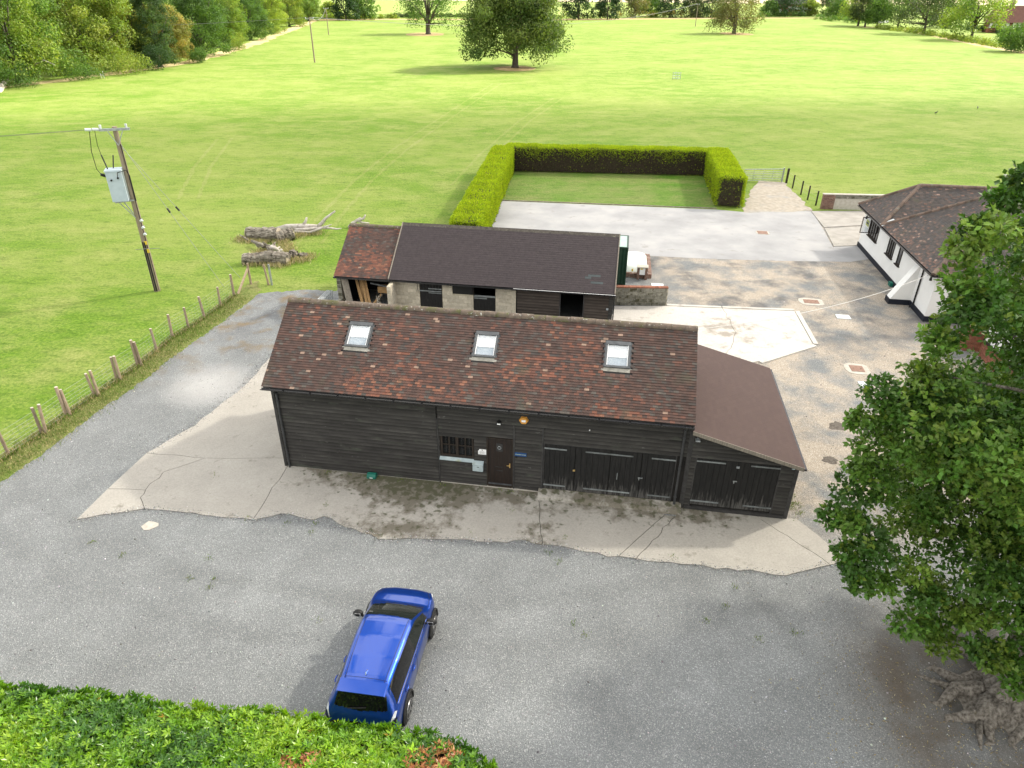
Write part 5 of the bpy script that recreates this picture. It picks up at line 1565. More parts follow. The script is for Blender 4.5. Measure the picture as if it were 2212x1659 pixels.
def tree(label, px, py, wpx, hpx, pal, per=26, ncl=90, base=.16, group=None, seed=1, cat='tree', name='tree', leaf=None, hang=0.0, loc=None, size=None, dense=1.0, trunk=True, bare=0.0, tr=.028, bank=False):
    rg = np.random.default_rng(seed)
    if loc is None:
        g = at(px, py); d = g[1] * math.cos(PITCH) + H * math.sin(PITCH)
        w = wpx * d / FPX; h = up(px, py - hpx, g[1])[2]
        loc = (g[0], g[1], 0) if bank != 1 else (g[0] - .62 * w / 2, g[1] + .25 * w / 2, 0)
    else:
        w, h = size
    t = thing(name, label, cat, loc, rg.uniform(0, 6), group)
    rx = w / 2; zc = h * (base + 1) / 2; rzz = h * (1 - base) / 2
    # clump centres in the crown volume, biased outwards
    d_ = rand_dirs(rg, ncl); f = .35 + .62 * rg.random(ncl) ** .55
    C = d_ * f[:, None] * np.array((rx * .88, rx * .88, rzz * .92)) + np.array((0, 0, zc))
    if bank:      # woodland edge: leafy right down to the grass
        zz = rg.random(ncl) ** .9; ar = rg.uniform(0, 2 * PI, ncl); b0 = max(base, .03)
        rr = np.sqrt(np.clip(1 - (np.clip(zz - .42, 0, 1) / .60) ** 2, .02, 1)) * np.sqrt(rg.uniform(.15, 1, ncl))
        C = np.stack([np.cos(ar) * rr * rx * .95, np.sin(ar) * rr * rx * .95, (b0 + .04 + zz * (.90 - b0)) * h], 1)
    lob = 1 + .16 * np.sin(np.arctan2(d_[:, 1], d_[:, 0]) * 3 + seed) + .10 * np.sin(d_[:, 2] * 5 + seed)
    C[:, :2] *= lob[:, None]
    rc = rx * rg.uniform(.18, .36, ncl) * min(1.0, (60 / ncl) ** .2)
    L = leaf or max(.22, w * .022)
    Vv, F, cl = leaf_clumps(rg, C, rc, per, L, PAL[pal], hang=hang)
    obj('crown', mesh_np('crown', Vv, F, MAT['leaf'], cl), t)
    if trunk:
        m_ = MB(); random.seed(seed)
        R0 = max(.12, h * tr)
        top = h * min(.8, base + .45)
        pts = [(0, 0, -.1), (0, 0, .5), (.0, .0, h * base * .8), (w * .02, -w * .01, (h * base + top) / 2), (w * .01, w * .02, top)]
        m_.tube(pts, [R0 * 1.6, R0 * 1.15, R0, R0 * .7, R0 * .3], 9, jit=.08)
        for i in rg.choice(ncl, min(ncl, 14), replace=False):
            z0 = h * base * .75 + (top - h * base) * rg.uniform(.0, .6)
            c = C[i]; z0 = min(z0, c[2] - .03 * h) if c[2] > h * base else h * base * .7
            m1 = np.array((c[0] * .45, c[1] * .45, z0 + (c[2] - z0) * .55))
            m_.tube([(0, 0, z0), m1, c], [R0 * .42, R0 * .26, R0 * .08], 6)
        m_.build('trunk', MAT['branch'], t, smooth=True)
    return t


# --- left woodland edge, one tree at a time
WG = 'trees of the woodland edge'
wood = [
    (-45, 200, 190, 290, 'green', 'mid green tree with a dead limb at the open end of the woodland'),
    (95, 181, 225, 270, 'ash', 'broad light green tree with a pale trunk foot beside the field bench'),
    (240, 158, 190, 230, 'olive', 'olive tree rising behind the pale hedge and bench'),
    (322, 146, 120, 185, 'yellow', 'yellow-gold tree next to the dark gap in the woodland'),
    (372, 146, 95, 175, 'mid', 'dark green tree filling the gap beside the rusty one'),
    (398, 136, 105, 128, 'rust', 'rusty orange-brown tree standing out from the woodland edge'),
    (470, 122, 118, 150, 'green', 'tall mid green tree just past the rusty one'),
    (520, 102, 92, 135, 'ash', 'light green tree along the bleached field edge past the tall one'),
    (565, 87, 86, 115, 'green', 'rounded green tree midway along the woodland edge'),
    (606, 73, 78, 104, 'lime', 'pale lime tree toward the far end of the woodland'),
    (646, 58, 74, 92, 'olive', 'olive green tree before the last of the woodland'),
    (682, 46, 56, 66, 'ash', 'last small light green tree of the woodland'),
]
for i, (px, py, w, h, pal, lab) in enumerate(wood):
    tree(lab, px, py, w, h, pal, per=150, ncl=240, base=.0, bank=1, group=WG, seed=100 + i)
for i, (px, py, w, h, pal, lab) in enumerate([
        (30, 150, 220, 290, 'green', 'tall green tree rising behind the broad light green one'), (165, 138, 200, 300, 'olive', 'tall olive tree behind the bench and pale hedge'),
        (285, 118, 160, 260, 'lime', 'tall lime-coloured tree behind the yellow-gold one'), (380, 104, 150, 230, 'green', 'tall green tree towering over the rusty one'),
        (462, 88, 130, 200, 'dark', 'dark tall tree standing behind the tall mid green tree'), (535, 68, 120, 160, 'green', 'tall green tree in the woodland behind the rounded one'),
        (605, 54, 100, 120, 'ash', 'light green tree behind the pale lime one'), (655, 42, 80, 90, 'green', 'green tree behind the olive one near the woodland tip')]):
    tree(lab, px, py, w, h, pal, per=90, ncl=150, base=.02, bank=1, group='second rank of the woodland', seed=140 + i)
for i, (px, py, w, h, pal, lab) in enumerate([
        (275, 160, 120, 48, 'olive', 'wide pale clipped-looking bush beside the white bench'),
        (338, 152, 66, 56, 'dark', 'dark bush at the foot of the gap in the woodland'),
        (432, 136, 44, 34, 'green', 'small green bush under the rusty tree'),
        (30, 190, 120, 60, 'green', 'low bushes round the foot of the light green tree'),
        (180, 172, 100, 46, 'green', 'dark green undergrowth beside the light green tree trunk'),
        (510, 108, 50, 30, 'olive', 'low olive scrub by the bleached field edge')]):
    tree(lab, px, py, w, h, pal, per=60, ncl=60, base=.0, seed=170 + i, cat='bush', name='bush', trunk=False)
# bleached grass along the woodland
we = V((-60, 205), (0, 190), (150, 174), (290, 154), (420, 134), (560, 94), (690, 42))
wi = [p + np.array((-4, -1.0)) for p in we]
wo_ = [p + np.array((.9, .3)) for p in we]
sheet('bleached_field_edge', ragged(wo_ + wi[::-1], 3, .7, 5), .006, MAT['dryedge'])
# dead limb and trunk foot
for a, b in (((0, 0, 0), 1),):
    pts = [up(18, 165, 146), up(60, 148, 144), up(75, 140, 143), up(78, 128, 143)]
    o = MB().tube(pts, [.35, .28, .2, .12], 6).tube([pts[2], up(95, 130, 142), up(118, 140, 142)], [.16, .12, .06], 6).tube([pts[2], up(70, 120, 143)], [.12, .05], 6).tube([at(18, 196) - (0, 3, 0), pts[0]], [.6, .35], 6).build('dead_limb', MAT['deadwood'])
    tag(o, 'bleached dead limb sticking out of the woodland', 'branch')
bp = at(222, 168)
be = thing('garden_bench', 'white slatted bench at the edge of the woodland', 'bench', (bp[0], bp[1], 0), R(-60))
for k in range(4):
    MB().box(-1.1, -.28 + k * .13, .5, 1.1, -.18 + k * .13, .54).build('seat_slat', MAT['white'], be)
for k in range(4):
    MB().box(-1.1, .24, .65 + k * .16, 1.1, .28, .76 + k * .16).build('back_slat', MAT['white'], be)
for x in (-1.1, 1.02):
    for y in (-.28, .22):
        MB().box(x, y, 0, x + .08, y + .08, 1.3 if y > 0 else .8).build('leg', MAT['white'], be)

# --- trees standing in the field
tree('great round-crowned oak standing alone in a ring of dry grass', 1113, 146, 212, 196, 'oak', per=240, ncl=240, base=.15, bank=2, seed=201, leaf=.42, tr=.036, hang=.15)
tree('spreading oak with open limbs farther out beside the far ditch', 925, 74, 130, 122, 'green', per=90, ncl=90, base=.16, bank=2, seed=202, leaf=.55, tr=.045)
tree('drooping brown-green tree standing alone towards the far right of the field', 1585, 73, 108, 110, 'willow', per=90, ncl=110, base=.14, bank=2, seed=203, leaf=.6, hang=1.3, tr=.04)
for i, (px, py, rx, ry) in enumerate(((1112, 148, 46, 5.5), (918, 74, 42, 4), (1590, 73, 32, 3))):
    a, b = at(px - rx, py), at(px + rx, py); c0, c1 = at(px, py + ry), at(px, py - ry)
    c_ = (a + b) / 2; rxx = (b[0] - a[0]) / 2; ryy = (c1[1] - c0[1]) / 2
    sheet('dry_grass_ring', ragged([(c_[0] + rxx * math.cos(2 * PI * k / 20), c_[1] + ryy * math.sin(2 * PI * k / 20)) for k in range(20)], 2, .5, i), .01, MAT['dryring'])
FG = 'trees of the far boundary'
far = [(748, 44, 62, 66, 'dark', 'dark tree leaning together with another left of the open oak'), (788, 42, 60, 60, 'green', 'rounder of the two dark trees left of the open oak'),
       (715, 40, 40, 34, 'lime', 'pale shrubby tree behind the far power poles'),
       (1250, 43, 70, 62, 'dark', 'dense dark tree beside the crown of the great oak'), (1312, 42, 52, 58, 'dark', 'slim dark tree second from the great oak on the far bank'),
       (1372, 38, 62, 56, 'willow', 'thin-leaved tree with bare forked limbs on the far bank'), (1404, 36, 46, 44, 'green', 'small tree next to the bare-forked one'),
       (1446, 38, 64, 60, 'dark', 'dark pine-like tree on the far bank'), (1492, 38, 56, 56, 'far', 'dark tree behind the far pole'), (1535, 38, 60, 58, 'dark', 'dark tree just behind the drooping field tree'),
       (1660, 36, 40, 34, 'green', 'small pointed conifer in front of the far gardens'), (1690, 36, 84, 56, 'dark', 'big dark shrub beside the pointed conifer'),
       (1745, 36, 40, 36, 'olive', 'olive shrub before the red brick house'), (1790, 36, 60, 50, 'far', 'grey-green shrub right of the brick house'), (1812, 40, 60, 44, 'green', 'leafy hedge tree behind the field corner')]
for i, (px, py, w, h, pal, lab) in enumerate(far):
    tree(lab, px, py, w, h, pal, per=60, ncl=60, base=.06, bank=2, group=FG, seed=220 + i, leaf=1.0)
tree('round green bush on the far bank', 1410, 38, 24, 16, 'lime', per=40, ncl=30, base=0, seed=240, cat='bush', name='bush', trunk=False, leaf=.9)
for i, (a, b, pal, hh, lab) in enumerate([((690, 42), (860, 40), 'olive', 3.0, 'scrubby far hedge left of the open oak'), ((850, 38), (1005, 37), 'far', 2.6, 'thin far hedge behind the open oak'), ((1200, 41), (1545, 38), 'far', 5.0, 'brown scrub bank under the far trees'),
                                          ((1640, 37), (1800, 36), 'green', 4.5, 'garden hedge along the far field edge'), ((1800, 38), (1880, 52), 'green', 5.0, 'thick green hedge at the far field corner')]):
    A_, B_ = at(*a), at(*b); rg = np.random.default_rng(300 + i); n = 70
    C = A_ + (B_ - A_) * rg.random((n, 1)) + rg.normal(size=(n, 3)) * np.array((1, 2.0, 0)); C[:, 2] = rg.uniform(.2, hh * .75, n)
    Vv, F, cl = leaf_clumps(rg, C, rg.uniform(1.2, 2.4, n) * hh / 3.2, 34, 1.0, PAL[pal] if i != 2 else np.concatenate([PAL['far'], PAL['rust'] * .6]))
    tag(obj('hedgerow', mesh_np('hedgerow', Vv, F, MAT['leaf'], cl)), lab, 'hedge')
sheet('dry_ditch_edge', V((690, 44.5), (860, 43), (1200, 44), (1545, 41), (1640, 40), (1800, 39.5), (1800, 38), (1545, 38.5), (1200, 41), (860, 40.5), (690, 42)), .03, MAT['dryring'])
# right hand boundary row
RG_ = 'trees of the right field boundary'
right = [(1853, 56, 80, 78, 'olive', 'twin-stemmed olive tree at the far end of the right boundary'), (1868, 58, 76, 82, 'far', 'darker twin of the far boundary stems'), (1893, 60, 60, 66, 'green', 'slim leaning tree beside the parked pale cars'),
         (1938, 62, 100, 86, 'green', 'dense green tree in the middle of the right boundary'), (1994, 74, 130, 104, 'far', 'largest grey-green oak of the right boundary'), (2096, 87, 120, 120, 'ash', 'light green tree with leaning pale stem before the half-timbered house'), (2035, 60, 90, 80, 'green', 'green tree set back behind the largest boundary oak')]
for i, (px, py, w, h, pal, lab) in enumerate(right):
    tree(lab, px, py, w, h, pal, per=80, ncl=80, base=.18, bank=2, group=RG_, seed=260 + i, leaf=.7)
tree('big rounded dark bush at the near end of the right boundary', 2198, 112, 110, 62, 'green', per=80, ncl=90, base=0, seed=281, cat='bush', name='bush', trunk=False, leaf=.5)
for i, (a, b, hh, pal, lab) in enumerate([((1900, 62), (2020, 78), 2.2, 'olive', 'long grassy hedge bank under the boundary trees'), ((2020, 78), (2180, 106), 2.2, 'olive', 'brambly bank running down to the rounded bush'), ((1990, 56), (2190, 76), 3.6, 'dark', 'clipped dark garden hedge before the half-timbered house'), ((1760, 42), (1860, 52), 4.0, 'green', 'leafy hedge closing the far right field corner')]):
    A_, B_ = at(*a), at(*b); rg = np.random.default_rng(330 + i); n = 80
    C = A_ + (B_ - A_) * rg.random((n, 1)) + rg.normal(size=(n, 3)) * np.array((1.2, 1.5, 0)); C[:, 2] = rg.uniform(.2, hh * .8, n)
    Vv, F, cl = leaf_clumps(rg, C, rg.uniform(1.0, 1.9, n), 40, .6, PAL[pal])
    tag(obj('hedgerow', mesh_np('hedgerow', Vv, F, MAT['leaf'], cl)), lab, 'hedge')
re_ = V((1860, 58), (1950, 64), (2040, 82), (2120, 98), (2240, 118))
sheet('dry_boundary_edge', ragged([p + np.array((-3, -2)) for p in re_] + [p + np.array((3, 2.0)) for p in re_[::-1]], 4, .8, 9), .012, MAT['dryedge'])
# far houses
fp = at(2196, 74)
fh = thing('half_timbered_house', 'distant half-timbered cottage with steep brown roof beyond the clipped hedge', 'house', (fp[0] + 6, fp[1] + 14, 0), R(-20))
MB().box(-12, -5, 0, 14, 5, 5.2).build('wall', MAT['brick'], fh)
for x in (-12.1, -7.1, -2.1):
    MB().box(x + .3, -5.12, 2.2, x + 4.4, -5.0, 5.2).build('panel', MAT['render'], fh)
    for k in range(4):
        MB().beam((x + .6 + k * 1.1, -5.2, 2.2), (x + .6 + k * 1.1 + (.6 if k % 2 else -.3), -5.2, 5.2), .3, .14).build('stud', MAT['frame_dark'], fh)
MB().add([(-13, -6.2, 4.6), (15, -6.2, 4.6), (15, 0, 12), (-10, 0, 12), (15, 6.2, 4.6), (-13, 6.2, 4.6)], [(0, 1, 2, 3), (3, 2, 4, 5), (0, 3, 5), (1, 4, 2), (0, 5, 4, 1)]).build('roof', surf('far_tile_roof', [(.3, (.12, .06, .05)), (.7, (.17, .085, .07))], .8, 5, rough=.9, bmp=.2), fh, fix=True)
MB().box(-4, -.8, 9, -2.4, .8, 14.5).build('chimney', MAT['oldbrick'], fh)
fb = at(1737, 38)
bh = thing('brick_house', 'distant red brick house with white porch behind the far gardens', 'house', (fb[0], fb[1] + 30, 0), 0)
MB().box(-16, 0, 0, 18, 10, 9).build('wall', surf('far_red_brick', [(.3, (.27, .085, .05)), (.7, (.34, .12, .075))], 2, 4, bmp=0), bh)
MB().add([(-18, -1.5, 9), (20, -1.5, 9), (16, 5, 16), (-14, 5, 16), (20, 11.5, 9), (-18, 11.5, 9)], [(0, 1, 2, 3), (3, 2, 4, 5), (0, 3, 5), (1, 4, 2), (0, 5, 4, 1)]).build('roof', MAT['trim'], bh, fix=True)
MB().box(-4, -2, 5.2, 12, 0, 7.2).build('porch', MAT['white'], bh)
for x in (-12, -6, 13):
    MB().box(x, -.1, 3, x + 3, .0, 5.5).build('window', MAT['white'], bh)
for k, (px, py) in enumerate(((1905, 52), (1920, 51))):
    cp = at(px, py)
    vc = thing('parked_car', 'distant pale parked car glimpsed under the boundary trees', 'car', (cp[0], cp[1] + 6, 0), .3, 'distant parked cars')
    MB().profile([(-.85, .35), (.85, .35), (.85, .9), (.6, 1.4), (-.6, 1.4), (-.85, .9)], -2.1, 2.1).build('body', MAT['white'], vc, fix=True)
    for sx in (-1.3, 1.3):
        for sy in (-.86, .86):
            MB().tube([(sx, sy - .1, .33), (sx, sy + .1, .33)], .33, 10).build('wheel', MAT['black'], vc)

# --- clipped conifer hedges round the lawn
CON = np.array([(.28, .38, .014), (.34, .43, .018), (.38, .46, .024), (.23, .34, .016)])
BRN = np.array([(.085, .066, .046), (.11, .082, .056), (.07, .062, .04)])
DGR = np.array([(.05, .085, .02), (.065, .10, .022)])


def conifer_hedge(label, a, b, w, h, brown, seed, n, inner=None):
    """a->b centre line. brown(face, t, z) gives the share of dead brown growth"""
    rg = np.random.default_rng(seed)
    a, b = np.array(a, float), np.array(b, float); Lh = np.linalg.norm(b - a); ang = math.atan2(b[1] - a[1], b[0] - a[0])
    t = thing('conifer_hedge', label, 'hedge', (a[0], a[1], 0), ang, 'clipped hedges round the lawn')
    MB().box(.35, -w / 2 + .28, .1, Lh - .35, w / 2 - .28, h - .2).build('core', MAT['hcore'], t)
    ar = dict(top=Lh * w, L=Lh * h, R=Lh * h, E0=w * h, E1=w * h); tot = sum(ar.values())
    Ps, Ns, Fs = [], [], []
    for f, A in ar.items():
        k = int(n * A / tot); u = rg.random(k); q = rg.random(k)
        if f == 'top': P = np.stack([u * Lh, (q - .5) * w, np.full(k, h)], 1); N_ = np.tile((0, 0, 1.), (k, 1))
        elif f == 'L': P = np.stack([u * Lh, np.full(k, w / 2), q * h], 1); N_ = np.tile((0, 1., 0), (k, 1))
        elif f == 'R': P = np.stack([u * Lh, np.full(k, -w / 2), q * h], 1); N_ = np.tile((0, -1., 0), (k, 1))
        elif f == 'E0': P = np.stack([np.zeros(k), (u - .5) * w, q * h], 1); N_ = np.tile((-1., 0, 0), (k, 1))
        else: P = np.stack([np.full(k, Lh), (u - .5) * w, q * h], 1); N_ = np.tile((1., 0, 0), (k, 1))
        Ps.append(P); Ns.append(N_); Fs += [f] * k
    P = np.concatenate(Ps); N_ = np.concatenate(Ns); Fs = np.array(Fs); n = len(P)
    # round the shoulders and ripple the clipped faces
    rs = .35
    for ax, lim in ((1, w / 2), (0, None)):
        v_ = np.abs(P[:, 1]) if ax == 1 else np.abs(P[:, 0] - Lh / 2); mx_ = w / 2 if ax == 1 else Lh / 2
        e1 = np.clip((v_ - (mx_ - rs)) / rs, 0, 1); e2 = np.clip((P[:, 2] - (h - rs)) / rs, 0, 1)
        k_ = np.clip(np.hypot(e1, e2) - 1, 0, 1) * rs
        P[:, 2] -= k_ * .75
        if ax == 1: P[:, 1] -= np.sign(P[:, 1]) * k_ * .75
    rs2 = .7
    ex = np.clip((np.abs(P[:, 0] - Lh / 2) - (Lh / 2 - rs2)) / rs2, 0, 1); ey = np.clip((np.abs(P[:, 1]) - (w / 2 - rs2)) / rs2, 0, 1)
    kk2 = np.clip(np.hypot(ex, ey) - 1, 0, 1) * rs2
    P[:, 0] -= np.sign(P[:, 0] - Lh / 2) * kk2 * .7; P[:, 1] -= np.sign(P[:, 1]) * kk2 * .7
    wv = .03 * np.sin(P[:, 0] * .9 + seed) + .03 * np.sin(P[:, 0] * 3.1 + P[:, 2] * 2) + rg.normal(size=n) * .035
    P += N_ * wv[:, None]
    br = np.array([brown(f, p[0] / Lh, p[2] / h) for f, p in zip(Fs, P)])
    isb = rg.random(n) < br
    D = unit(N_ * .75 + np.array((0, 0, .45)) + rg.normal(size=(n, 3)) * .45)
    ls = rg.uniform(.11, .20, n) * np.where(isb, .65, 1.0)
    Vv, F = kites(P - N_ * .06, D, rand_dirs(rg, n), ls, ls * .42)
    cl = CON[rg.integers(0, 4, n)]
    cl[isb] = np.where(rg.random((isb.sum(), 1)) < np.where((Fs[isb] == 'E0') & (P[isb, 2] > h * .38), .2, .75)[:, None], BRN[rg.integers(0, 3, isb.sum())], DGR[rg.integers(0, 2, isb.sum())])
    patch = .5 + .5 * np.sin(P[:, 0] * 1.9 + 1.3 * np.sin(P[:, 2] * 2.4 + seed))
    cl = cl * (.93 + .12 * patch)[:, None] * rg.uniform(.8, 1.2, (n, 1))
    keep = ~(isb & (rg.random(n) < .25))
    F = F[keep]
    obj('foliage', mesh_np('foliage', Vv, F, MAT['conifer'], cl.repeat(4, 0)), t)
    return t


hb_l = lambda f, t, z: 0.0 if f == 'top' else (.9 if z < .12 else (.05 if f in 'LR' else .1))
conifer_hedge('clipped golden conifer hedge running from the stable back along the lawn', (-3.35, 45.8), (-1.05, 72.6), 2.15, 2.55, lambda f, t, z: 0 if f == 'top' else (.75 if z < .10 else .03), 401, 42000)
conifer_hedge('clipped golden conifer hedge across the back of the lawn with brown bare inner face', (-.9, 73.0), (21.2, 71.6), 1.9, 2.5, lambda f, t, z: 0 if f == 'top' else ((.97 - .95 * max(0, (z - .50 - .10 * math.sin(t * 31)) / .50)) if f == 'R' else .1), 402, 44000)
conifer_hedge('short clipped conifer hedge with dark rounded end beside the field gate', (18.55, 59.2), (20.45, 71.9), 2.3, 2.6, lambda f, t, z: 0 if f == 'top' else ((.95 if z < .85 else .5) if f == 'E0' else (.55 if (f == 'L' and z < .45) else .12)), 403, 30000)

# ------------------------------------------------------------------ field gate and posts
ga, gb_ = at(1605, 393), at(1690, 392)
gd = gb_ - ga; gA = math.atan2(gd[1], gd[0]); GL = np.linalg.norm(gd) - .12
gt_ = thing('field_gate', 'galvanised seven-bar field gate beside the conifer hedge', 'gate', (ga[0], ga[1], 0), gA)
MB().tube([(0, 0, .12), (0, 0, 1.2), (GL, 0, 1.2), (GL, 0, .12)], .04, 6).build('gate_frame', MAT['galv'], gt_)
for k in range(6):
    MB().tube([(0, 0, .14 + k * .16), (GL, 0, .14 + k * .16)], .028, 6).build('bar', MAT['galv'], gt_)
for k in range(1, 4):
    MB().tube([(GL * k / 4, -.0, .14), (GL * k / 4, .0, 1.2)], .017, 6).build('brace', MAT['galv'], gt_)
p1 = at(1688, 394)
tag(MB().tube([(p1[0] + .02, p1[1], 0), (p1[0] + .02, p1[1], 1.4)], .07, 10).build('steel_gate_post', MAT['galv']), 'round galvanised post the field gate hangs from', 'post')
p2 = at(1697, 396)
tag(MB().box(p2[0], p2[1], 0, p2[0] + .16, p2[1] + .16, 1.4).build('wooden_gate_post', MAT['frame_dark']), 'dark square wooden post next to the galvanised gate post', 'post')
sf = thing('track_fence', 'short run of dark wooden fence posts and wire along the sandy track', 'fence', (0, 0, 0))
tp_ = []
for (tx, ty, bx_, by_) in ((943, 505, 918, 652), (1063, 580, 1030, 737), (1155, 650, 1120, 806), (1270, 715, 1230, 882)):
    q = at((2850 + bx_ * .2939) * .5486, (550 + by_ * .2939) * .5486)
    MB().box(q[0] - .05, q[1] - .05, 0, q[0] + .05, q[1] + .05, 1.25).build('post', MAT['frame_dark'], sf); tp_.append(q)
for z in (.4, .75, 1.1):
    MB().tube([(p2[0] + .08, p2[1], z)] + [(q[0], q[1], z) for q in tp_], .006, 4).build('wire', MAT['wire'], sf)
wq = at(1773, 452)
gw = thing('garden_wall', 'low weathered brick and cement wall at the end of the fence beside the house', 'wall', (wq[0], wq[1], 0), R(-3))
MB().box(0, 0, 0, 1.0, .28, 1.25).build('brick_pier', MAT['oldbrick'], gw)
for r in range(16):
    for j in range(4):
        MB().box(j * .235 + .004 + (.1 if r % 2 else 0), -.012, r * .075 + .004, min(1.0, j * .235 + .222 + (.1 if r % 2 else 0)), .0, r * .075 + .068).build('brick', MAT['oldbrick'], gw)
MB().box(1.0, .05, 0, 6.2, .25, .95).build('cement_panel', MAT['palemortar'], gw)
MB().box(1.0, .0, .95, 6.2, .28, 1.25).build('upper_wall', MAT['oldblock'], gw)
MB().box(-.03, -.04, 1.25, 6.25, .32, 1.31).build('coping', MAT['palemortar'], gw)
# tree guard and birds out in the field
tg = at(1461, 172)
gg = thing('tree_guard', 'small pale mesh cage standing alone in the field', 'guard', (tg[0], tg[1], 0), .3)
for (x, y) in ((-.9, 0), (0, .5), (.9, 0), (0, -.5)):
    MB().tube([(x, y, 0), (x, y, 1.5)], .05, 6).build('stake', MAT['galv'], gg)
for z in (.3, .8, 1.3):
    MB().tube([(-.9, 0, z), (0, .5, z), (.9, 0, z), (0, -.5, z), (-.9, 0, z)], .03, 4).build('rail', MAT['paleblue'], gg)
for (px, py, a, lab) in ((2021, 247, .3, 'black crow standing upright in the pasture'), (2111, 236, 1.2, 'black crow stooping to feed in the pasture')):
    q = at(px, py)
    c_ = thing('crow', lab, 'bird', (q[0], q[1], 0), a)
    m_ = MB(); m_.tube([(-.30, 0, .20), (-.18, 0, .24), (0, 0, .28), (.14, 0, .33), (.20, 0, .40), (.25, 0, .42), (.33, 0, .41)], [.02, .06, .085, .07, .045, .045, .008], 8)
    m_.tube([(0, .03, .22), (.02, .03, 0)], .012, 5).tube([(0, -.03, .22), (.02, -.03, 0)], .012, 5)
    m_.build('body', MAT['black'], c_, smooth=True)

# ------------------------------------------------------------------ stock fence along the verge
sfn = thing('stock_fence', 'wooden post and wire stock fence along the grass verge', 'fence', (0, 0, 0))
posts = [(60, 1045, 0), (255, 915, 1), (400, 808, 1), (570, 695, 1), (700, 600, 1), (825, 515, 1), (938, 425, 0), (1030, 345, 0), (1125, 290, 0), (1220, 228, 0), (1315, 160, 0), (1395, 98, 0)]
fpts = []
pm = MB().tube([(0, 0, -.1), (.0, 0, 1.22)], [.062, .055], 8).mesh('post', MAT['postwood'])
pt = MB().tube([(0, 0, 1.2195), (0, 0, 1.224)], .054, 8).mesh('post_top', MAT['postend'])
rg = np.random.default_rng(77)
for (bx_, by_, dbl) in posts:
    q = at(bx_ * .663 * .5486, (1100 + by_ * .663) * .5486); fpts.append(q)
    for k in range(1 + dbl):
        o = obj('post', pm, sfn, (q[0] + .15 * k - .04, q[1] + .04 * k, 0), (rg.normal() * .03, rg.normal() * .04 - .02, rg.uniform(0, 6)))
        s = rg.uniform(.92, 1.08); o.scale = (1.15 * s, 1.15 * s, s * (1.03 if not dbl else 1.08))
        obj('post_top', pt, o)
d_ = (fpts[0] - fpts[1]); fpts = [fpts[0] + d_ * 2, fpts[0] + d_] + fpts
for k in (0, 1):
    obj('post', pm, sfn, (fpts[k][0], fpts[k][1], 0))
for j, z in enumerate((.12, .27, .42, .58, .74, .90, 1.10)):
    MB().tube([(q[0], q[1], z) for q in fpts], .004, 4).build('wire', MAT['wire'], sfn)
m_ = MB()
for a, b in zip(fpts[:-1], fpts[1:]):
    n = max(1, int(np.linalg.norm(b - a) / .22))
    for i in range(n):
        q = a + (b - a) * i / n
        m_.tube([(q[0], q[1], .1), (q[0], q[1], .92)], .0032, 3, cap=False)
m_.build('mesh_wire', MAT['wire'], sfn)
# end of the fence: brace, posts by the field corner
c4 = lambda x, y: ((x * .6103) * .5486, (450 + y * .6103) * .5486)
pe = at(*c4(1535, 1160)); pf = at(*c4(1620, 1096))
MB().beam((pe[0], pe[1], 0), (pf[0] - .02, pf[1], 1.05), .10, .10).build('brace', MAT['postwood'], sfn)
obj('post', pm, sfn, (pf[0], pf[1], 0), None).scale = (1.2, 1.2, 1.12)
pg_ = at(*c4(1733, 1100)); ph_ = at(*c4(1755, 1102))
tag(obj('leaning_post', MB().tube([(0, 0, 0), (-.12, .05, 1.3)], [.07, .055], 8).mesh('post', MAT['postwood']), None, tuple(pg_)), 'weathered leaning post beside the pale steel post', 'post')
tag(MB().box(ph_[0] - .05, ph_[1] - .05, 0, ph_[0] + .05, ph_[1] + .05, 1.35).build('steel_post', MAT['galv']), 'pale square steel post at the corner of the field opening', 'post')


# tufts of long grass: stuff
def tufts(name, label, centres, spread, n, hgt_, cols, seed, mat_='straw'):
    rg = np.random.default_rng(seed)
    C = np.array(centres, float)[rg.integers(0, len(centres), n)]
    P = np.zeros((n, 3)); P[:, :2] = C[:, :2] + rg.normal(size=(n, 2)) * spread
    D = unit(np.stack([rg.normal(size=n) * .45, rg.normal(size=n) * .45, np.ones(n)], 1))
    L = rg.uniform(.5, 1.2, n) * hgt_
    Vv, F = kites(P, D, rand_dirs(rg, n), L, L * .09 + .006, .05)
    cl = np.array(cols)[rg.integers(0, len(cols), n)] * rg.uniform(.8, 1.2, (n, 1))
    tag(obj(name, mesh_np(name, Vv, F, MAT[mat_], cl.repeat(4, 0))), label, 'grass', kind='stuff')


DRY = [(.48, .40, .20), (.42, .35, .17), (.52, .45, .26), (.26, .29, .08)]
GRN = [(.11, .19, .025), (.14, .22, .03), (.085, .15, .02), (.22, .23, .06)]
fl_ = [a + (b - a) * t for a, b in zip(fpts[:-1], fpts[1:]) for t in np.linspace(0, 1, 12)]
tufts('fence_grass', 'long straw-coloured grass along the foot of the stock fence', fl_, .12, 5000, .22, DRY[:2] + GRN, 1)
tufts('verge_grass', 'short green and straw tufts on the verge beside the gravel', [q + np.array((.75, -.45, 0)) for q in fl_] + [q + np.array((.35, -.2, 0)) for q in fl_], .28, 12000, .12, GRN + GRN + DRY[:2], 2)

# ------------------------------------------------------------------ dead logs on the grass
lc = lambda x, y, z=0: at((920 + x * .2396) * .5486, (800 + y * .2396) * .5486, z)


def log_mesh(a, b, r0, r1, seed, mat='log', n=18, seg=16, knob=.06):
    random.seed(seed); rg = np.random.default_rng(seed)
    a, b = np.array(a), np.array(b)
    pts = [a + (b - a) * i / seg + rg.normal(size=3) * .02 for i in range(seg + 1)]
    return MB().tube(pts, [(r0 + (r1 - r0) * i / seg) * (1 + knob * math.sin(i * 1.7 + seed)) for i in range(seg + 1)], n, jit=.09)


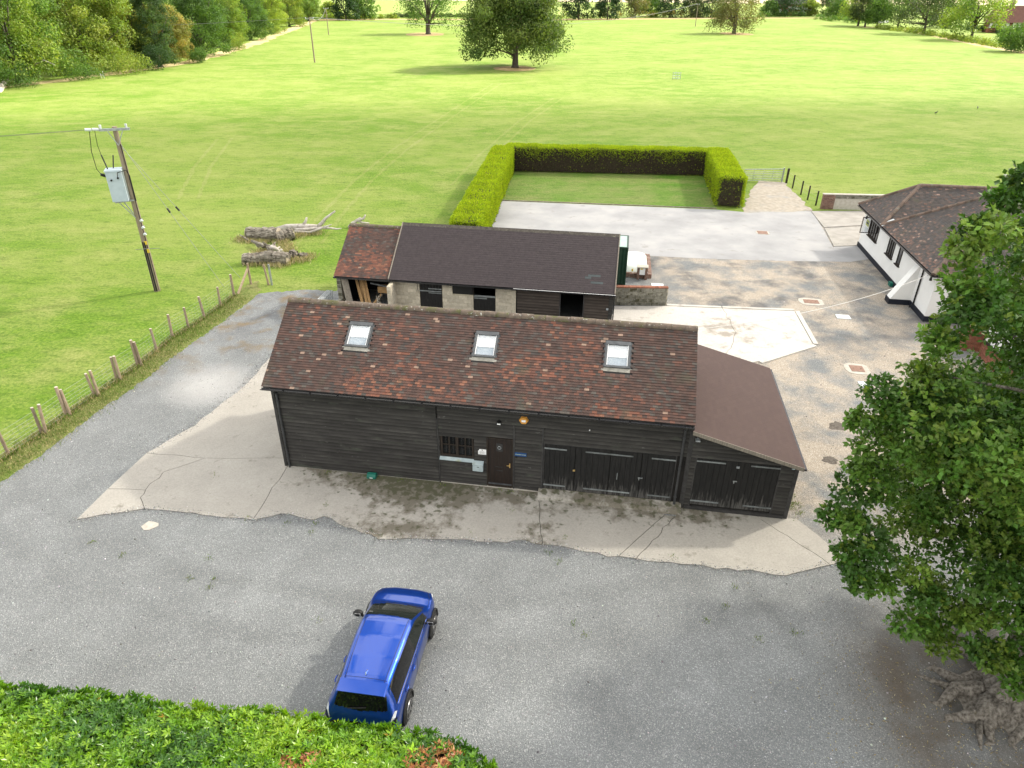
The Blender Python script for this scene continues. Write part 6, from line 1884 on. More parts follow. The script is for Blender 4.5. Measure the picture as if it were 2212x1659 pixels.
def log_thing(label, a, b, r0, r1, seed):
    a, b = np.array(a), np.array(b)
    t = thing('fallen_log', label, 'log', tuple(a * (1, 1, 0)))
    o = np.array((a[0], a[1], 0)); A_, B_ = a - o + (0, 0, r0 * .92), b - o + (0, 0, r1 * .92)
    log_mesh(A_, B_, r0, r1, seed).build('trunk', MAT['log'], t, smooth=True)
    d = unit((B_ - A_)[None])[0]
    MB().tube([A_ - d * .012, A_ + d * .02], r0 * .93, 14).build('sawn_end', MAT['logend'], t)
    MB().tube([B_ - d * .02, B_ + d * .012], r1 * .93, 14).build('sawn_end', MAT['logend'], t)
    return t, o


la = lc(240, 590); lb = lc(760, 610)
log_thing('thick grey barked log at the back of the dead wood pile', la, lb, .46, .50, 5)
log_thing('short forked stub of trunk joined to the bleached boughs', lc(720, 640), lc(985, 590), .36, .44, 6)
log_thing('pale split log lying nearest the leaning post', lc(175, 1000), lc(590, 985), .38, .42, 7)
log_thing('bleached hollow-ended log beside the split one', lc(600, 990), lc(905, 1000), .47, .40, 8)
log_thing('low sawn stump section in the dry grass beside the hollow log', lc(965, 905), lc(1045, 900), .30, .27, 9)
log_thing('small rotten stump lump beside the sawn section', lc(1110, 905), lc(1200, 905), .22, .2, 10)


def bough(label, segs, seed, mat='deadwood'):
    random.seed(seed); m_ = MB()
    for pts, r in segs: m_.tube(pts, r, 8, jit=.12)
    tag(m_.build('dead_bough', MAT[mat], smooth=True), label, 'branch')


lu = lambda x, y, yd: up((920 + x * .2396) * .5486, (800 + y * .2396) * .5486, yd)
yb, yc = lc(1150, 480)[1], lc(2000, 400)[1]
bough('long bleached bough with two upright spurs behind the thick log', [
    ([lu(700, 450, yb), lu(870, 400, yb), lu(1150, 385, yb), lu(1420, 385, yb)], [.26, .26, .23, .15]),
    ([lu(1140, 370, yb), lu(1180, 310, yb), lu(1200, 235, yb)], [.14, .11, .07]),
    ([lu(1390, 385, yb), lu(1450, 330, yb), lu(1520, 240, yb), lu(1665, 130, yb)], [.16, .14, .11, .06]),
    ([lu(1000, 440, yb - .4), lu(1200, 430, yb - .4), lu(1500, 395, yb - .4)], [.12, .12, .07]),
    ([lu(860, 370, yb), lu(880, 400, yb)], [.10, .16])], 31)
bough('thin bleached branches trailing towards the store roof', [
    ([lu(1000, 465, yb - .6), lu(1250, 480, yb - .6), lu(1480, 400, yb - .5), lu(1610, 350, yb - .5)], [.09, .09, .09, .03]),
    ([lu(1480, 400, yb - .5), lu(1580, 410, yb - .5), lu(1700, 425, yb - .5), lu(1770, 415, yb - .5)], [.14, .08, .06, .03])], 32)
bough('pale branch rising behind the store ridge', [
    ([lc(1900, 400, .0), lu(1960, 330, yc), lu(2030, 290, yc), lu(2140, 250, yc), lu(2165, 190, yc)], [.16, .14, .12, .10, .05]),
    ([lu(2030, 290, yc), lu(2110, 320, yc), lu(2230, 330, yc)], [.10, .09, .05]),
    ([lu(2000, 290, yc), lu(2085, 235, yc)], [.08, .05])], 33)
bough('white forked root lying between the logs', [
    ([lc(620, 720, .8), lc(680, 750, .5), lc(740, 790, .25), lc(740, 850, .05)], [.13, .17, .15, .09]),
    ([lc(740, 790, .25), lc(800, 760, .35)], [.13, .07]), ([lc(690, 760, .45), lc(760, 720, .4)], [.09, .05])], 34)
bough('tangled grey root plate below the thick log', [
    ([lc(300, 620, .35), lc(430, 680, .4), lc(560, 720, .35), lc(700, 700, .3)], [.09, .15, .16, .08]), ([lc(460, 730, .35), lc(500, 690, .5), lc(560, 700, .4)], [.09, .08, .06]),
    ([lc(380, 690, .25), lc(450, 760, .1)], [.07, .04]), ([lc(560, 690, .75), lc(600, 770, .45), lc(640, 830, .2)], [.14, .19, .16]), ([lc(480, 640, .9), lc(540, 700, .5), lc(600, 740, .4)], [.05, .11, .14]), ([lc(690, 640, .7), lc(640, 700, .5), lc(590, 750, .4)], [.05, .10, .12]), ([lc(560, 830, .2), lc(640, 800, .25)], [.1, .07])], 35, 'log')
bough('dark stick poking out past the end of the thick log', [([lc(100, 520, .4), lc(190, 570, .35), lc(270, 640, .05)], [.04, .06, .07])], 36, 'log')
gl = [lc(x, y) for x, y in ((130, 610), (300, 640), (500, 640), (800, 650), (860, 720), (900, 800), (960, 960), (1150, 950), (1230, 880), (1020, 560), (1150, 520), (1350, 500), (600, 1030), (350, 1010), (800, 1030), (520, 800), (450, 840))]
tufts('log_grass', 'long straw grass grown up round the dead logs', gl, .30, 3600, .36, DRY, 3)

# ------------------------------------------------------------------ utility poles
def far_pole(label, bpx, bpy, tpy, seed, arm=2.0, rz=.4):
    q = at(bpx, bpy); h = up(bpx, tpy, q[1])[2]
    t = thing('utility_pole', label, 'pole', (q[0], q[1], 0), rz, 'wooden power poles')
    MB().tube([(0, 0, 0), (0, 0, h)], [.20, .15], 8).build('shaft', MAT['polewood'], t)
    MB().box(-arm / 2, -.08, h - .35, arm / 2, .08, h - .2).build('crossarm', MAT['galv'], t)
    for x in (-arm / 2 + .1, arm / 2 - .1):
        MB().tube([(x, 0, h - .2), (x, 0, h + .1)], .07, 6).build('insulator', MAT['cover'], t)
    return np.array((q[0], q[1], h))


P1 = far_pole('power pole standing alone between the woodland and the great oak', 680, 135, 38, 1)
P2 = far_pole('slimmer power pole beyond it nearer the woodland tip', 710, 75, 17, 2)
P3 = far_pole('farthest power pole among the pale shrubs', 724, 38, -8, 3)
P4 = far_pole('power pole on the far bank left of the drooping tree', 1502, 57, 8, 4, rz=0)
q = at(340, 628)
up_ = thing('transformer_pole', 'tall weathered power pole carrying a pale grey transformer', 'pole', (q[0], q[1], 0), R(20), 'wooden power poles')
PH = 9.5
MB().tube([(0, 0, -.1), (0, 0, 3), (0, 0, PH)], [.185, .165, .125], 12).build('shaft', MAT['polewood'], up_)
MB().tube([(-.10, -.13, 0.05), (-.09, -.12, 3.1)], .05, 6).tube([(-.0, -.175, .05), (.0, -.16, 3.1)], .05, 6).tube([(.11, -.13, 0.05), (.10, -.12, 8.6)], .022, 5).build('cable_guard', MAT['black'], up_)
MB().beam((-.75, -.17, PH - .12), (.75, -.17, PH - .12), .12, .12).build('crossarm', MAT['galv'], up_)
MB().beam((-.0, -.17, PH - .95), (.38, -.19, PH - .2), .04, .04).beam((-.0, -.17, PH - .95), (-.35, -.19, PH - .2), .04, .04).build('brace', MAT['galv'], up_)
for x in (-.65, .6):
    MB().tube([(x, -.17, PH - .06), (x, -.17, PH + .14)], [.05, .07], 8).build('insulator', MAT['cover'], up_)
for k in range(2):
    MB().tube([(-.75 - .35 * k, -.2, PH - .08), (-1.05 - .35 * k, -.2, PH - .06)], .075, 8).build('strain_insulator', MAT['cover'], up_)
MB().beam((-.9, -.35, 5.55), (.05, -.12, 5.55), .10, .08).beam((-.9, .12, 5.55), (.05, .05, 5.55), .10, .08).build('platform', MAT['galv'], up_)
MB().beam((-.70, -.3, 5.5), (-.1, -.12, 4.55), .05, .05).beam((-.55, .1, 5.5), (-.1, .05, 4.55), .05, .05).build('strut', MAT['galv'], up_)
tf = MB().box(-.98, -.48, 5.60, -.18, .24, 7.25).build('transformer', MAT['transformer'], up_)
MB().hexa([(-1.02, -.52, 7.25), (-.14, -.52, 7.25), (-.14, .28, 7.25), (-1.02, .28, 7.25), (-1.0, -.5, 7.33), (-.16, -.5, 7.33), (-.16, .26, 7.33), (-1.0, .26, 7.33)]).build('lid', MAT['transformer'], tf)
MB().tube([(-1.0, -.3, 7.0), (-1.22, -.36, 7.12)], .08, 8).tube([(-.4, -.5, 6.9), (-.4, -.6, 6.9)], .05, 8).tube([(-.75, -.5, 6.8), (-.75, -.6, 6.8)], .05, 8).build('bushing', MAT['black'], tf)
MB().tube([(-.85, -.1, 7.3), (-.98, -.1, 8.1)], .035, 6).tube([(-.6, .1, 7.3), (-.45, .15, 8.0)], .035, 6).build('arrester', MAT['downpipe'], tf)
MB().tube([(-1.2, -.2, PH - .1), (-1.38, -.2, 8.3), (-1.35, -.3, 7.4), (-1.2, -.35, 7.12)], .018, 5).tube([(-.95, -.2, PH - .1), (-1.02, -.15, 8.6), (-.98, -.1, 8.1)], .014, 5).build('jumper', MAT['black'], up_)
MB().tube([(-.4, -.6, 6.9), (-.35, -.6, 7.2), (.05, -.25, 7.25), (.14, -.1, 6.9), (.14, -.1, 5.5)], .022, 5).build('tail_cable', MAT['black'], up_)
for k, z in enumerate((4.35, 3.95, 3.55)):
    MB().tube([(.10, -.19, z), (.20, -.24, z + .06), (.22, -.2, z + .14)], [.07, .09, .05], 8).build('shackle_insulator', MAT['cover'], up_)
MB().box(.0, -.19, 2.95, .14, -.165, 3.15).build('warning_label', MAT['yellow'], up_)
MB().box(.02, -.19, 2.45, .16, -.17, 2.70).build('warning_label', MAT['yellow'], up_)
MB().tube([(-.55, -.2, 2.72), (.75, -.16, 2.66), (.1, -.3, 2.74), (-.55, -.2, 2.72)], .012, 4).build('barbed_wire', MAT['wire'], up_)
for (gx_, gy_, dx) in ((484, 620, -.0), (519, 600, .15)):
    gp = at(gx_, gy_)
    s0 = np.array((q[0] + .1, q[1], PH - .9 - dx)); s1 = gp
    o = MB().tube([s0, s1], .012, 5).build('stay_wire', MAT['wire'])
    m0 = s0 + (s1 - s0) * .42; m1 = s0 + (s1 - s0) * .45
    MB().tube([m0, m1], .055, 8).build('stay_insulator', MAT['trim'], o)
    tag(o, ('slanting stay wire of the transformer pole meeting the ground by the fence brace' if dx else 'slanting stay wire of the transformer pole meeting the ground between two fence posts'), 'wire', 'stays of the transformer pole')


def span(label, a, b, sag, r=.02, grp=None):
    a, b = np.array(a), np.array(b)
    tag(MB().tube([a + (b - a) * t - np.array((0, 0, 4 * sag * t * (1 - t))) for t in np.linspace(0, 1, 28)], r, 4).build('power_line', MAT['cable']), label, 'wire', grp)


top = np.array((q[0] - .75, q[1] - .4, PH - .08))
for k in range(2):
    span('pair of lines running from the transformer pole out past the woodland', top + (0, .25 * k, 0), (-70, 33 + k * .6, 8.6), .6, .008, 'lines off the transformer pole')
    span('thin line spanning the field between the lone power pole and the far bank', P1 + (0, .8 * k, .05), P4 + (0, .8 * k, .05), 5.5, .032, 'lines over the field')
    span('thin line crossing in front of the woodland from the lone power pole', P1 + (0, .8 * k, .05), (-190, 168 + .8 * k, 9.5), 2.2, .02, 'lines before the woodland')
    span('short line between the lone power pole and the slimmer one', P1 + (0, .8 * k, .05), P2 + (0, .8 * k, .05), 2.0, .03, 'lines towards the farther poles')

# ------------------------------------------------------------------ the near oak
oak = thing('oak_tree', 'big leafy oak with flared mossy roots at the edge of the gravel', 'tree', (13.15, 11.85, 0))
rg = np.random.default_rng(901); random.seed(901)
tm = MB()
tpts = [(-.05, 0, -.15), (0, 0, .35), (.12, .1, 1.0), (.38, .25, 2.2), (.75, .5, 4.0), (1.1, .75, 6.0), (1.4, .9, 8.5), (1.5, 1.0, 11.0)]
roots = [(-1.75, -.15), (-1.65, -.75), (-1.2, -1.1), (-.55, -1.25), (.3, -1.3), (-1.4, .55), (-.3, 1.2), (1.2, -.9), (1.3, .6)]
rth = np.array([math.atan2(y, x) for x, y in roots]); ram = np.array([.62, .66, .7, .66, .6, .55, .5, .6, .5])
zs_ = np.concatenate([np.linspace(-.12, 1.6, 26), np.linspace(1.75, 11, 40)]); nth = 64
vs, fs = [], []
for i, z in enumerate(zs_):
    cx, cy0 = (np.interp(z, [p[2] for p in tpts], [p[a] for p in tpts]) for a in (0, 1))
    r0 = np.interp(z, [p[2] for p in tpts], [.66, .62, .58, .52, .46, .38, .25, .12])
    for j in range(nth):
        th = 2 * PI * j / nth
        dth = (th - rth + PI) % (2 * PI) - PI
        fl = (ram * np.exp(-(dth / .20) ** 2)).sum() * math.exp(-max(z, 0) / .38) * 1.25
        r = r0 * (1 + .05 * math.sin(th * 9 + z * 1.5) + .035 * math.sin(th * 17 - z * 3) + rg.normal() * .018) + fl
        vs.append((cx + r * math.cos(th), cy0 + r * math.sin(th), z))
for i in range(len(zs_) - 1):
    for j in range(nth):
        a = i * nth + j; b = i * nth + (j + 1) % nth; fs.append((a, b, b + nth, a + nth))
tm.add(vs, fs)
for i, (x, y) in enumerate(roots):
    d = np.array((x, y)); w_ = np.array((-d[1], d[0])) * .10 * (1 if i % 2 else -1)
    pts_ = [(x * .46, y * .46, .24), (x * .62 + w_[0] * .5, y * .62 + w_[1] * .5, .17), (x * .78 + w_[0], y * .78 + w_[1], .10), (x * .96, y * .96, .05), (x * 1.15 - w_[0], y * 1.15 - w_[1], -.02), (x * 1.34, y * 1.34, -.06)]
    tm.tube(pts_, [.27, .23, .18, .13, .09, .03], 10, jit=.14)
    if i < 5: tm.tube([pts_[2], (x * 1.05 + w_[0] * 3, y * 1.05 + w_[1] * 3, .05), (x * 1.2 + w_[0] * 4.5, y * 1.2 + w_[1] * 4.5, -.03)], [.10, .06, .02], 8, jit=.12)
# limbs towards the crown
ctr = np.array((1.6, 1.3, 7.7)); rad = np.array((6.6, 5.6, 6.2))
ncl = 640
dd = rand_dirs(rg, ncl); ff = .30 + .70 * rg.random(ncl) ** .6
C = ctr + dd * ff[:, None] * rad * .93
lob = 1 + .10 * np.sin(np.arctan2(dd[:, 2], -dd[:, 0]) * 6.0 + .6)
C = ctr + (C - ctr) * lob[:, None]
# outer sprays that make the ragged outline on the yard side
o0 = np.array((13.15, 11.85, 0))
spray = [up(*p, y) - o0 for p, y in (((2212, 385), 13.0), ((2172, 432), 13.5), ((2100, 500), 13.0), ((2080, 540), 12.6), ((2080, 610), 12.5), ((2085, 665), 12.2), ((2035, 735), 12.4), ((2005, 805), 12.8), ((1905, 850), 12.8), ((1935, 880), 12.4),
                                    ((1865, 905), 12.6), ((1880, 960), 12.2), ((1860, 1010), 12.3), ((1845, 1060), 12.4), ((1800, 1112), 12.5), ((1835, 1130), 12.0), ((1830, 1190), 12.0), ((1850, 1230), 11.8), ((1900, 1260), 11.6),
                                    ((1960, 1340), 11.4), ((2000, 1290), 11.2), ((2040, 1390), 11.2), ((2080, 1330), 11.0), ((2150, 1420), 10.8), ((2120, 1260), 10.6), ((2190, 1330), 10.4), ((2195, 1470), 10.6))]
C = C[(C[:, 2] > 2.4 + 0.10 * np.abs(C[:, 0]))]
spray = np.array(spray)
C = np.concatenate([C, spray, spray + rg.normal(size=spray.shape) * .2 + np.array((.55, 0, 0))])
rc = rg.uniform(.5, .95, len(C)); rc[-2 * len(spray):] = rg.uniform(.30, .5, 2 * len(spray))
# thinner towards the house: the crown narrows upwards on the yard side
bx_y = [330, 350, 500, 620, 700, 800, 830, 890, 1000, 1110, 1200, 1300, 1360, 1420, 1600]; bx_x = [2285, 2245, 2090, 2060, 2030, 1985, 1905, 1850, 1840, 1785, 1815, 1880, 1930, 2040, 2160]
Wc = C + o0 - np.array((0, 0, H)); dz_ = Wc[:, 1] * math.cos(PITCH) - Wc[:, 2] * math.sin(PITCH)
sxp = 1106 + FPX * Wc[:, 0] / dz_; syp = 829.5 - FPX * (Wc[:, 1] * math.sin(PITCH) + Wc[:, 2] * math.cos(PITCH)) / dz_
ok_ = (sxp - .8 * rc * FPX / dz_ > np.interp(syp, bx_y, bx_x)); ok_[-2 * len(spray):] = True
C, rc = C[ok_], rc[ok_]
# a natural opening between two limbs
a_, b_ = np.array((0, 0, H)) - o0, None
gp = up(2142, 765, 13.0) - o0; gd_ = unit((gp - a_)[None])[0]
W_ = C - a_; dist = np.linalg.norm(W_ - (W_ @ gd_)[:, None] * gd_, axis=1)
keep = dist > rc * .6 + .24
C, rc = C[keep], rc[keep]
OAKP = np.array([(.058, .130, .019), (.074, .153, .022), (.095, .18, .027), (.050, .112, .019), (.135, .215, .034)])
per = 420
k = len(C); n = k * per
d_ = rand_dirs(rg, n); d_[:, 2] *= .75
P = C.repeat(per, 0) + d_ * (rc.repeat(per) * (.3 + .75 * rg.random(n) ** .6))[:, None]
# leaves gathered in little rosettes
nr_ = n // 6; P = P[:nr_ * 6]
P = P[::6].repeat(6, 0) + rg.normal(size=(nr_ * 6, 3)) * .035
n = len(P); dq = d_[:nr_ * 6][::6].repeat(6, 0)
D = unit(dq * .5 + rg.normal(size=(n, 3)) * .75 + np.array((0, 0, .05)))
Nn = unit(rg.normal(size=(n, 3)) * .5 + dq * .5 + np.array((0, 0, .8)))
ls = rg.uniform(.10, .165, n)
Vv, F = kites(P, D, Nn, ls, ls * .62, .08)
hi = np.clip((C[:, 2] / 13), 0, 1)
cc = OAKP[rg.integers(0, len(OAKP), k)] * rg.uniform(.8, 1.2, (k, 1))
col = cc.repeat(per, 0)[:n] * rg.uniform(.75, 1.3, (nr_, 1)).repeat(6, 0) * rg.uniform(.9, 1.1, (n, 3))
yl = (rg.random(nr_) < .05).repeat(6)
col[yl] = np.array((.13, .19, .025)) * rg.uniform(.8, 1.15, (yl.sum(), 1))
obj('crown', mesh_np('crown', Vv, F, MAT['oakleaf'], col.repeat(4, 0)), oak)
for i in rg.choice(len(C), 55, replace=False):
    c = C[i]; t = np.clip((c[2] - 1.5) / 9, .05, .9); zi = 2.0 + t * 6.0
    base = np.array([np.interp(zi, [p[2] for p in tpts], [p[a] for p in tpts]) for a in (0, 1)] + [zi])
    L_ = np.linalg.norm(c - base)
    m1 = base + (c - base) * .35 + np.array((0, 0, .12 * L_)) + rg.normal(size=3) * .15; m2 = base + (c - base) * .7 + np.array((0, 0, .08 * L_)) + rg.normal(size=3) * .2
    tm.tube([base, m1, m2, c], [.04 + .016 * L_, .025 + .009 * L_, .015 + .004 * L_, .01], 6)
tm.build('trunk', MAT['bark'], oak, smooth=True)
# knot on the cut root end
kn = np.array((-1.5, -.72, .2))
MB().tube([kn + (.16 * math.cos(t) * .9, -.02 + .03 * math.cos(t * 2), .13 * math.sin(t)) for t in np.linspace(0, 2 * PI, 13)], .055, 7, cap=False, jit=.15).build('root_knot', MAT['bark'], oak, smooth=True)
# leaf and twig litter under it
n = 1500
P = np.zeros((n, 3)); P[:, 0] = 11.6 + rg.normal(size=n) * 1.9; P[:, 1] = 11.0 + rg.normal(size=n) * 1.9; P[:, 2] = .012
Vv, F = kites(P, unit(np.stack([rg.normal(size=n), rg.normal(size=n), rg.normal(size=n) * .1], 1)), np.tile((0, 0, 1.), (n, 1)) + rg.normal(size=(n, 3)) * .2, rg.uniform(.03, .09, n), .022)
cl = np.array([(.25, .18, .09), (.35, .28, .16), (.16, .12, .07), (.45, .40, .30)])[rg.integers(0, 4, n)]
tag(obj('leaf_litter', mesh_np('leaf_litter', Vv, F, MAT['grassblade'], cl.repeat(4, 0))), 'dry leaves and twigs scattered round the oak roots', 'leaves', kind='stuff')

# ------------------------------------------------------------------ laurel hedge in the foreground
lh = thing('laurel_hedge', 'glossy clipped laurel hedge with scorched orange leaves behind the blue car', 'hedge', (-6, 8.6, 0))
lo = np.array((-6, 8.6, 0))
hx_ = np.array([-15, -12.2, -8.7, -5.3, -2.6, -1.1, -.5]); hy_ = np.array([11.1, 10.72, 10.28, 9.95, 9.64, 9.28, 8.85])
rg = np.random.default_rng(555)
TH, HWD = 1.66, 3.2


def laurel_pts(n):
    x = rg.uniform(-14.5, -.45, n)
    yf = np.interp(x, hx_, hy_)
    s = rg.random(n) * (HWD + 1.0)
    y = np.where(s < HWD, yf - s, yf); z = np.where(s < HWD, TH, TH - (s - HWD) * 1.6)
    Nn = np.where((s < HWD)[:, None], (0, 0, 1.), (0, 1., .1))
    # rounded shoulder
    e = np.clip(1 - s / .5, 0, 1) * (s < HWD); y = y - e ** 2 * .10; z = z - e ** 2 * .16
    Nn = unit(Nn + np.stack([0 * e, e, 0 * e], 1) * .8)
    # end face
    end = rg.random(n) < .12
    m = end.sum(); q = rg.random(m)
    x[end] = -.45 + .10 * rg.normal(size=m) * .5; y[end] = 8.85 - rg.random(m) * 2.6; z[end] = TH * rg.random(m) ** .8; Nn[end] = (1., 0, .15)
    re = np.clip((x + 1.2) / .8, 0, 1); z = np.where(~end, z - re ** 2 * .22, z)
    b = .055 * np.sin(x * 1.7 + y * 1.1) + .035 * np.sin(x * 4.3 - y * 3.0) + .03 * np.sin(x * 8 + y * 7)
    P = np.stack([x, y, z], 1) + Nn * (b + rg.normal(size=n) * .035)[:, None]
    return P, Nn


def laurel_cols(P, n):
    pal = np.array([(.155, .31, .013), (.215, .37, .017), (.115, .25, .013), (.27, .41, .023), (.06, .155, .02)])
    g = np.sin(P[:, 0] * .9 + 1.5 * np.sin(P[:, 1] * 1.3)) + .6 * np.sin(P[:, 0] * 2.3 - P[:, 1] * 1.9)
    idx = np.clip(((g + 1.6) / 3.2 * 4 + rg.normal(size=n) * .9), 0, 4).astype(int)
    idx = np.array([4, 2, 0, 1, 3])[idx]
    c = pal[idx] * rg.uniform(.8, 1.2, (n, 1))
    for (cx, cy, r, p) in ((-1.75, 8.7, .42, .55), (-1.35, 8.95, .3, .6), (-2.1, 8.35, .3, .5), (-4.6, 8.75, .3, .4), (-4.2, 8.9, .22, .3), (-5.1, 8.3, .25, .25), (-2.5, 8.3, .25, .3), (-8.5, 9.2, .15, .3)):
        m = (np.hypot(P[:, 0] - cx, P[:, 1] - cy) < r) & (rg.random(n) < p)
        c[m] = np.array([(.42, .17, .06), (.50, .25, .10), (.33, .12, .05)])[rg.integers(0, 3, m.sum())]
    m = rg.random(n) < .0012
    c[m] = (.42, .26, .04)
    return c


def sprigs(P, Nn, C_, q=6):
    n = len(P)
    a = rg.uniform(0, 2 * PI, (n, 1)) + np.arange(q)[None] * (2.4) + rg.normal(size=(n, q)) * .2
    up_n = unit(Nn + rg.normal(size=(n, 3)) * .28)
    t1 = unit(np.cross(up_n, (.3, .5, .81))); t2 = np.cross(up_n, t1)
    el = rg.uniform(.1, .8, (n, q))[..., None]
    D = unit(t1[:, None] * np.cos(a)[..., None] + t2[:, None] * np.sin(a)[..., None] + up_n[:, None] * el).reshape(-1, 3)
    PP = (P[:, None] + up_n[:, None] * rg.uniform(0, .05, (n, q, 1))).reshape(-1, 3)
    ls = rg.uniform(.09, .16, n * q)
    Vv, F = kites(PP, D, up_n.repeat(q, 0) + D * -.3, ls, ls * .37, -.06)
    cc = C_.repeat(q, 0) * rg.uniform(.85, 1.2, (n * q, 1))
    return Vv, F, cc.repeat(4, 0)


P, Nn = laurel_pts(19000)
Vv, F, cc = sprigs(P, Nn, laurel_cols(P, len(P)))
o = obj('foliage', mesh_np('foliage', Vv - lo, F, MAT['laurel'], cc), lh); o['kind'] = 'stuff'
# sprigs that stand out singly
P, Nn = laurel_pts(900)
P, Nn = P[Nn[:, 2] > .6][:300], Nn[Nn[:, 2] > .6][:300]
cs_ = laurel_cols(P, len(P)); sm_ = []
for j in range(10):
    Vv, F, cc = sprigs(np.zeros((1, 3)), np.array([(0, 0, 1.)]), cs_[j * 7:j * 7 + 1] * 1.05, 7)
    sm_.append(mesh_np('sprig', Vv, F, MAT['laurel'], cc))
for j, p in enumerate(P):
    obj('sprig', sm_[j % 10], lh, tuple(p + Nn[j] * .07 - lo), (rg.normal() * .25, rg.normal() * .25, rg.uniform(0, 6.3)))
core = []
xs = np.linspace(-14.5, -.75, 24)
vs = []
for x in xs:
    yf = float(np.interp(x, hx_, hy_)) - .16
    vs += [(x, yf, .05), (x, yf, TH - .2), (x, yf - .22, TH - .1), (x, yf - HWD + .2, TH - .1), (x, yf - HWD + .1, .05)]
fs = []
for i in range(23):
    for j in range(4):
        a = i * 5 + j; fs.append((a, a + 1, a + 6, a + 5))
fs += [(0, 1, 2, 3, 4), (115 + 4, 115 + 3, 115 + 2, 115 + 1, 115)]
MB().add([np.array(v) - lo for v in vs], fs).build('core', MAT['hcore'], lh, fix=True)

# ------------------------------------------------------------------ blue car
cy_ = np.array([-2.20, -2.14, -2.04, -1.92, -1.74, -1.45, -.90, -.30, .20, .45, .80, 1.10, 1.35, 1.70, 2.00, 2.14, 2.22])
prm = dict(
    zt=[.82, .97, 1.06, 1.25, 1.53, 1.59, 1.635, 1.645, 1.615, 1.56, 1.36, 1.17, 1.075, 1.02, .925, .82, .62],
    zr=[.77, .92, 1.01, 1.20, 1.455, 1.515, 1.56, 1.57, 1.545, 1.49, 1.30, 1.12, 1.03, .975, .885, .78, .60],
    wr=[.62, .665, .68, .645, .585, .595, .63, .655, .665, .665, .705, .74, .755, .71, .60, .47, .32],
    zb=[.72, .88, .98, 1.03, 1.06, 1.055, 1.02, .985, .97, .965, .965, .965, .975, .94, .84, .74, .56],
    wb=[.69, .775, .82, .835, .84, .84, .845, .845, .845, .845, .85, .86, .865, .84, .75, .60, .43],
    wm=[.76, .85, .895, .915, .925, .925, .92, .915, .915, .915, .92, .925, .925, .90, .80, .66, .48])
ny = 150
yy = np.concatenate([np.linspace(-2.2, -1.6, 46), np.linspace(-1.58, .35, 60), np.linspace(.37, 2.22, 74)])
yd = np.linspace(-2.2, 2.22, 600)
S_ = {}
for kx, vls in prm.items():
    v = np.interp(yd, cy_, vls); kk_ = np.hanning(31); kk_ /= kk_.sum()
    S_[kx] = np.interp(yy, yd, np.convolve(np.pad(v, 15, 'edge'), kk_, 'valid'))


def catmull(P, sub):
    P = np.array(P); out = []
    E_ = np.concatenate([[2 * P[0] - P[1]], P, [2 * P[-1] - P[-2]]])
    for i in range(1, len(E_) - 2):
        for t in np.linspace(0, 1, sub, endpoint=False):
            p0, p1, p2, p3 = E_[i - 1:i + 3]
            out.append(.5 * ((2 * p1) + (-p0 + p2) * t + (2 * p0 - 5 * p1 + 4 * p2 - p3) * t * t + (-p0 + 3 * p1 - 3 * p2 + p3) * t ** 3))
    out.append(P[-1]); return np.array(out)


SUB = 6
rows = []
for i, y in enumerate(yy):
    zt, zr, wr, zb, wb, wm = (S_[k_][i] for k_ in ('zt', 'zr', 'wr', 'zb', 'wb', 'wm'))
    mid = ((wb + wr) / 2 + .022, (zb + zr) / 2)
    sec = [(wm * .86, .20), (wm * .975, .33), (wm, .60), (wm * .99, zb * .86), (wb, zb), mid, (wr, zr), (wr * .62, zr + (zt - zr) * .80), (0, zt)]
    cpt = catmull(sec, SUB)
    full = np.concatenate([cpt, (cpt[:-1] * (-1, 1))[::-1]])
    rows.append(np.stack([full[:, 0], np.full(len(full), y), full[:, 1]], 1))
Gd = np.array(rows); nyy, ntt = Gd.shape[:2]; half = SUB * 8
car = thing('blue_car', 'glossy metallic blue family car parked on the gravel beside the laurel hedge', 'car', (-3.28, 12.47, 0), -R(7.8))
MAT['paint'], ntp, bp_ = new_mat('blue_metallic_paint')
bp_.inputs['Base Color'].default_value = (.002, .050, .34, 1); bp_.inputs['Metallic'].default_value = .75; bp_.inputs['Roughness'].default_value = .3; bp_.inputs['Coat IOR'].default_value = 1.5
bp_.inputs['Coat Weight'].default_value = 1.0; bp_.inputs['Coat Roughness'].default_value = .03
# light road dust low on the body
gp_ = ntp.nodes.new('ShaderNodeNewGeometry'); sp_ = ntp.nodes.new('ShaderNodeSeparateXYZ'); ntp.links.new(gp_.outputs['Position'], sp_.inputs[0])
dst = mul(ntp, sstep(ntp, sp_.outputs[2], .75, .25), .35)
ntp.links.new(mixc(ntp, dst, (.002, .050, .34), (.10, .11, .15)), bp_.inputs['Base Color'])
MAT['tyre'] = surf('tyre_rubber', [(.3, g3(.014)), (.7, g3(.024))], 8, 3, rough=.9, bmp=.2)
MAT['alloy'] = surf('alloy_wheel', [(.3, g3(.26)), (.7, g3(.34))], 4, 2, rough=.3, bmp=0, metal=.8, spec=.5)
MAT['chrome'] = surf('chrome_trim', [(.3, g3(.62)), (.7, g3(.7))], 4, 2, rough=.15, bmp=0, metal=1.0)
MAT['lamp'] = surf('clear_lamp', [(.3, (.42, .44, .46)), (.7, (.6, .62, .64))], 12, 3, rough=.12, bmp=0, spec=.6)
MAT['seat'] = surf('grey_seat_cloth', [(.3, (.06, .065, .062)), (.7, (.09, .095, .09))], 8, 3, rough=.9, bmp=.1)
MAT['dash'] = surf('grey_green_dash', [(.3, (.05, .058, .05)), (.7, (.07, .08, .07))], 5, 3, rough=.8, bmp=.1)
tpar = np.minimum(np.arange(ntt - 1) + .5, ntt - 1 - (np.arange(ntt - 1) + .5)) / SUB     # 0 sill .. 8 roof centre
sidev = np.arange(ntt - 1) < half
sel = {}
